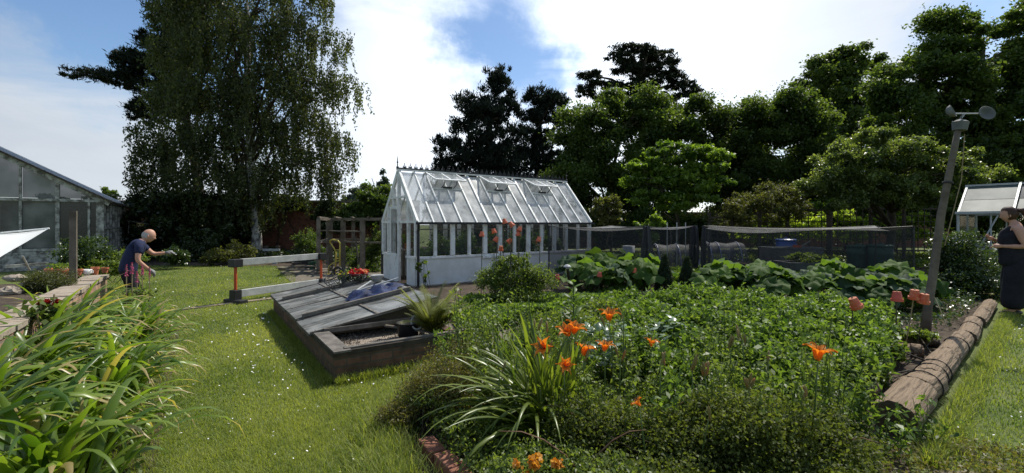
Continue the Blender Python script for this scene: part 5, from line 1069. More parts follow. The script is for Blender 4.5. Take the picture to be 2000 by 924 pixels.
for (px, py, Y, r, h, mm, l) in [(153, 538, 7.1, .055, .10, m_terra, 'small terracotta pot right of the wide bowl'), (186, 537, 7.3, .05, .13, m_terra, 'slim terracotta pot right of the white mug'), (205, 533, 7.6, .05, .09, m_terra, 'tiny pot at the far end of the raised wall')]:
    c = at(px, py, Y); t = thing('plant_pot', c, l, 'plant pot'); b = MB(); b.lathe([(r*.7, 0), (r*.95, h*.75), (r*1.1, h*.75), (r*1.1, h), (r*.9, h), (r*.8, h*.7), (.001, h*.7)], c, 16); b.build('pot', mm, t)
c = at(170, 537, 7.2); t = thing('white_mug', c, 'white mug with a handle standing on the raised wall', 'mug'); b = MB(); b.lathe([(.035, 0), (.06, .03), (.065, .09), (.06, .09), (.055, .04), (.001, .03)], c, 16); b.build('cup', m_white, t, smooth=True)
b = MB(); b.tube([c+(.06, 0, .075), c+(.095, 0, .07), c+(.095, 0, .035), c+(.06, 0, .03)], .008, 6); b.build('handle', m_white, t)
pbs = at(143, 575, 6.3); t = thing('timber_post', pbs*[1, 1, 0], 'slim green-grey timber post standing by the raised bed wall', 'post'); b = MB(); b.bar(pbs*[1, 1, 0], at(143, 412, 6.3), .075, .075); b.build('post', m_wood, t)
# white fleece sail
t = thing('white_sheet', at(0, 500, 4.2)*[1, 1, 0], 'taut white triangular sheet coming in from the left edge', 'sheet')
p0, p1, p2 = at(96, 446, 4.7), at(-160, 470, 4.4), at(-110, 615, 2.7); K = 16; vs = []; idx = {}
for i in range(K+1):
    for j in range(K+1-i):
        s, q = i/K, j/K; r_ = 1-s-q; p = p0*r_+p1*s+p2*q; edge = 4*r_*q; p = p+(0, 0, -.02*math.sin(s*5)*r_)-np.array([0, 0, .0])+(p1-p2)*.10*edge*(1-s)+np.array([.0, .04*math.sin((s+q)*6), .0]); idx[i, j] = len(vs); vs.append(p)
fs = [(idx[i, j], idx[i+1, j], idx[i, j+1]) for i in range(K) for j in range(K-i)]+[(idx[i+1, j], idx[i+1, j+1], idx[i, j+1]) for i in range(K) for j in range(K-i-1)]
b = MB(); b.add(vs, fs); b.build('cloth', m_whitecloth, t, smooth=True); b = MB(); b.tube([p0, p1], .008, 6); b.build('edge_cord', m_white, t)
t = thing('stick', at(50, 525, 4.6), 'thin pale stick propping the white sheet', 'stick'); b = MB(); b.tube([at(44, 500, 4.2), at(58, 527, 4.9)], .008, 6); b.build('stick', m_greypl, t)
t = thing('low_rail', at(40, 520, 7.), 'long pale batten lying low in front of the old glasshouse', 'batten'); b = MB(); b.bar(at(10, 521, 9), at(95, 515, 9.5), .06, .06); b.build('batten', m_oldwhite, t)
# brick edging at the bottom of the bed
t = thing('brick_edging', gp(850, 900), 'short row of red bricks edging the bed at the bottom of the photo', 'bricks')
for i in range(5):
    p = np.array([-.52, 2.90, 0])+np.array([.55, -.84, 0])*i*.235; b = MB(); b.box(p+(.01*(i % 2), 0, .035+.008*(i % 3)), (.215, .11, .09), (.55, -.84, .05*(i % 2)), (.84, .55, 0)); b.build('brick', mat('red_edging_brick', (.17, .065, .042), (.30, .14, .09), 9., rough=.9, bump=.6) if i == 0 else bpy.data.materials['red_edging_brick'], t, bevel=.01)
# ================================================================ border plants
lm_strap = leafmat('strap_leaf', (.055, .115, .014), (.23, .31, .05), .45, .32, .5, tcol=(1.6, 1.7, .5), dark=(.42, .33, .15))
lm_strap2 = leafmat('daylily_leaf', (.05, .09, .014), (.19, .24, .045), .42, .32, .5)
lm_weed = leafmat('weed_leaf', (.045, .080, .018), (.17, .225, .055), .45, .45, .4)
lm_potato = leafmat('potato_leaf', (.035, .078, .016), (.155, .235, .05), .45, .45, .35)
lm_squash = leafmat('squash_leaf', (.03, .07, .018), (.12, .20, .04), .45, .6, .12)
lm_cab = leafmat('cabbage_leaf', (.03, .06, .03), (.10, .15, .075), .3, .6, .12)
lm_shrub = leafmat('small_dark_leaf', (.036, .056, .013), (.15, .18, .042), .42, .55, .25)
lm_brown = leafmat('brownish_leaf', (.07, .075, .022), (.20, .18, .065), .4, .5, .35)
lm_conif = leafmat('conifer_leaf', (.012, .026, .010), (.035, .055, .02), .2, .6, .3)
lm_rose = leafmat('glossy_leaf', (.02, .04, .012), (.07, .11, .03), .3, .3, .6)
def strap(n, L0, L1, W, e0=(1.0, 1.5), dr=(1.0, 2.4), spread=.07):
    B = np.concatenate([rng.normal(0, spread, (n, 2)), np.zeros((n, 1))], 1); az = rng.uniform(0, 6.283, n)
    L_ = rng.uniform(L0, L1, n)*.92; a, f, c = ribbons(B, az, rng.uniform(*e0, n), rng.uniform(*dr, n), L_, W*rng.uniform(.7, 1.15, n), 11, .22, twist=.5, v=np.where(rng.uniform(size=n) < .05, 1., np.clip(rng.normal(.45, .26, n), 0, .86)), curl=rng.normal(0, .35, n), pw=2.1)
    c = c.reshape(n, 12, 3); tp = rng.uniform(size=n) < .4; c[tp, -2:] = 1.; c[tp, -3] = np.maximum(c[tp, -3], .8); return a, f, c.reshape(-1)
def strap_plant(label, n, L0, L1, W, **k):
    t = thing('strap_leaved_plant', (0, 0, 0), label, 'plant', 'strap-leaved clumps in the left border'); a, f, c = strap(n, L0, L1, W, **k); np_obj('leaves', a, f, lm_strap, t, c); return t
protos = []
pos = []
r0 = random.Random(5)
for i in range(8):
    for j in range(2 if i < 7 else 1):
        pos.append((-.42-.52*j+r0.uniform(-.08, .08), -.35+i*.62+(.3 if j else 0)+r0.uniform(-.1, .1)))
pn = ['edge', 'back']
kinds = []
for k in range(3): kinds.append(strap_plant('', [76, 72, 84][k], .6, [1.12, 1.2, 1.05][k], [.050, .043, .047][k], e0=(.95, 1.5), dr=[(1.4, 3.2), (1.2, 3.0), (1.6, 3.4)][k]))
near = [g(EDGE0, a_, b_) for a_, b_ in pos]
cnt = {0: 0, 1: 0}
for i, (a_, b_) in enumerate(pos):
    row = 0 if a_ > -.55 else 1; cnt[row] += 1; k = i % 3; loc = g(EDGE0, a_, b_)
    sc_ = r0.uniform(.88, 1.06)*(1.0 if b_ < 3.5 else .92)*((1.3 if b_ < 2.6 else 1.15) if row else .93); rz = r0.uniform(0, 6.28)
    l = 'strap-leaved clump, %s from the viewer in the border row %s' % (ORD[cnt[row]-1], 'along the lawn' if row == 0 else 'against the brick wall')
    if i < 3: o = kinds[k]; o.location = tuple(loc); o.rotation_euler = (0, 0, rz); o.scale = (sc_,)*3; o['label'] = l; LOC[o.name] = loc
    else: o = dup(kinds[k], loc, rz, sc_, l)
def fill(name, label, cat, poly, n, z0, z1, size, lm, asp=.6, up=.5, edge=None, hf=None, cl=None):
    poly = np.array([p[:2] for p in poly]); lo = poly.min(0); hi = poly.max(0); P = rng.uniform(lo, hi, (n, 2)); P = P[inpoly(P, poly)]; k = len(P)
    h = np.full(k, z1) if hf is None else hf(P[:, 0], P[:, 1])
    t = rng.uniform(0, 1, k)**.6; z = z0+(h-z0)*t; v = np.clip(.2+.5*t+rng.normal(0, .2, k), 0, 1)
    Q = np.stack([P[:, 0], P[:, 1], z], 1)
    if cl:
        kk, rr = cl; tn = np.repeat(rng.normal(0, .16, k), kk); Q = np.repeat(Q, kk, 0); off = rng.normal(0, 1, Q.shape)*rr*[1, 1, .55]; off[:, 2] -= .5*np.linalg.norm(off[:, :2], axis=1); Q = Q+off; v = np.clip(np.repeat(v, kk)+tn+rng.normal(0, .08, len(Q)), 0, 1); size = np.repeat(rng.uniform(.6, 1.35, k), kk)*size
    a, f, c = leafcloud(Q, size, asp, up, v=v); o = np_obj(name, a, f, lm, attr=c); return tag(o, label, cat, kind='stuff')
fill('ground_cover', 'small mixed green leaves under the strap-leaved clumps of the left border', 'ground cover', [g(EDGE0, -.02, -1.6), g(EDGE0, -.05, 5.), g(EDGE0, -1.4, 5.), g(EDGE0, -1.4, -1.6)], 26000, .01, .24, .035, lm_weed)
# faded agapanthus heads / small flowers in the border
t = thing('violet_flower', gp(270, 825), 'single small violet flower among the leaf tips at the lawn edge', 'flower'); b_ = at(270, 822, 3.05); a, f, c = stems(np.array([b_*[1, 1, 0]]), np.array([b_]), .003); np_obj('stem', a, f, m_cane, t); blooms(t, b_, np.array([.02]*3), 5, leafmat('violet', (.12, .06, .45), (.2, .1, .6), .3, tcol=(1, 1, 1.2)), size=.03)
for i, (px, py, l) in enumerate([(30, 850, 'seed head at the bottom left corner among the long leaves'), (205, 875, 'papery seed head among the leaves at the bottom of the border')]):
    Y = 2.35+.35*i; c0 = at(px, py, Y); t = thing('seed_head', c0*[1, 1, 0], 'brown-grey round '+l, 'seed head'); P = c0+rng.normal(0, .02, (240, 3)); a, f, c = leafcloud(P, .02, .6); np_obj('seeds', a, f, lm_brown, t, c); b = MB(); b.tube([c0*[1, 1, 0], c0], .005, 6); b.build('stem', m_cane, t)
# pink spikes beside the man
for i, (px, py) in enumerate([(247, 520), (258, 516), (278, 520), (292, 524), (268, 533)]):
    Y = 6.0+.12*i; c0 = at(px, py, Y); base = c0*[1, 1, 0]
    t = thing('pink_flower_spike', base, ['pink flower spike furthest left below the man\'s arm', 'tallest pink flower spike in front of the man\'s trousers', 'pink flower spike, middle of those in front of the man', 'pink flower spike furthest right, under the man\'s gloved hand', 'shortest pink flower spike in front of the man'][i], 'flower', 'pink flower spikes')
    n = 80; z = rng.uniform(0, 1, n)**.9; P = np.stack([c0[0]+rng.normal(0, .010, n)*(1.3-z), c0[1]+rng.normal(0, .010, n)*(1.3-z), c0[2]-.16*(1-z)+.02], 1); a, f, c = leafcloud(P, .019, .7); np_obj('petals', a, f, lm_pink, t, c)
    b = MB(); b.tube([base, c0+(0, 0, .01)], .006, 6); b.build('stem', m_cane, t); P = base+np.stack([rng.normal(0, .06, 60), rng.normal(0, .06, 60), rng.uniform(.1, .6, 60)], 1); a, f, c = leafcloud(P, .07, .5); np_obj('leaves', a, f, lm_weed, t, c)
# red pelargonium and shrubs of the raised bed
c0 = at(95, 590, 4.05); t = thing('red_pelargonium', c0*[1, 1, 0], 'deep red cluster-headed pelargonium in front of the raised bed wall', 'flower')
for k in range(5): blooms(t, c0+rng.normal(0, 1, 3)*[.05, .04, .015], np.array([.035, .035, .03]), 12, lm_pel, size=.03)
P = c0+(0, 0, -.1)+rng.normal(0, 1, (300, 3))*[.08, .06, .05]; a, f, c = leafcloud(P, .06, .9); np_obj('leaves', a, f, lm_weed, t, c); b = MB()
for k in range(6): b.tube([c0*[1, 1, 0]+rng.normal(0, .03, 3)*[1, 1, 0], c0+rng.normal(0, .06, 3)], .007, 6)
b.build('stem', m_cane, t)
c0 = at(98, 560, 6.0); bushy('bush', 'dense rounded grey-green bush growing in the raised bed below the bowl', 'bush', c0*[1, 1, 0]+(0, 0, .64), [(at(98, 550, 6.0), (.26, .22, .17)), (at(75, 560, 6.0), (.17, .16, .12)), (at(122, 562, 6.0), (.15, .16, .12))], 13000, .024, leafmat('grey_bush', (.04, .055, .02), (.12, .13, .05), .35), asp=.4, stem=.006)
bushy('bush', 'leafy dark shrub behind the slim timber post, before the old glasshouse', 'bush', gp(165, 560)*[1, 1, 0], [(at(165, 492, 9.2), (.42, .35, .30)), (at(150, 515, 9.), (.3, .3, .2)), (at(185, 510, 9.4), (.3, .3, .22)), (at(140, 480, 9.3), (.25, .2, .15))], 7000, .05, lm_rose)
bushy('bush', 'low spreading green plant between the glasshouse corner and the man', 'bush', gp(215, 550)*[1, 1, 0], [(at(215, 515, 9.6), (.5, .35, .2)), (at(240, 505, 10.5), (.4, .3, .2)), (at(195, 520, 9.2), (.3, .3, .15))], 6000, .06, lm_weed)
bushy('bush', 'small glossy bush on the lawn edge just right of the man\'s outstretched hand', 'bush', gp(345, 518), [(at(345, 500, 15.), (.38, .35, .3)), (at(330, 505, 15.), (.3, .3, .2))], 2600, .09, lm_rose)
bushy('bush', 'pale grey-green shrub left of the birch trunk at the lawn\'s far edge', 'bush', gp(445, 515), [(at(430, 500, 16.2), (.55, .4, .28)), (at(470, 495, 16.8), (.5, .35, .32)), (at(408, 507, 16.), (.3, .3, .15)), (at(455, 480, 17), (.3, .3, .2))], 6000, .08, lm_olive)
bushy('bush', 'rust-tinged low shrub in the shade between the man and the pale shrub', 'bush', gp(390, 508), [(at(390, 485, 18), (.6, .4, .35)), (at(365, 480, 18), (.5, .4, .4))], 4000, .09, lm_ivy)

# ================================================================ vegetable bed
# left group of squash plants, right group of brassicas and squash
def big_leaf_plant(label, n, r0_, h, lm, rough=.06, group='large-leaved squash plants', name='squash_plant', rib=False):
    t = thing(name, (0, 0, 0), label, 'plant', group); Vs, Fs, As = [], [], []; b0 = 0; st_ = []
    for i in range(n):
        az = 2.4*i+rng.normal()*.3; u_ = rng.uniform(.15, 1); rr = h*.95*u_; z = h*(1.05-.55*u_**2)*rng.uniform(.75, 1.05); c = np.array([rr*math.cos(az), rr*math.sin(az), z]); R_ = r0_*rng.uniform(.6, 1.15)
        nrm = unit(np.array([math.cos(az)*.75*u_, math.sin(az)*.75*u_, .9])+rng.normal(0, .3, 3)); X_ = unit(np.cross(nrm, (0.2, .1, 1.) if abs(nrm[2]) < .95 else (1, 0, 0))); Y_ = np.cross(nrm, X_); q = 16; vs = [c]
        for ring, s in ((1, .5), (2, 1.)):
            for k in range(q):
                th = 2*math.pi*k/q; rad = R_*s*(1+(.12*math.cos(5*th+i)+rng.normal()*.03)*(ring == 2)); zz = .06*R_*math.cos(5*th+i*1.7)*ring*1.6+.14*R_*(s**2)*(-1 if ring == 2 else .8)+rng.normal()*.012*ring*.5
                vs.append(c+X_*rad*math.cos(th)+Y_*rad*math.sin(th)+nrm*zz)
        Vs += vs; fs = []
        for k in range(q): fs.append((0, 1+k, 1+(k+1) % q, 1+(k+1) % q)); fs.append((1+k, 1+q+k, 1+q+(k+1) % q, 1+(k+1) % q))
        Fs += [tuple(b0+x for x in f) for f in fs]; b0 = len(Vs); As += [float(np.clip(rng.normal(.5, .25), 0, 1))]*len(vs); st_.append(c)
    b = MB(); me = bpy.data.meshes.new('leaves'); me.from_pydata([tuple(v) for v in Vs], [], [tuple(dict.fromkeys(f)) for f in Fs]); at_ = me.attributes.new('v', 'FLOAT', 'POINT'); at_.data.foreach_set('value', np.array(As, np.float32)); me.polygons.foreach_set('use_smooth', [True]*len(me.polygons)); me.materials.append(lm); o = bpy.data.objects.new('leaves', me); COL.objects.link(o); o.parent = t
    a, f, c = stems(np.zeros((n, 3))+rng.normal(0, .02, (n, 3))*[1, 1, 0], np.array(st_), .009); np_obj('stalks', a, f, lm_weed, t, c); return t
def spread(protos, places, labeler, smin=.85, smax=1.15):
    for i, (x, y) in enumerate(places):
        p = protos[i % len(protos)]; l = labeler(i); rz = rng.uniform(0, 6.28); s = rng.uniform(smin, smax)
        if i < len(protos): p.location = (x, y, 0); p.rotation_euler = (0, 0, rz); p.scale = (s, s, s); p['label'] = l
        else: dup(p, (x, y, 0), rz, s, l)
spots = [at(px, 560, Y)[:2] for px, Y in [(1150, 9.4), (1195, 9.2), (1240, 9.3), (1130, 10.2), (1170, 10.3), (1215, 10.2), (1258, 9.9), (1155, 11.2), (1200, 11.2), (1243, 11.0)]]
lab = ['front row, leftmost', 'front row, middle', 'front row, rightmost', 'middle row, leftmost', 'middle row, second from left', 'middle row, third from left', 'middle row, rightmost', 'back row, left', 'back row, middle', 'back row, right']
spread([big_leaf_plant('', 20, .20, .74, lm_squash), big_leaf_plant('', 20, .17, .64, lm_cab, name='cabbage_plant')], spots, lambda i: '%s plant of the left cage, %s' % (('broad green squash', 'blue-green cabbage')[i % 2], lab[i]))
spots = [at(px, 560, Y)[:2] for px, Y in [(1410, 8.6), (1455, 8.3), (1500, 8.1), (1548, 8.0), (1595, 7.9), (1645, 7.8), (1695, 7.7), (1745, 7.6), (1790, 7.9), (1430, 9.5), (1490, 9.3), (1560, 9.1), (1625, 9.0), (1690, 8.8), (1750, 8.7)]]
lab = ['%s from the left in the front row' % ORD[i] for i in range(9)]+['%s from the left in the back row' % ORD[i] for i in range(6)]
spread([big_leaf_plant('', 20, .20, .62, lm_squash), big_leaf_plant('', 20, .17, .56, lm_cab, name='cabbage_plant')], spots, lambda i: '%s of the right-hand patch, %s' % (('bright squash plant', 'blue-green cabbage')[i % 2], lab[i]))
# potatoes
pp = [(.95, 3.7), (1.35, 5.2), (1.75, 6.9), (3.4, 7.3), (5.0, 6.5), (4.75, 5.6), (3.35, 4.1), (2.6, 3.55), (1.7, 3.4)]
def hp_(x, y): return .38+.11*np.sin((x*.819+y*.574)*8.5+.6*np.sin(y*2))+.08*np.sin(x*6+1)*np.sin(y*5.3)+.04*np.sin(x*17)*np.sin(y*15)+rng.normal(0, .04, np.shape(x))
fill('potato_plants', 'bright green potato foliage filling the middle of the vegetable bed', 'potato plants', pp, 19000, .08, .42, .055, lm_potato, asp=.6, up=.55, hf=hp_, cl=(13, .055))
def leafy(label, H_, n, lm, size, stems_n, r=.12, name='leafy_stem', up=.6, group=None):
    t = thing(name, (0, 0, 0), label, 'plant', group); P = []; s0 = np.zeros((stems_n, 3)); s0[:, :2] = rng.normal(0, r*.35, (stems_n, 2)); s1 = s0+np.stack([rng.normal(0, r, stems_n), rng.normal(0, r, stems_n), H_*rng.uniform(.7, 1.05, stems_n)], 1)
    a, f, c = stems(s0, s1, .0035); np_obj('stems', a, f, lm_weed, t, c); i = rng.integers(0, stems_n, n); q = rng.uniform(.12, 1, n)[:, None]; P = s0[i]*(1-q)+s1[i]*q; P = P+rng.normal(0, size*.55, (n, 3)); 
    a, f, c = leafcloud(P, size, .45, up, v=np.clip(.2+.5*q[:, 0]+rng.normal(0, .2, n), 0, 1)); np_obj('leaves', a, f, lm, t, c); return t
# big feathery weeds between the frame and the lilies
w1 = leafy('', .80, 420, lm_weed, .035, 11, .10, 'wild_plant', group='tall weeds in the near bed'); w2 = leafy('', .62, 380, lm_weed, .045, 8, .12, 'wild_plant', group='tall weeds in the near bed'); w3 = leafy('', .5, 320, lm_potato, .05, 6, .1, 'wild_plant', group='tall weeds in the near bed')
wsp = [(905, 3.95), (940, 4.05), (975, 4.2), (930, 4.7), (965, 4.9), (1000, 4.6), (910, 3.45), (945, 3.4), (870, 4.15), (1010, 5.2), (1120, 4.2), (1160, 3.9), (1220, 3.6), (1270, 3.45), (1330, 3.4), (1400, 3.35), (1460, 3.3), (1520, 3.25), (1580, 3.2), (1640, 3.1), (1690, 3.0), (980, 3.7), (1080, 4.6), (1200, 4.4), (1250, 3.9), (1300, 3.75), (1350, 3.6), (1420, 3.7), (1490, 3.55), (1550, 3.5), (1610, 3.4), (1240, 3.2), (1300, 3.1), (1370, 3.05), (1440, 3.0), (1540, 2.95), (1620, 2.9), (1190, 2.75), (1330, 2.72), (1410, 2.66), (1500, 2.68), (1580, 2.7)]
def wl(i):
    px, Y = wsp[i]; k = sum(1 for q in wsp if q[0] < px)
    k2 = [q for q in wsp if (q[0] < 1050) == (px < 1050) and (px < 1050 or (q[1] > 3.36) == (Y > 3.36))]; k = sorted(k2).index((px, Y))
    return 'wispy tall weed between the cold frame and the lilies, %s from left' % ORD[k] if px < 1050 else 'leafy weed right of the lilies, %s row, %s from left' % ('further' if Y > 3.36 else 'nearer', ORD[k])
spread([w1, w2, w3], [at(px, 700, Y)[:2] for px, Y in wsp], wl, .8, 1.15)
frontp = [(-.30, 2.65), (-.52, 3.05), (-.9, 3.4), (-.6, 4.4), (-.1, 4.9), (.6, 5.4), (1.25, 5.3), (1.0, 3.8), (2.0, 3.35), (2.5, 3.35), (2.25, 2.75), (1.2, 2.0), (0, 2.1)]
fill('undergrowth', 'tangled low weeds and grass filling the front of the bed', 'undergrowth', frontp, 15000, .02, .26, .026, lm_weed, asp=.5, hf=lambda x, y: .24+.13*np.sin(x*3.1+1)*np.sin(y*3.7)+.08*np.sin(x*9)*np.sin(y*8), cl=(11, .035))
fill('undergrowth', 'pale leafy seedlings and chard along the gravel path before the greenhouse', 'undergrowth', [(-.6, 5.6), (-1.0, 7.2), (-.6, 8.4), (1.1, 8.9), (2.6, 9.2), (1.9, 7.0), (1.3, 6.95), (.5, 7.0), (-.1, 6.3)], 24000, .01, .30, .09, lm_potato, hf=lambda x, y: .18+.10*np.sin(x*3+1)*np.sin(y*3))
fill('undergrowth', 'mixed greenery closing the gap between the lilies and the near logs', 'undergrowth', [(.1, 4.9), (1.35, 5.0), (1.8, 6.95), (1.2, 7.0), (.25, 6.2)], 5200, .02, .30, .045, lm_weed, hf=lambda x, y: .26+.12*np.sin(x*5+1)*np.sin(y*4), cl=(10, .05))
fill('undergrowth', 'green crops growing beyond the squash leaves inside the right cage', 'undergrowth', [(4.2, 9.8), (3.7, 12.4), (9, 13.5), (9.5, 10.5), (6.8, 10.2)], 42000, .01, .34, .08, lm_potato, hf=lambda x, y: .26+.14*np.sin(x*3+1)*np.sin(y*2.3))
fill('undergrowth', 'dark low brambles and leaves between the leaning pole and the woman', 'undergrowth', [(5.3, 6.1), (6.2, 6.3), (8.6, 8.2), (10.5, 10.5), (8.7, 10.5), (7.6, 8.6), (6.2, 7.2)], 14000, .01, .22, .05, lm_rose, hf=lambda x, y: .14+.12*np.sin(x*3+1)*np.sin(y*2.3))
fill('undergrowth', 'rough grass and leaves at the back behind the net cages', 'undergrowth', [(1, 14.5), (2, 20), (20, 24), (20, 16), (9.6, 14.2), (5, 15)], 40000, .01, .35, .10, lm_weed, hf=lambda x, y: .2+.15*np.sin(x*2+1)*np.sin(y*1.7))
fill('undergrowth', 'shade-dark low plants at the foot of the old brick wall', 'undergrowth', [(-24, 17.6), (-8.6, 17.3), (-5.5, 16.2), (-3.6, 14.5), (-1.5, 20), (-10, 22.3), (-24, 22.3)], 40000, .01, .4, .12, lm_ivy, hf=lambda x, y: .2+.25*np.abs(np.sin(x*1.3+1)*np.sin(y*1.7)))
# shaggy grass fringe at the lawn / bed margin
n = 15000; tt = rng.uniform(0, 1, n); pl = np.array([(-.62, 2.3), (-.78, 2.7), (-.95, 3.4), (-.75, 4.3), (-.5, 4.8), (-.05, 5.2)]); s = tt*(len(pl)-1); i = np.minimum(s.astype(int), len(pl)-2); fr_ = (s-i)[:, None]; B = pl[i]*(1-fr_)+pl[i+1]*fr_+rng.normal(0, .10, (n, 2)); B = np.concatenate([B, np.zeros((n, 1))], 1)
a, f, c = ribbons(B, rng.uniform(0, 6.28, n), rng.uniform(.8, 1.5, n), rng.uniform(.3, 1.8, n), rng.uniform(.05, .19, n), .005, 3, .1, lambda t: 1-t*.9); tag(np_obj('rough_grass', a, f, m_grass, attr=c), 'longer rough grass where the lawn meets the near bed', 'grass', kind='stuff')
lo_ = LOG0-U*.2; n = 16000; s = rng.uniform(-.4, 7.6, n); B = LOG0+np.outer(s, LD)-np.outer(.19+np.abs(rng.normal(0, .06, n)), lp); a, f, c = ribbons(B, rng.uniform(0, 6.28, n), rng.uniform(.8, 1.5, n), rng.uniform(.3, 1.8, n), rng.uniform(.04, .13, n), .005, 3, .1, lambda t: 1-t*.9); tag(np_obj('rough_grass', a, f, m_grass, attr=c), 'longer grass growing against the lawn side of the logs', 'grass', kind='stuff')
n = 9000; s = rng.uniform(0, 4.2, n); B = CF+np.outer(s, U)-np.outer(.02+np.abs(rng.normal(0, .03, n)), V); a, f, c = ribbons(B, rng.uniform(0, 6.28, n), rng.uniform(.8, 1.5, n), rng.uniform(.3, 1.6, n), rng.uniform(.03, .10, n), .005, 3, .1, lambda t: 1-t*.9)
a2, f2, c2 = ribbons(CF+np.outer(rng.uniform(0, 1.5, 3500), V)-np.outer(.02+np.abs(rng.normal(0, .04, 3500)), U), rng.uniform(0, 6.28, 3500), rng.uniform(.8, 1.5, 3500), rng.uniform(.3, 1.6, 3500), rng.uniform(.03, .13, 3500), .005, 3, .1, lambda t: 1-t*.9)
a, f, c = merge([(a, f, c), (a2, f2, c2)]); tag(np_obj('rough_grass', a, f, m_grass, attr=c), 'longer grass at the foot of the cold frame walls', 'grass', kind='stuff')

# tall bush before the greenhouse
bushy('bush', 'tall airy green bush standing in front of the greenhouse side', 'bush', gp(1010, 602), [(at(1000, 540, 8.0), (.45, .3, .28)), (at(960, 545, 8.0), (.30, .3, .24)), (at(1050, 545, 8.1), (.32, .3, .26)), (at(1010, 575, 7.9), (.5, .3, .25)), (at(985, 515, 8.), (.2, .2, .16)), (at(1020, 510, 8.), (.16, .2, .14))], 15000, .042, lm_weed, asp=.5, stem=.006, ns=30)
bushy('bush', 'small spindly plant climbing beside the greenhouse downpipe', 'bush', gp(832, 562), [(at(822, 520, 10.4), (.12, .1, .12)), (at(830, 510, 10.4), (.10, .1, .08)), (at(833, 540, 10.4), (.08, .1, .12))], 240, .07, lm_weed, stem=.006, ns=8)
for (px, l) in ((1298, 'upright dark feathery conifer-like shrub, left of the pair in mid-bed'), (1342, 'upright dark feathery conifer-like shrub, right of the pair in mid-bed')):
    Y = 8.9; n = 7000; z = rng.uniform(0, 1, n); rr = .24*np.clip(1.15-z, .1, 1)*rng.uniform(.3, 1, n)**.5; th = rng.uniform(0, 6.28, n); x0 = (px-1000)*Y/F
    P = np.stack([x0+rr*np.cos(th), Y+rr*np.sin(th), .03+(.85 if px < 1320 else .80)*z], 1); t = thing('dark_shrub', (x0, Y, 0), l, 'shrub', 'pair of dark upright shrubs'); a, f, c = leafcloud(P, .075, .14, .1, d=np.array([0, 0, 1.1]), dn=.5); np_obj('foliage', a, f, lm_conif, t, c)
    b = MB(); b.tube([(x0, Y, 0), (x0, Y, .6)], .02, 6); b.build('stem', m_bark, t)
bushy('bush', 'dark leafy bramble bush between the leaning pole and the aluminium greenhouse', 'bush', gp(1880, 570), [(at(1870, 480, 9.6), (.5, .4, .35)), (at(1900, 520, 9.4), (.55, .4, .4)), (at(1850, 520, 9.8), (.4, .4, .4)), (at(1920, 560, 9.0), (.5, .4, .3)), (at(1870, 560, 9.2), (.5, .4, .3))], 15000, .055, lm_rose, ns=24)
bushy('bush', 'dark low hedge plant in the shadow behind the woman', 'bush', gp(1985, 560), [(at(1980, 520, 10.4), (.6, .4, .5)), (at(2040, 520, 10.4), (.6, .4, .6)), (at(1950, 550, 10), (.4, .4, .3))], 9000, .07, lm_rose, ns=20)
bushy('bush', 'dark broad-leaved weed tuft at the edge of the inner thin logs', 'bush', gp(1760, 690), [(at(1765, 650, 5.5), (.3, .25, .12)), (at(1720, 680, 4.8), (.25, .2, .12)), (at(1700, 720, 4.2), (.22, .2, .14))], 2600, .06, lm_weed, ns=16)
bushy('bush', 'greenery spilling over the dark grey raised planter', 'bush', (8.3, 12.6, .4), [((8.3, 12.5, .55), (.6, .3, .12))], 2200, .07, lm_weed)
# brownish shrub at the lawn edge
bushy('brown_shrub', 'fine-leaved olive-brown shrub spilling onto the lawn at the near bed corner', 'shrub', (-.62, 3.35, 0), [((-.66, 3.42, .22), (.22, .20, .20)), ((-.50, 3.75, .26), (.22, .2, .22)), ((-.82, 3.20, .12), (.15, .16, .13)), ((-.42, 3.3, .26), (.2, .2, .24)), ((-.35, 4.1, .26), (.2, .2, .22))], 26000, .02, lm_brown, asp=.45, stem=.004, ns=60)
# the dark shrub along the bottom right
pts = [((x, 2.62+.12*math.sin(x*3)+(.1 if x > 1.6 else 0), .24+.09*math.sin(x*5+1)), (.25, .24, .22)) for x in np.arange(.45, 2.05, .2)]+[((x, 2.25, .12), (.3, .22, .16)) for x in np.arange(.5, 1.8, .3)]
t = bushy('dark_shrub', 'wide dark small-leaved shrub sprawling across the bottom of the bed', 'shrub', (1.3, 2.5, 0), pts, 80000, .023, lm_shrub, asp=.6, stem=.003, ns=90)
b = MB()
for i in range(16):
    x = rng.uniform(.3, 1.9); y = rng.uniform(2.3, 2.9); th = rng.uniform(-.5, 1.0) if rng.uniform() < .6 else rng.uniform(2.2, 3.6); Lb = rng.uniform(.3, .65); p = np.array([x, y, .12]); q = p+np.array([math.cos(th)*Lb, math.sin(th)*Lb*.5, rng.uniform(.12, .36)]); m_ = (p+q)/2+(0, 0, .09); b.tube([p, (p+m_)/2+(0, 0, .03), m_, (m_+q)/2+(0, 0, .02), q], [.005, .0045, .004, .003, .0015], 5)
b.build('arching_branches', mat('reddish_twig', (.14, .07, .04), (.22, .13, .08), 12, bump=.1), t)
for i, (px, py, Y, l) in enumerate([(1740, 850, 2.85, 'nettle-like light green weed at the thick log\'s dark end'), (1800, 800, 3.0, 'light green weed growing in the grass beside the thick log')]):
    c = at(px, py, Y)*[1, 1, 0]; tt_ = leafy(l, .30, 150, lm_potato, .05, 6, .08, 'wild_plant'); tt_.location = tuple(c); del tt_['category']; tt_['category'] = 'plant'
fill('undergrowth', 'sparse creeping weeds over the path in the bottom right corner', 'undergrowth', [(1.9, 2.0), (2.3, 3.0), (3.1, 3.05), (4.2, 2.4), (3.6, 1.7)], 9000, .005, .06, .025, lm_brown)

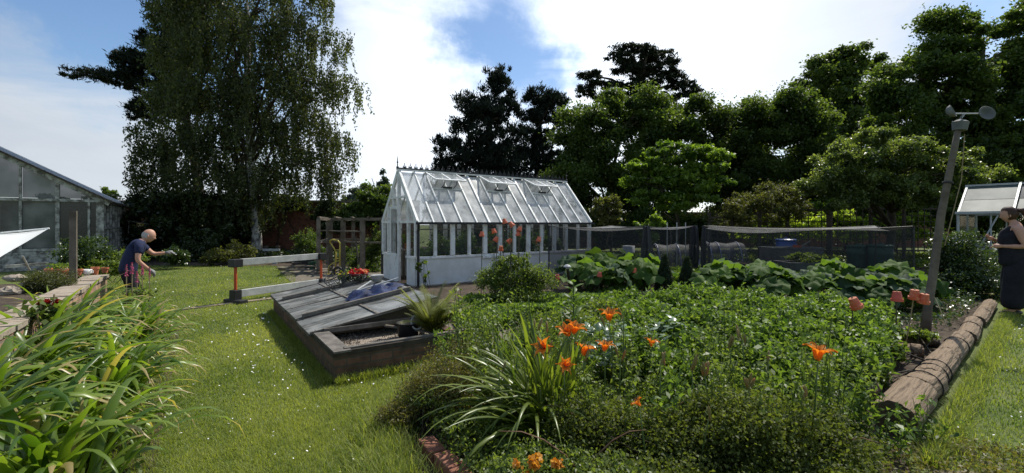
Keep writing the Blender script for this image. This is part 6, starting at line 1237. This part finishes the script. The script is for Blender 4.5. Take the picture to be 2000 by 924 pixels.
# ================================================================ day lilies
base = np.array([.24, 3.12, 0.]); n = 190; t = thing('daylily_clump', base, 'big arching clump of long narrow lily leaves at the front of the bed', 'lily clump')
B = base+rng.normal(0, 1, (n, 3))*[.09, .06, 0]; az = rng.normal(math.pi*.93, .95, n); up_ = rng.uniform(size=n) < .4; az = np.where(up_, rng.uniform(0, 6.28, n), az)
a, f, c = ribbons(B, az, np.where(up_, rng.uniform(1.25, 1.52, n), rng.uniform(.75, 1.3, n)), np.where(up_, rng.uniform(.2, .9, n), rng.uniform(.9, 2.3, n)), rng.uniform(.6, 1.05, n), rng.uniform(.018, .032, n), 12, .3, twist=.4, curl=rng.normal(0, .3, n)); np_obj('leaves', a, f, lm_strap2, t, c)
def lily_flower(c, ax, s, parent, name='flower'):
    ax = unit(np.array(ax, float)); X_ = unit(np.cross(ax, (0.1, .2, 1) if abs(ax[2]) < .9 else (1, 0, 0))); Y_ = np.cross(ax, X_); Vs = []; Fs = []; At = []
    for k in range(6):
        th = k*math.pi/3+(.1 if k % 2 else 0); wd_ = (.048 if k % 2 == 0 else .036)*s; rad = X_*math.cos(th)+Y_*math.sin(th); tn = -X_*math.sin(th)+Y_*math.cos(th); K = 8; p = np.array(c, float)+rad*.004; e = 1.45-(.1 if k % 2 else 0); b0 = len(Vs); LL = .105*s
        for i in range(K+1):
            q = i/K; w = wd_*(math.sin(min(1, q*1.15+.08)*math.pi)**.7 if q < .98 else .05); e2 = 1.35-2.1*q**1.6; wav = .004*math.sin(q*9+k); Vs += [p-tn*w*.5+ax*(.006*s*(q > .2)+wav), p-ax*.002, p+tn*w*.5+ax*(.006*s*(q > .2)-wav)]; At += [.15+.6*q, .75*(1-q)+.1, .15+.6*q]
            p = p+(rad*math.cos(e2)+ax*math.sin(e2))*LL/K
        for i in range(K):
            for j in (0, 1): o = b0+i*3+j; Fs.append((o, o+1, o+4, o+3))
    fo = np_obj(name, Vs, Fs, lm_orange, parent, At, smooth=True)
    sp_ = [np.array(c)+ax*.01, ]; b = MB()
    for k in range(6): th = k*1.05+.4; d_ = ax+.28*(X_*math.cos(th)+Y_*math.sin(th)); b.tube([np.array(c)+ax*.01, np.array(c)+d_*.06*s, np.array(c)+d_*.085*s+(0, 0, .004)], .0012, 4); b.ball(np.array(c)+d_*.085*s, (.003, .003, .004), 5, 4)
    b.build('stamens', m_darkcane, fo); return fo
m_bud = mat('lily_bud', (.26, .15, .05), (.19, .17, .06), 14., rough=.6, bump=.1, c3=(.40, .15, .05)); m_stem = mat('lily_stem', (.06, .10, .025), (.10, .14, .035), 8., rough=.5, bump=.1)
def bud(c, ax, L_, r, parent): b = MB(); b.lathe([(.002, 0), (r*.6, L_*.15), (r*.85, L_*.4), (r, L_*.65), (r*.7, L_*.88), (.001, L_)], c, 8, ax); return b.build('bud', m_bud, parent, smooth=True)
def lily(px, py, Y, label, flowers, buds, lean=(0, 0), s=1., name='orange_lily'):
    top = at(px, py, Y); ba = np.array([top[0]+lean[0], top[1]+lean[1], 0.]); t = thing(name, ba, label, 'lily'); md = (ba+top)/2+(rng.normal()*.02, rng.normal()*.02, 0); tp = top-(0, 0, .03)
    b = MB(); b.tube([ba, (ba+md)/2, md, (md+tp)/2, tp], [.006, .0055, .005, .0045, .003], 7)
    for (dx, dz, ax) in flowers: b.tube([tp-(0, 0, .02), top+(dx, 0, dz-.015)], .003, 5)
    b.build('stem', m_stem, t, smooth=True)
    for (dx, dz, ax) in flowers: lily_flower(top+(dx, 0, dz), ax, s*1.15, t)
    for k in range(buds):
        a = rng.uniform(0, 6.28); bud(top+(rng.normal()*.012, rng.normal()*.012, -.05+rng.uniform(-.02, .02)), (math.cos(a)*.35, math.sin(a)*.35, 1), rng.uniform(.075, .12), .0095, t)
    return t
lily(1190, 626, 3.25, 'single open orange lily, highest of the cluster at its right', [(0, 0, (0, -.25, 1))], 1)
lily(1114, 655, 3.05, 'double-headed orange lily bloom at the top of the main cluster', [(-.015, .0, (-.3, -.5, .9)), (.02, .012, (.35, -.2, 1))], 0, s=.95)
lily(1066, 682, 3.0, 'orange lily facing sideways at the left of the cluster, with a long bud', [(0, 0, (-.5, -.8, .55))], 2)
lily(1140, 694, 2.95, 'low orange lily seen from the side, centre of the cluster', [(0, 0, (.25, .1, 1))], 1, s=.9)
lily(1181, 686, 2.98, 'small upright orange lily just right of the cluster\'s centre', [(0, 0, (.1, -.1, 1))], 0, s=.8)
lily(1102, 716, 2.85, 'lowest orange lily of the cluster, hanging toward the viewer', [(0, 0, (.1, -.9, .5))], 1, s=.8)
lily(1597, 703, 2.55, 'lone large orange lily open at the right side of the bed', [(0, 0, (.1, -.12, 1))], 0, (.02, .05), s=1.02)
lily(1272, 676, 3.5, 'half-hidden small orange lily right of the cluster', [(0, 0, (.2, 0, 1))], 0, s=.7)
lily(1250, 792, 2.5, 'single fading orange petal head low over the dark shrub', [(0, 0, (-.5, .2, .6))], 0, s=.45)
for (px, py, Y, nb, l) in [(1044, 632, 3.1, 2, 'unopened brown-orange lily buds, leftmost, above the long leaves'), (1066, 640, 3.1, 1, 'upright single lily bud just left of the top double bloom'), (1218, 608, 3.3, 1, 'narrow pale bud standing right of the highest lily'), (1212, 690, 3.0, 2, 'slanting brownish lily buds right of the small upright lily'), (1290, 704, 2.8, 2, 'curved orange-tipped bud pair right of the cluster'), (1377, 722, 2.7, 4, 'big bunch of tall brown lily buds in the middle of the bed'), (1352, 712, 2.8, 2, 'small dark buds left of the big bud bunch'), (1462, 742, 2.6, 4, 'splayed bunch of brown buds right of the big bunch'), (1425, 664, 3.1, 2, 'greenish bud pair high in the potato foliage, left one'), (1450, 655, 3.15, 3, 'tallest greenish bud cluster against the potato foliage'), (1500, 690, 3.0, 1, 'thin single green bud right of the tallest bud cluster'), (1385, 806, 2.4, 1, 'pink-tipped drooping bud low over the dark shrub'), (1567, 762, 2.6, 3, 'dark pointed buds below the lone right lily'), (975, 716, 3.0, 1, 'small brown bud left of the cluster among long leaves')]:
    lily(px, py, Y, l, [], nb, name='lily_buds')
# golden flowers at the bottom edge
c0 = at(1052, 915, 2.15); t = thing('golden_flowers', c0*[1, 1, 0], 'cluster of golden orange flowers at the bottom edge of the photo', 'flower'); lm_gold = leafmat('golden_petal', (.52, .20, .02), (.70, .38, .05), .35, tcol=(1.2, 1, .5))
for k in range(9):
    c = c0+np.array([rng.uniform(-.11, .11), rng.uniform(-.05, .05), rng.uniform(-.04, .035)]); blooms(t, c, np.array([.018]*3), 5, lm_gold, size=.034)
b = MB()
for k in range(7): b.tube([c0*[1, 1, 0]+rng.normal(0, .03, 3)*[1, 1, 0], c0+rng.normal(0, .05, 3)*[1, .5, .3]-(0, 0, .03)], .003, 5)
b.build('stem', m_stem, t)
# broad upright leafy plant in front of the potatoes
for (px, py, Y, l) in [(1120, 600, 5.6, 'tall broad-leaved green plant rising above the bed left of the potatoes')]:
    c0 = at(px, 700, Y)*[1, 1, 0]; t = thing('broadleaf_plant', c0, l, 'plant'); K = 16; z = np.linspace(.25, .78, K); a, f, c = ribbons(np.stack([np.full(K, c0[0]), np.full(K, c0[1]), z], 1), np.arange(K)*2.4, np.full(K, .7), 1.2, np.linspace(.30, .13, K), .07, 6, .25, lambda q: np.sin(np.clip(q*1.02+.05, 0, 1)*np.pi)**.8); np_obj('leaves', a, f, lm_potato, t, c); b = MB(); b.tube([c0, c0+(0, 0, .8)], .008, 6); b.build('stem', m_stem, t)

# pale glossy-leaved plants among the lilies
lm_gloss = leafmat('pale_glossy_leaf', (.07, .12, .07), (.20, .28, .18), .3, .3, .5)
for (px, Y, l) in [(1210, 3.9, 'pale shiny-leaved plant just right of the highest lily'), (1262, 4.1, 'pale shiny-leaved plant second right of the highest lily'), (1175, 4.3, 'pale shiny-leaved plant half hidden behind the lily cluster'), (1300, 4.5, 'pale shiny-leaved plant furthest right, at the edge of the potatoes')]:
    c0 = at(px, 700, Y)*[1, 1, 0]; t = thing('glossy_plant', c0, l, 'plant', 'pale glossy-leaved plants'); K = 70; B = c0+np.stack([rng.normal(0, .10, K), rng.normal(0, .10, K), rng.uniform(.2, .56, K)], 1)
    a, f, c = ribbons(B, rng.uniform(0, 6.28, K), rng.uniform(-.1, .8, K), .8, rng.uniform(.08, .13, K), .055, 4, .15, lambda q: np.sin(np.clip(q*1.02+.06, 0, 1)*np.pi)**.7); np_obj('leaves', a, f, lm_gloss, t, c)
    a, f, c = stems(np.tile(c0, (14, 1))+rng.normal(0, .04, (14, 3))*[1, 1, 0], B[:14], .004); np_obj('stems', a, f, lm_weed, t, c)
# ================================================================ people
def skin_body(name, joints, edges, mat_, parent, sub=2, root=0):
    me = bpy.data.meshes.new(name); base = LOC[parent.name]
    names = list(joints); me.from_pydata([tuple(np.array(joints[n][0])-base) for n in names], [(names.index(a), names.index(b)) for a, b in edges], [])
    o = bpy.data.objects.new(name, me); COL.objects.link(o); md = o.modifiers.new('s', 'SKIN'); md.use_smooth_shade = True
    if not me.skin_vertices: 
        bpy.context.view_layer.objects.active = o
    for i, n in enumerate(names):
        r = joints[n][1]; r = (r, r) if np.isscalar(r) else r
        me.skin_vertices[0].data[i].radius = r; me.skin_vertices[0].data[i].use_root = (i == root)
    s = o.modifiers.new('u', 'SUBSURF'); s.levels = sub; s.render_levels = sub
    dg = bpy.context.evaluated_depsgraph_get(); dg.update(); ev = o.evaluated_get(dg); m2 = bpy.data.meshes.new_from_object(ev); m2.name = name
    V_ = [tuple(v.co) for v in m2.vertices]; F_ = [tuple(p.vertices) for p in m2.polygons]
    bpy.data.objects.remove(o); return V_, F_
def head_shape(c, f, up, s, nose=1.):
    """head as a deformed ball: face towards f"""
    l = np.cross(up, f); vs = []; fs = []; nu, nv = 28, 20
    for i in range(nv+1):
        a = math.pi*i/nv
        for k in range(nu):
            t = 2*math.pi*k/nu; x = math.sin(a)*math.cos(t); y = math.sin(a)*math.sin(t); z = math.cos(a)
            X, Y, Z = x*.098, y*.077, z*.118
            if z < 0: Y *= 1-.28*z*z*1.0; X *= (1-.10*z*z) if x > 0 else (1-.45*z*z)
            if x > 0:
                fy = math.exp(-(y/.22)**2)
                X += nose*.022*fy*math.exp(-((z+.14)/.13)**2)          # nose
                X += .008*math.exp(-(y/.35)**2)*math.exp(-((z+.48)/.08)**2) # lips
                X -= .007*math.exp(-(y/.35)**2)*math.exp(-((z+.40)/.05)**2)
                X += .012*math.exp(-(y/.3)**2)*math.exp(-((z+.82)/.14)**2)  # chin
                X -= .012*(math.exp(-((y-.38)/.16)**2)+math.exp(-((y+.38)/.16)**2))*math.exp(-((z-.06)/.11)**2)   # sockets
                X += .006*math.exp(-((z-.24)/.08)**2)*math.exp(-(y/.6)**2)  # brow
            vs.append(c+s*(f*X+l*Y+up*Z))
    for i in range(nv):
        for k in range(nu): fs.append((i*nu+k, (i+1)*nu+k, (i+1)*nu+(k+1) % nu, i*nu+(k+1) % nu))
    return vs, fs
def hand_parts(w, d, pn, s=1., curl=.5):
    """palm + five fingers chains from wrist w along d, palm normal pn; returns MB"""
    d = unit(np.array(d)); pn = unit(np.array(pn)-d*(d@np.array(pn))); sd = np.cross(d, pn); b = MB()
    b.tube([w-d*.02, w+d*.02*s, w+d*.055*s, w+d*.09*s], [.024*s, .032*s, .038*s, .030*s], 10)
    for k, (o_, ln) in enumerate(((-.030, .062), (-.010, .074), (.011, .070), (.030, .055))):
        p = w+d*.078*s+sd*o_*s; pts = [p]; a = .15
        for q in range(3): a += curl*(.5+.3*q); p = p+(d*math.cos(a)+pn*math.sin(a))*ln*s*(.42, .33, .25)[q]; pts.append(p)
        b.tube(pts, [.0095*s, .009*s, .008*s, .006*s], 7)
    p = w+d*.03*s-sd*.033*s; b.tube([p, p+(d*.6-sd*.8)*.028*s, p+(d*.85-sd*.6+pn*.3)*.055*s], [.013*s, .011*s, .008*s], 7)
    return b
def person(base, label, f, J, E, cloth, hair, head, hands, skinm=m_skin):
    t = thing('person', base, label, 'person'); return t
# ---- man
mb = np.array([-5.93, 7.3, 0.]); f = unit(np.array([.77, .63, 0])); l = np.array([-f[1], f[0], 0])
def mp_(a, s, z): return mb+f*a+l*s+np.array([0, 0, z])
T = thing('person', mb, 'bald man in a navy T-shirt and grey gloves bending over the left border, arm out', 'person')
J = {'pelvis': (mp_(-.10, 0, .90), (.11, .08)), 'waist': (mp_(-.08, 0, 1.02), (.11, .085)), 'chest': (mp_(.0, 0, 1.20), (.14, .10)), 'neckb': (mp_(.07, 0, 1.33), (.09, .08)), 'neck': (mp_(.12, 0, 1.385), .055), 'head': (mp_(.15, 0, 1.43), .06)}
E = [('pelvis', 'waist'), ('waist', 'chest'), ('chest', 'neckb'), ('neckb', 'neck'), ('neck', 'head')]
for sgn, n, elb, wr in ((1, 'l', mp_(.26, .22, 1.10), mp_(.45, .16, 1.12)), (-1, 'r', mp_(.03, -.25, 1.02), mp_(.20, -.20, .84))):
    J['hip'+n] = (mp_(-.10, sgn*.09, .84), .07); J['knee'+n] = (mp_(-.0+.04*sgn, sgn*.10, .47), .062); J['ank'+n] = (mp_(-.10+.06*sgn, sgn*.10, .09), .043); J['toe'+n] = (mp_(.04+.06*sgn, sgn*.11, .04), .035)
    J['sh'+n] = (mp_(.06, sgn*.19, 1.29), .060); J['el'+n] = (elb, .042); J['wr'+n] = (wr, .027)
    E += [('pelvis', 'hip'+n), ('hip'+n, 'knee'+n), ('knee'+n, 'ank'+n), ('ank'+n, 'toe'+n), ('neckb', 'sh'+n), ('sh'+n, 'el'+n), ('el'+n, 'wr'+n)]
vs, fs = skin_body('body', J, E, m_skin, T)
b = MB(); b.v = [tuple(np.array(v)+mb) for v in vs]; b.f = list(fs)
hc = mp_(.185, 0, 1.475-.02); hu = unit(np.array([f[0]*.38, f[1]*.38, 1.])); hf = unit(f-hu*(f@hu)); hv, hf_ = head_shape(hc, hf, hu, 1.03, 1.2); b.add(hv, hf_)
hl = np.cross(hu, hf)
for sg in (-1, 1): b.ball(hc+hl*sg*.077-hf*.005-hu*.012, (.018, .012, .032), 8, 6)
b.build('body', m_skin, T, smooth=True)
for (w, e, s) in ((J['wrl'][0], J['ell'][0], 1), (J['wrr'][0], J['elr'][0], 1)):
    hand_parts(w, w-e, (0, 0, -1), 1.08, .55).build('glove', m_glove, T, smooth=True)
def shirt(J, pts, E, m_, T, mb, name, sub=2):
    vs, fs = skin_body(name, pts, E, m_, T, sub); b = MB(); b.v = [tuple(np.array(v)+mb) for v in vs]; b.f = list(fs); return b.build(name, m_, T, smooth=True)
S = {'hem': (mp_(-.11, 0, .76), (.19, .15)), 'pelvis': (mp_(-.10, 0, .88), (.18, .145)), 'waist': (mp_(-.08, 0, 1.02), (.165, .135)), 'chest': (mp_(-.01, 0, 1.19), (.185, .145)), 'neckb': (mp_(.065, 0, 1.325), (.105, .09)), 'nk': (mp_(.095, 0, 1.36), .066)}
ES = [('hem', 'pelvis'), ('pelvis', 'waist'), ('waist', 'chest'), ('chest', 'neckb'), ('neckb', 'nk')]
for sgn, n in ((1, 'l'), (-1, 'r')):
    S['sh'+n] = (mp_(.06, sgn*.185, 1.29), .078); S['sl'+n] = (J['sh'+n][0]*.38+J['el'+n][0]*.62, .066); ES += [('neckb', 'sh'+n), ('sh'+n, 'sl'+n)]
shirt(J, S, ES, m_navy, T, mb, 't_shirt')
TR = {'pelvis': (mp_(-.10, 0, .90), (.158, .125)), 'b': (mp_(-.10, 0, .84), (.15, .12))}; ET = [('pelvis', 'b')]
for sgn, n in ((1, 'l'), (-1, 'r')):
    TR['hip'+n] = (mp_(-.10, sgn*.09, .76), .108); TR['knee'+n] = (J['knee'+n][0], .078); TR['ank'+n] = (J['ank'+n][0], .07); ET += [('b', 'hip'+n), ('hip'+n, 'knee'+n), ('knee'+n, 'ank'+n)]
shirt(J, TR, ET, m_darkcloth, T, mb, 'trousers')
for n in ('l', 'r'): b = MB(); c = J['ank'+n][0]; b.ball(c*[1, 1, 0]+f*.05+(0, 0, .045), (.13, .10, .05), 12, 8); b.build('shoe', m_black, T, smooth=True)
# thin grey hair round the back of the skull
b = MB(); hv2, hf2 = head_shape(hc, hf, hu, 1.06, 0); keep = [i for i, v in enumerate(hv2) if ((np.array(v)-hc)@hf < .01 and -.065 < (np.array(v)-hc)@hu < .05)]
ks = set(keep); fcs = [q for q in hf2 if all(i in ks for i in q)]; b.add(hv2, fcs); b.build('hair', m_hairg, T, smooth=True)
MAN = T; MAN.scale = (.9, .9, .9); MAN.location = tuple(mb+np.array([-.22, 0, 0]))
# ---- woman
wb = np.array([8.26, 7.35, 0.]); f = unit(np.array([-.70, .60, 0])); l = np.array([-f[1], f[0], 0])
def wp_(a, s, z): return wb+f*a+l*s+np.array([0, 0, z])
T = thing('person', wb, 'woman in a black sleeveless top and long dark trousers, hair tied back, hands held forward', 'person')
J = {'pelvis': (wp_(-.02, 0, .98), (.12, .09)), 'waist': (wp_(.0, 0, 1.12), (.11, .085)), 'chest': (wp_(-.01, 0, 1.30), (.14, .10)), 'neckb': (wp_(-.02, 0, 1.46), (.075, .07)), 'neck': (wp_(.01, 0, 1.53), .048), 'head': (wp_(.035, 0, 1.58), .055)}
E = [('pelvis', 'waist'), ('waist', 'chest'), ('chest', 'neckb'), ('neckb', 'neck'), ('neck', 'head')]
for sgn, n, elb, wr in ((1, 'l', wp_(-.10, .21, 1.14), wp_(.16, .13, 1.14)), (-1, 'r', wp_(.0, -.23, 1.13), wp_(.22, -.10, 1.24))):
    J['hip'+n] = (wp_(-.02, sgn*.10, .90), .075); J['knee'+n] = (wp_(.02, sgn*.11, .50), .066); J['ank'+n] = (wp_(-.02+.05*sgn, sgn*.11, .09), .044); J['toe'+n] = (wp_(.12+.05*sgn, sgn*.12, .035), .035)
    J['sh'+n] = (wp_(-.02, sgn*.185, 1.42), .066); J['el'+n] = (elb, .052); J['wr'+n] = (wr, .026)
    E += [('pelvis', 'hip'+n), ('hip'+n, 'knee'+n), ('knee'+n, 'ank'+n), ('ank'+n, 'toe'+n), ('neckb', 'sh'+n), ('sh'+n, 'el'+n), ('el'+n, 'wr'+n)]
vs, fs = skin_body('body', J, E, m_skin, T)
b = MB(); b.v = [tuple(np.array(v)+wb) for v in vs]; b.f = list(fs)
hc = wp_(.06, 0, 1.655); hu = unit(np.array([f[0]*.22, f[1]*.22, 1.])); hf = unit(f-hu*(f@hu)); hl = np.cross(hu, hf); hv, hf_ = head_shape(hc, hf, hu, 1.02, .9); b.add(hv, hf_)
for sg in (-1, 1): b.ball(hc+hl*sg*.075-hf*.005-hu*.012, (.016, .012, .03), 8, 6)
b.build('body', m_skin, T, smooth=True)
for n in ('l', 'r'): hand_parts(J['wr'+n][0], J['wr'+n][0]-J['el'+n][0], (0, 0, -1 if n == 'l' else 1), 1., .5).build('hand', m_skin, T, smooth=True)
S = {'hem': (wp_(-.02, 0, .76), (.27, .22)), 'pelvis': (wp_(-.02, 0, .98), (.225, .185)), 'waist': (wp_(.01, 0, 1.12), (.205, .175)), 'chest': (wp_(.02, 0, 1.29), (.205, .175)), 'nb': (wp_(-.02, 0, 1.42), (.11, .09)), 'sl': (wp_(-.02, .12, 1.435), .06), 'sr': (wp_(-.02, -.12, 1.435), .06)}
shirt(J, S, [('hem', 'pelvis'), ('pelvis', 'waist'), ('waist', 'chest'), ('chest', 'nb'), ('nb', 'sl'), ('nb', 'sr')], m_darkcloth, T, wb, 'top')
TR = {'pelvis': (wp_(-.02, 0, .98), (.20, .17)), 'b': (wp_(-.03, 0, .91), (.205, .175))}; ET = [('pelvis', 'b')]
for sgn, n in ((1, 'l'), (-1, 'r')):
    TR['hip'+n] = (wp_(-.02, sgn*.09, .80), .155); TR['knee'+n] = (J['knee'+n][0], .15); TR['ank'+n] = (J['ank'+n][0], .17); ET += [('b', 'hip'+n), ('hip'+n, 'knee'+n), ('knee'+n, 'ank'+n)]
shirt(J, TR, ET, m_darkcloth, T, wb, 'trousers')
b = MB(); hv2, hf2 = head_shape(hc+hu*.01-hf*.008, hf, hu, 1.13, 0); ks = set(i for i, v in enumerate(hv2) if ((np.array(v)-hc)@hf < .035 and (np.array(v)-hc)@hu > -.09-.0*1) or (np.array(v)-hc)@hu > .075); b.add(hv2, [q for q in hf2 if all(i in ks for i in q)])
b.tube([hc-hf*.10+hu*.05, hc-hf*.16+hu*.04, hc-hf*.19-hu*.03, hc-hf*.18-hu*.12, hc-hf*.16-hu*.19], [.035, .045, .042, .032, .01], 10); b.build('hair', m_hairb, T, smooth=True)
b = MB(); 
for sg in (-1, 1): b.tube([wp_(-.02, sg*.06, 1.49), wp_(.10, sg*.055, 1.42), wp_(.175, sg*.03, 1.28), wp_(.18, 0, 1.2)], .004, 5)
b.box(wp_(.19, 0, 1.17), (.008, .05, .07), f, l); b.build('lanyard', m_greypl, T)
for n in ('l', 'r'): b = MB(); c = J['ank'+n][0]; b.ball(c*[1, 1, 0]+f*.06+(0, 0, .04), (.12, .09, .045), 12, 8); b.build('shoe', m_black, T, smooth=True)
hp = J['wrr'][0]+f*.10; t = thing('phone', hp, 'small dark phone held in the hands of the woman at the right edge', 'phone'); b = MB(); b.box(hp+(0, 0, .03), (.14, .075, .012), unit(f+UP*.3), l); b.build('phone', m_black, t, bevel=.004)
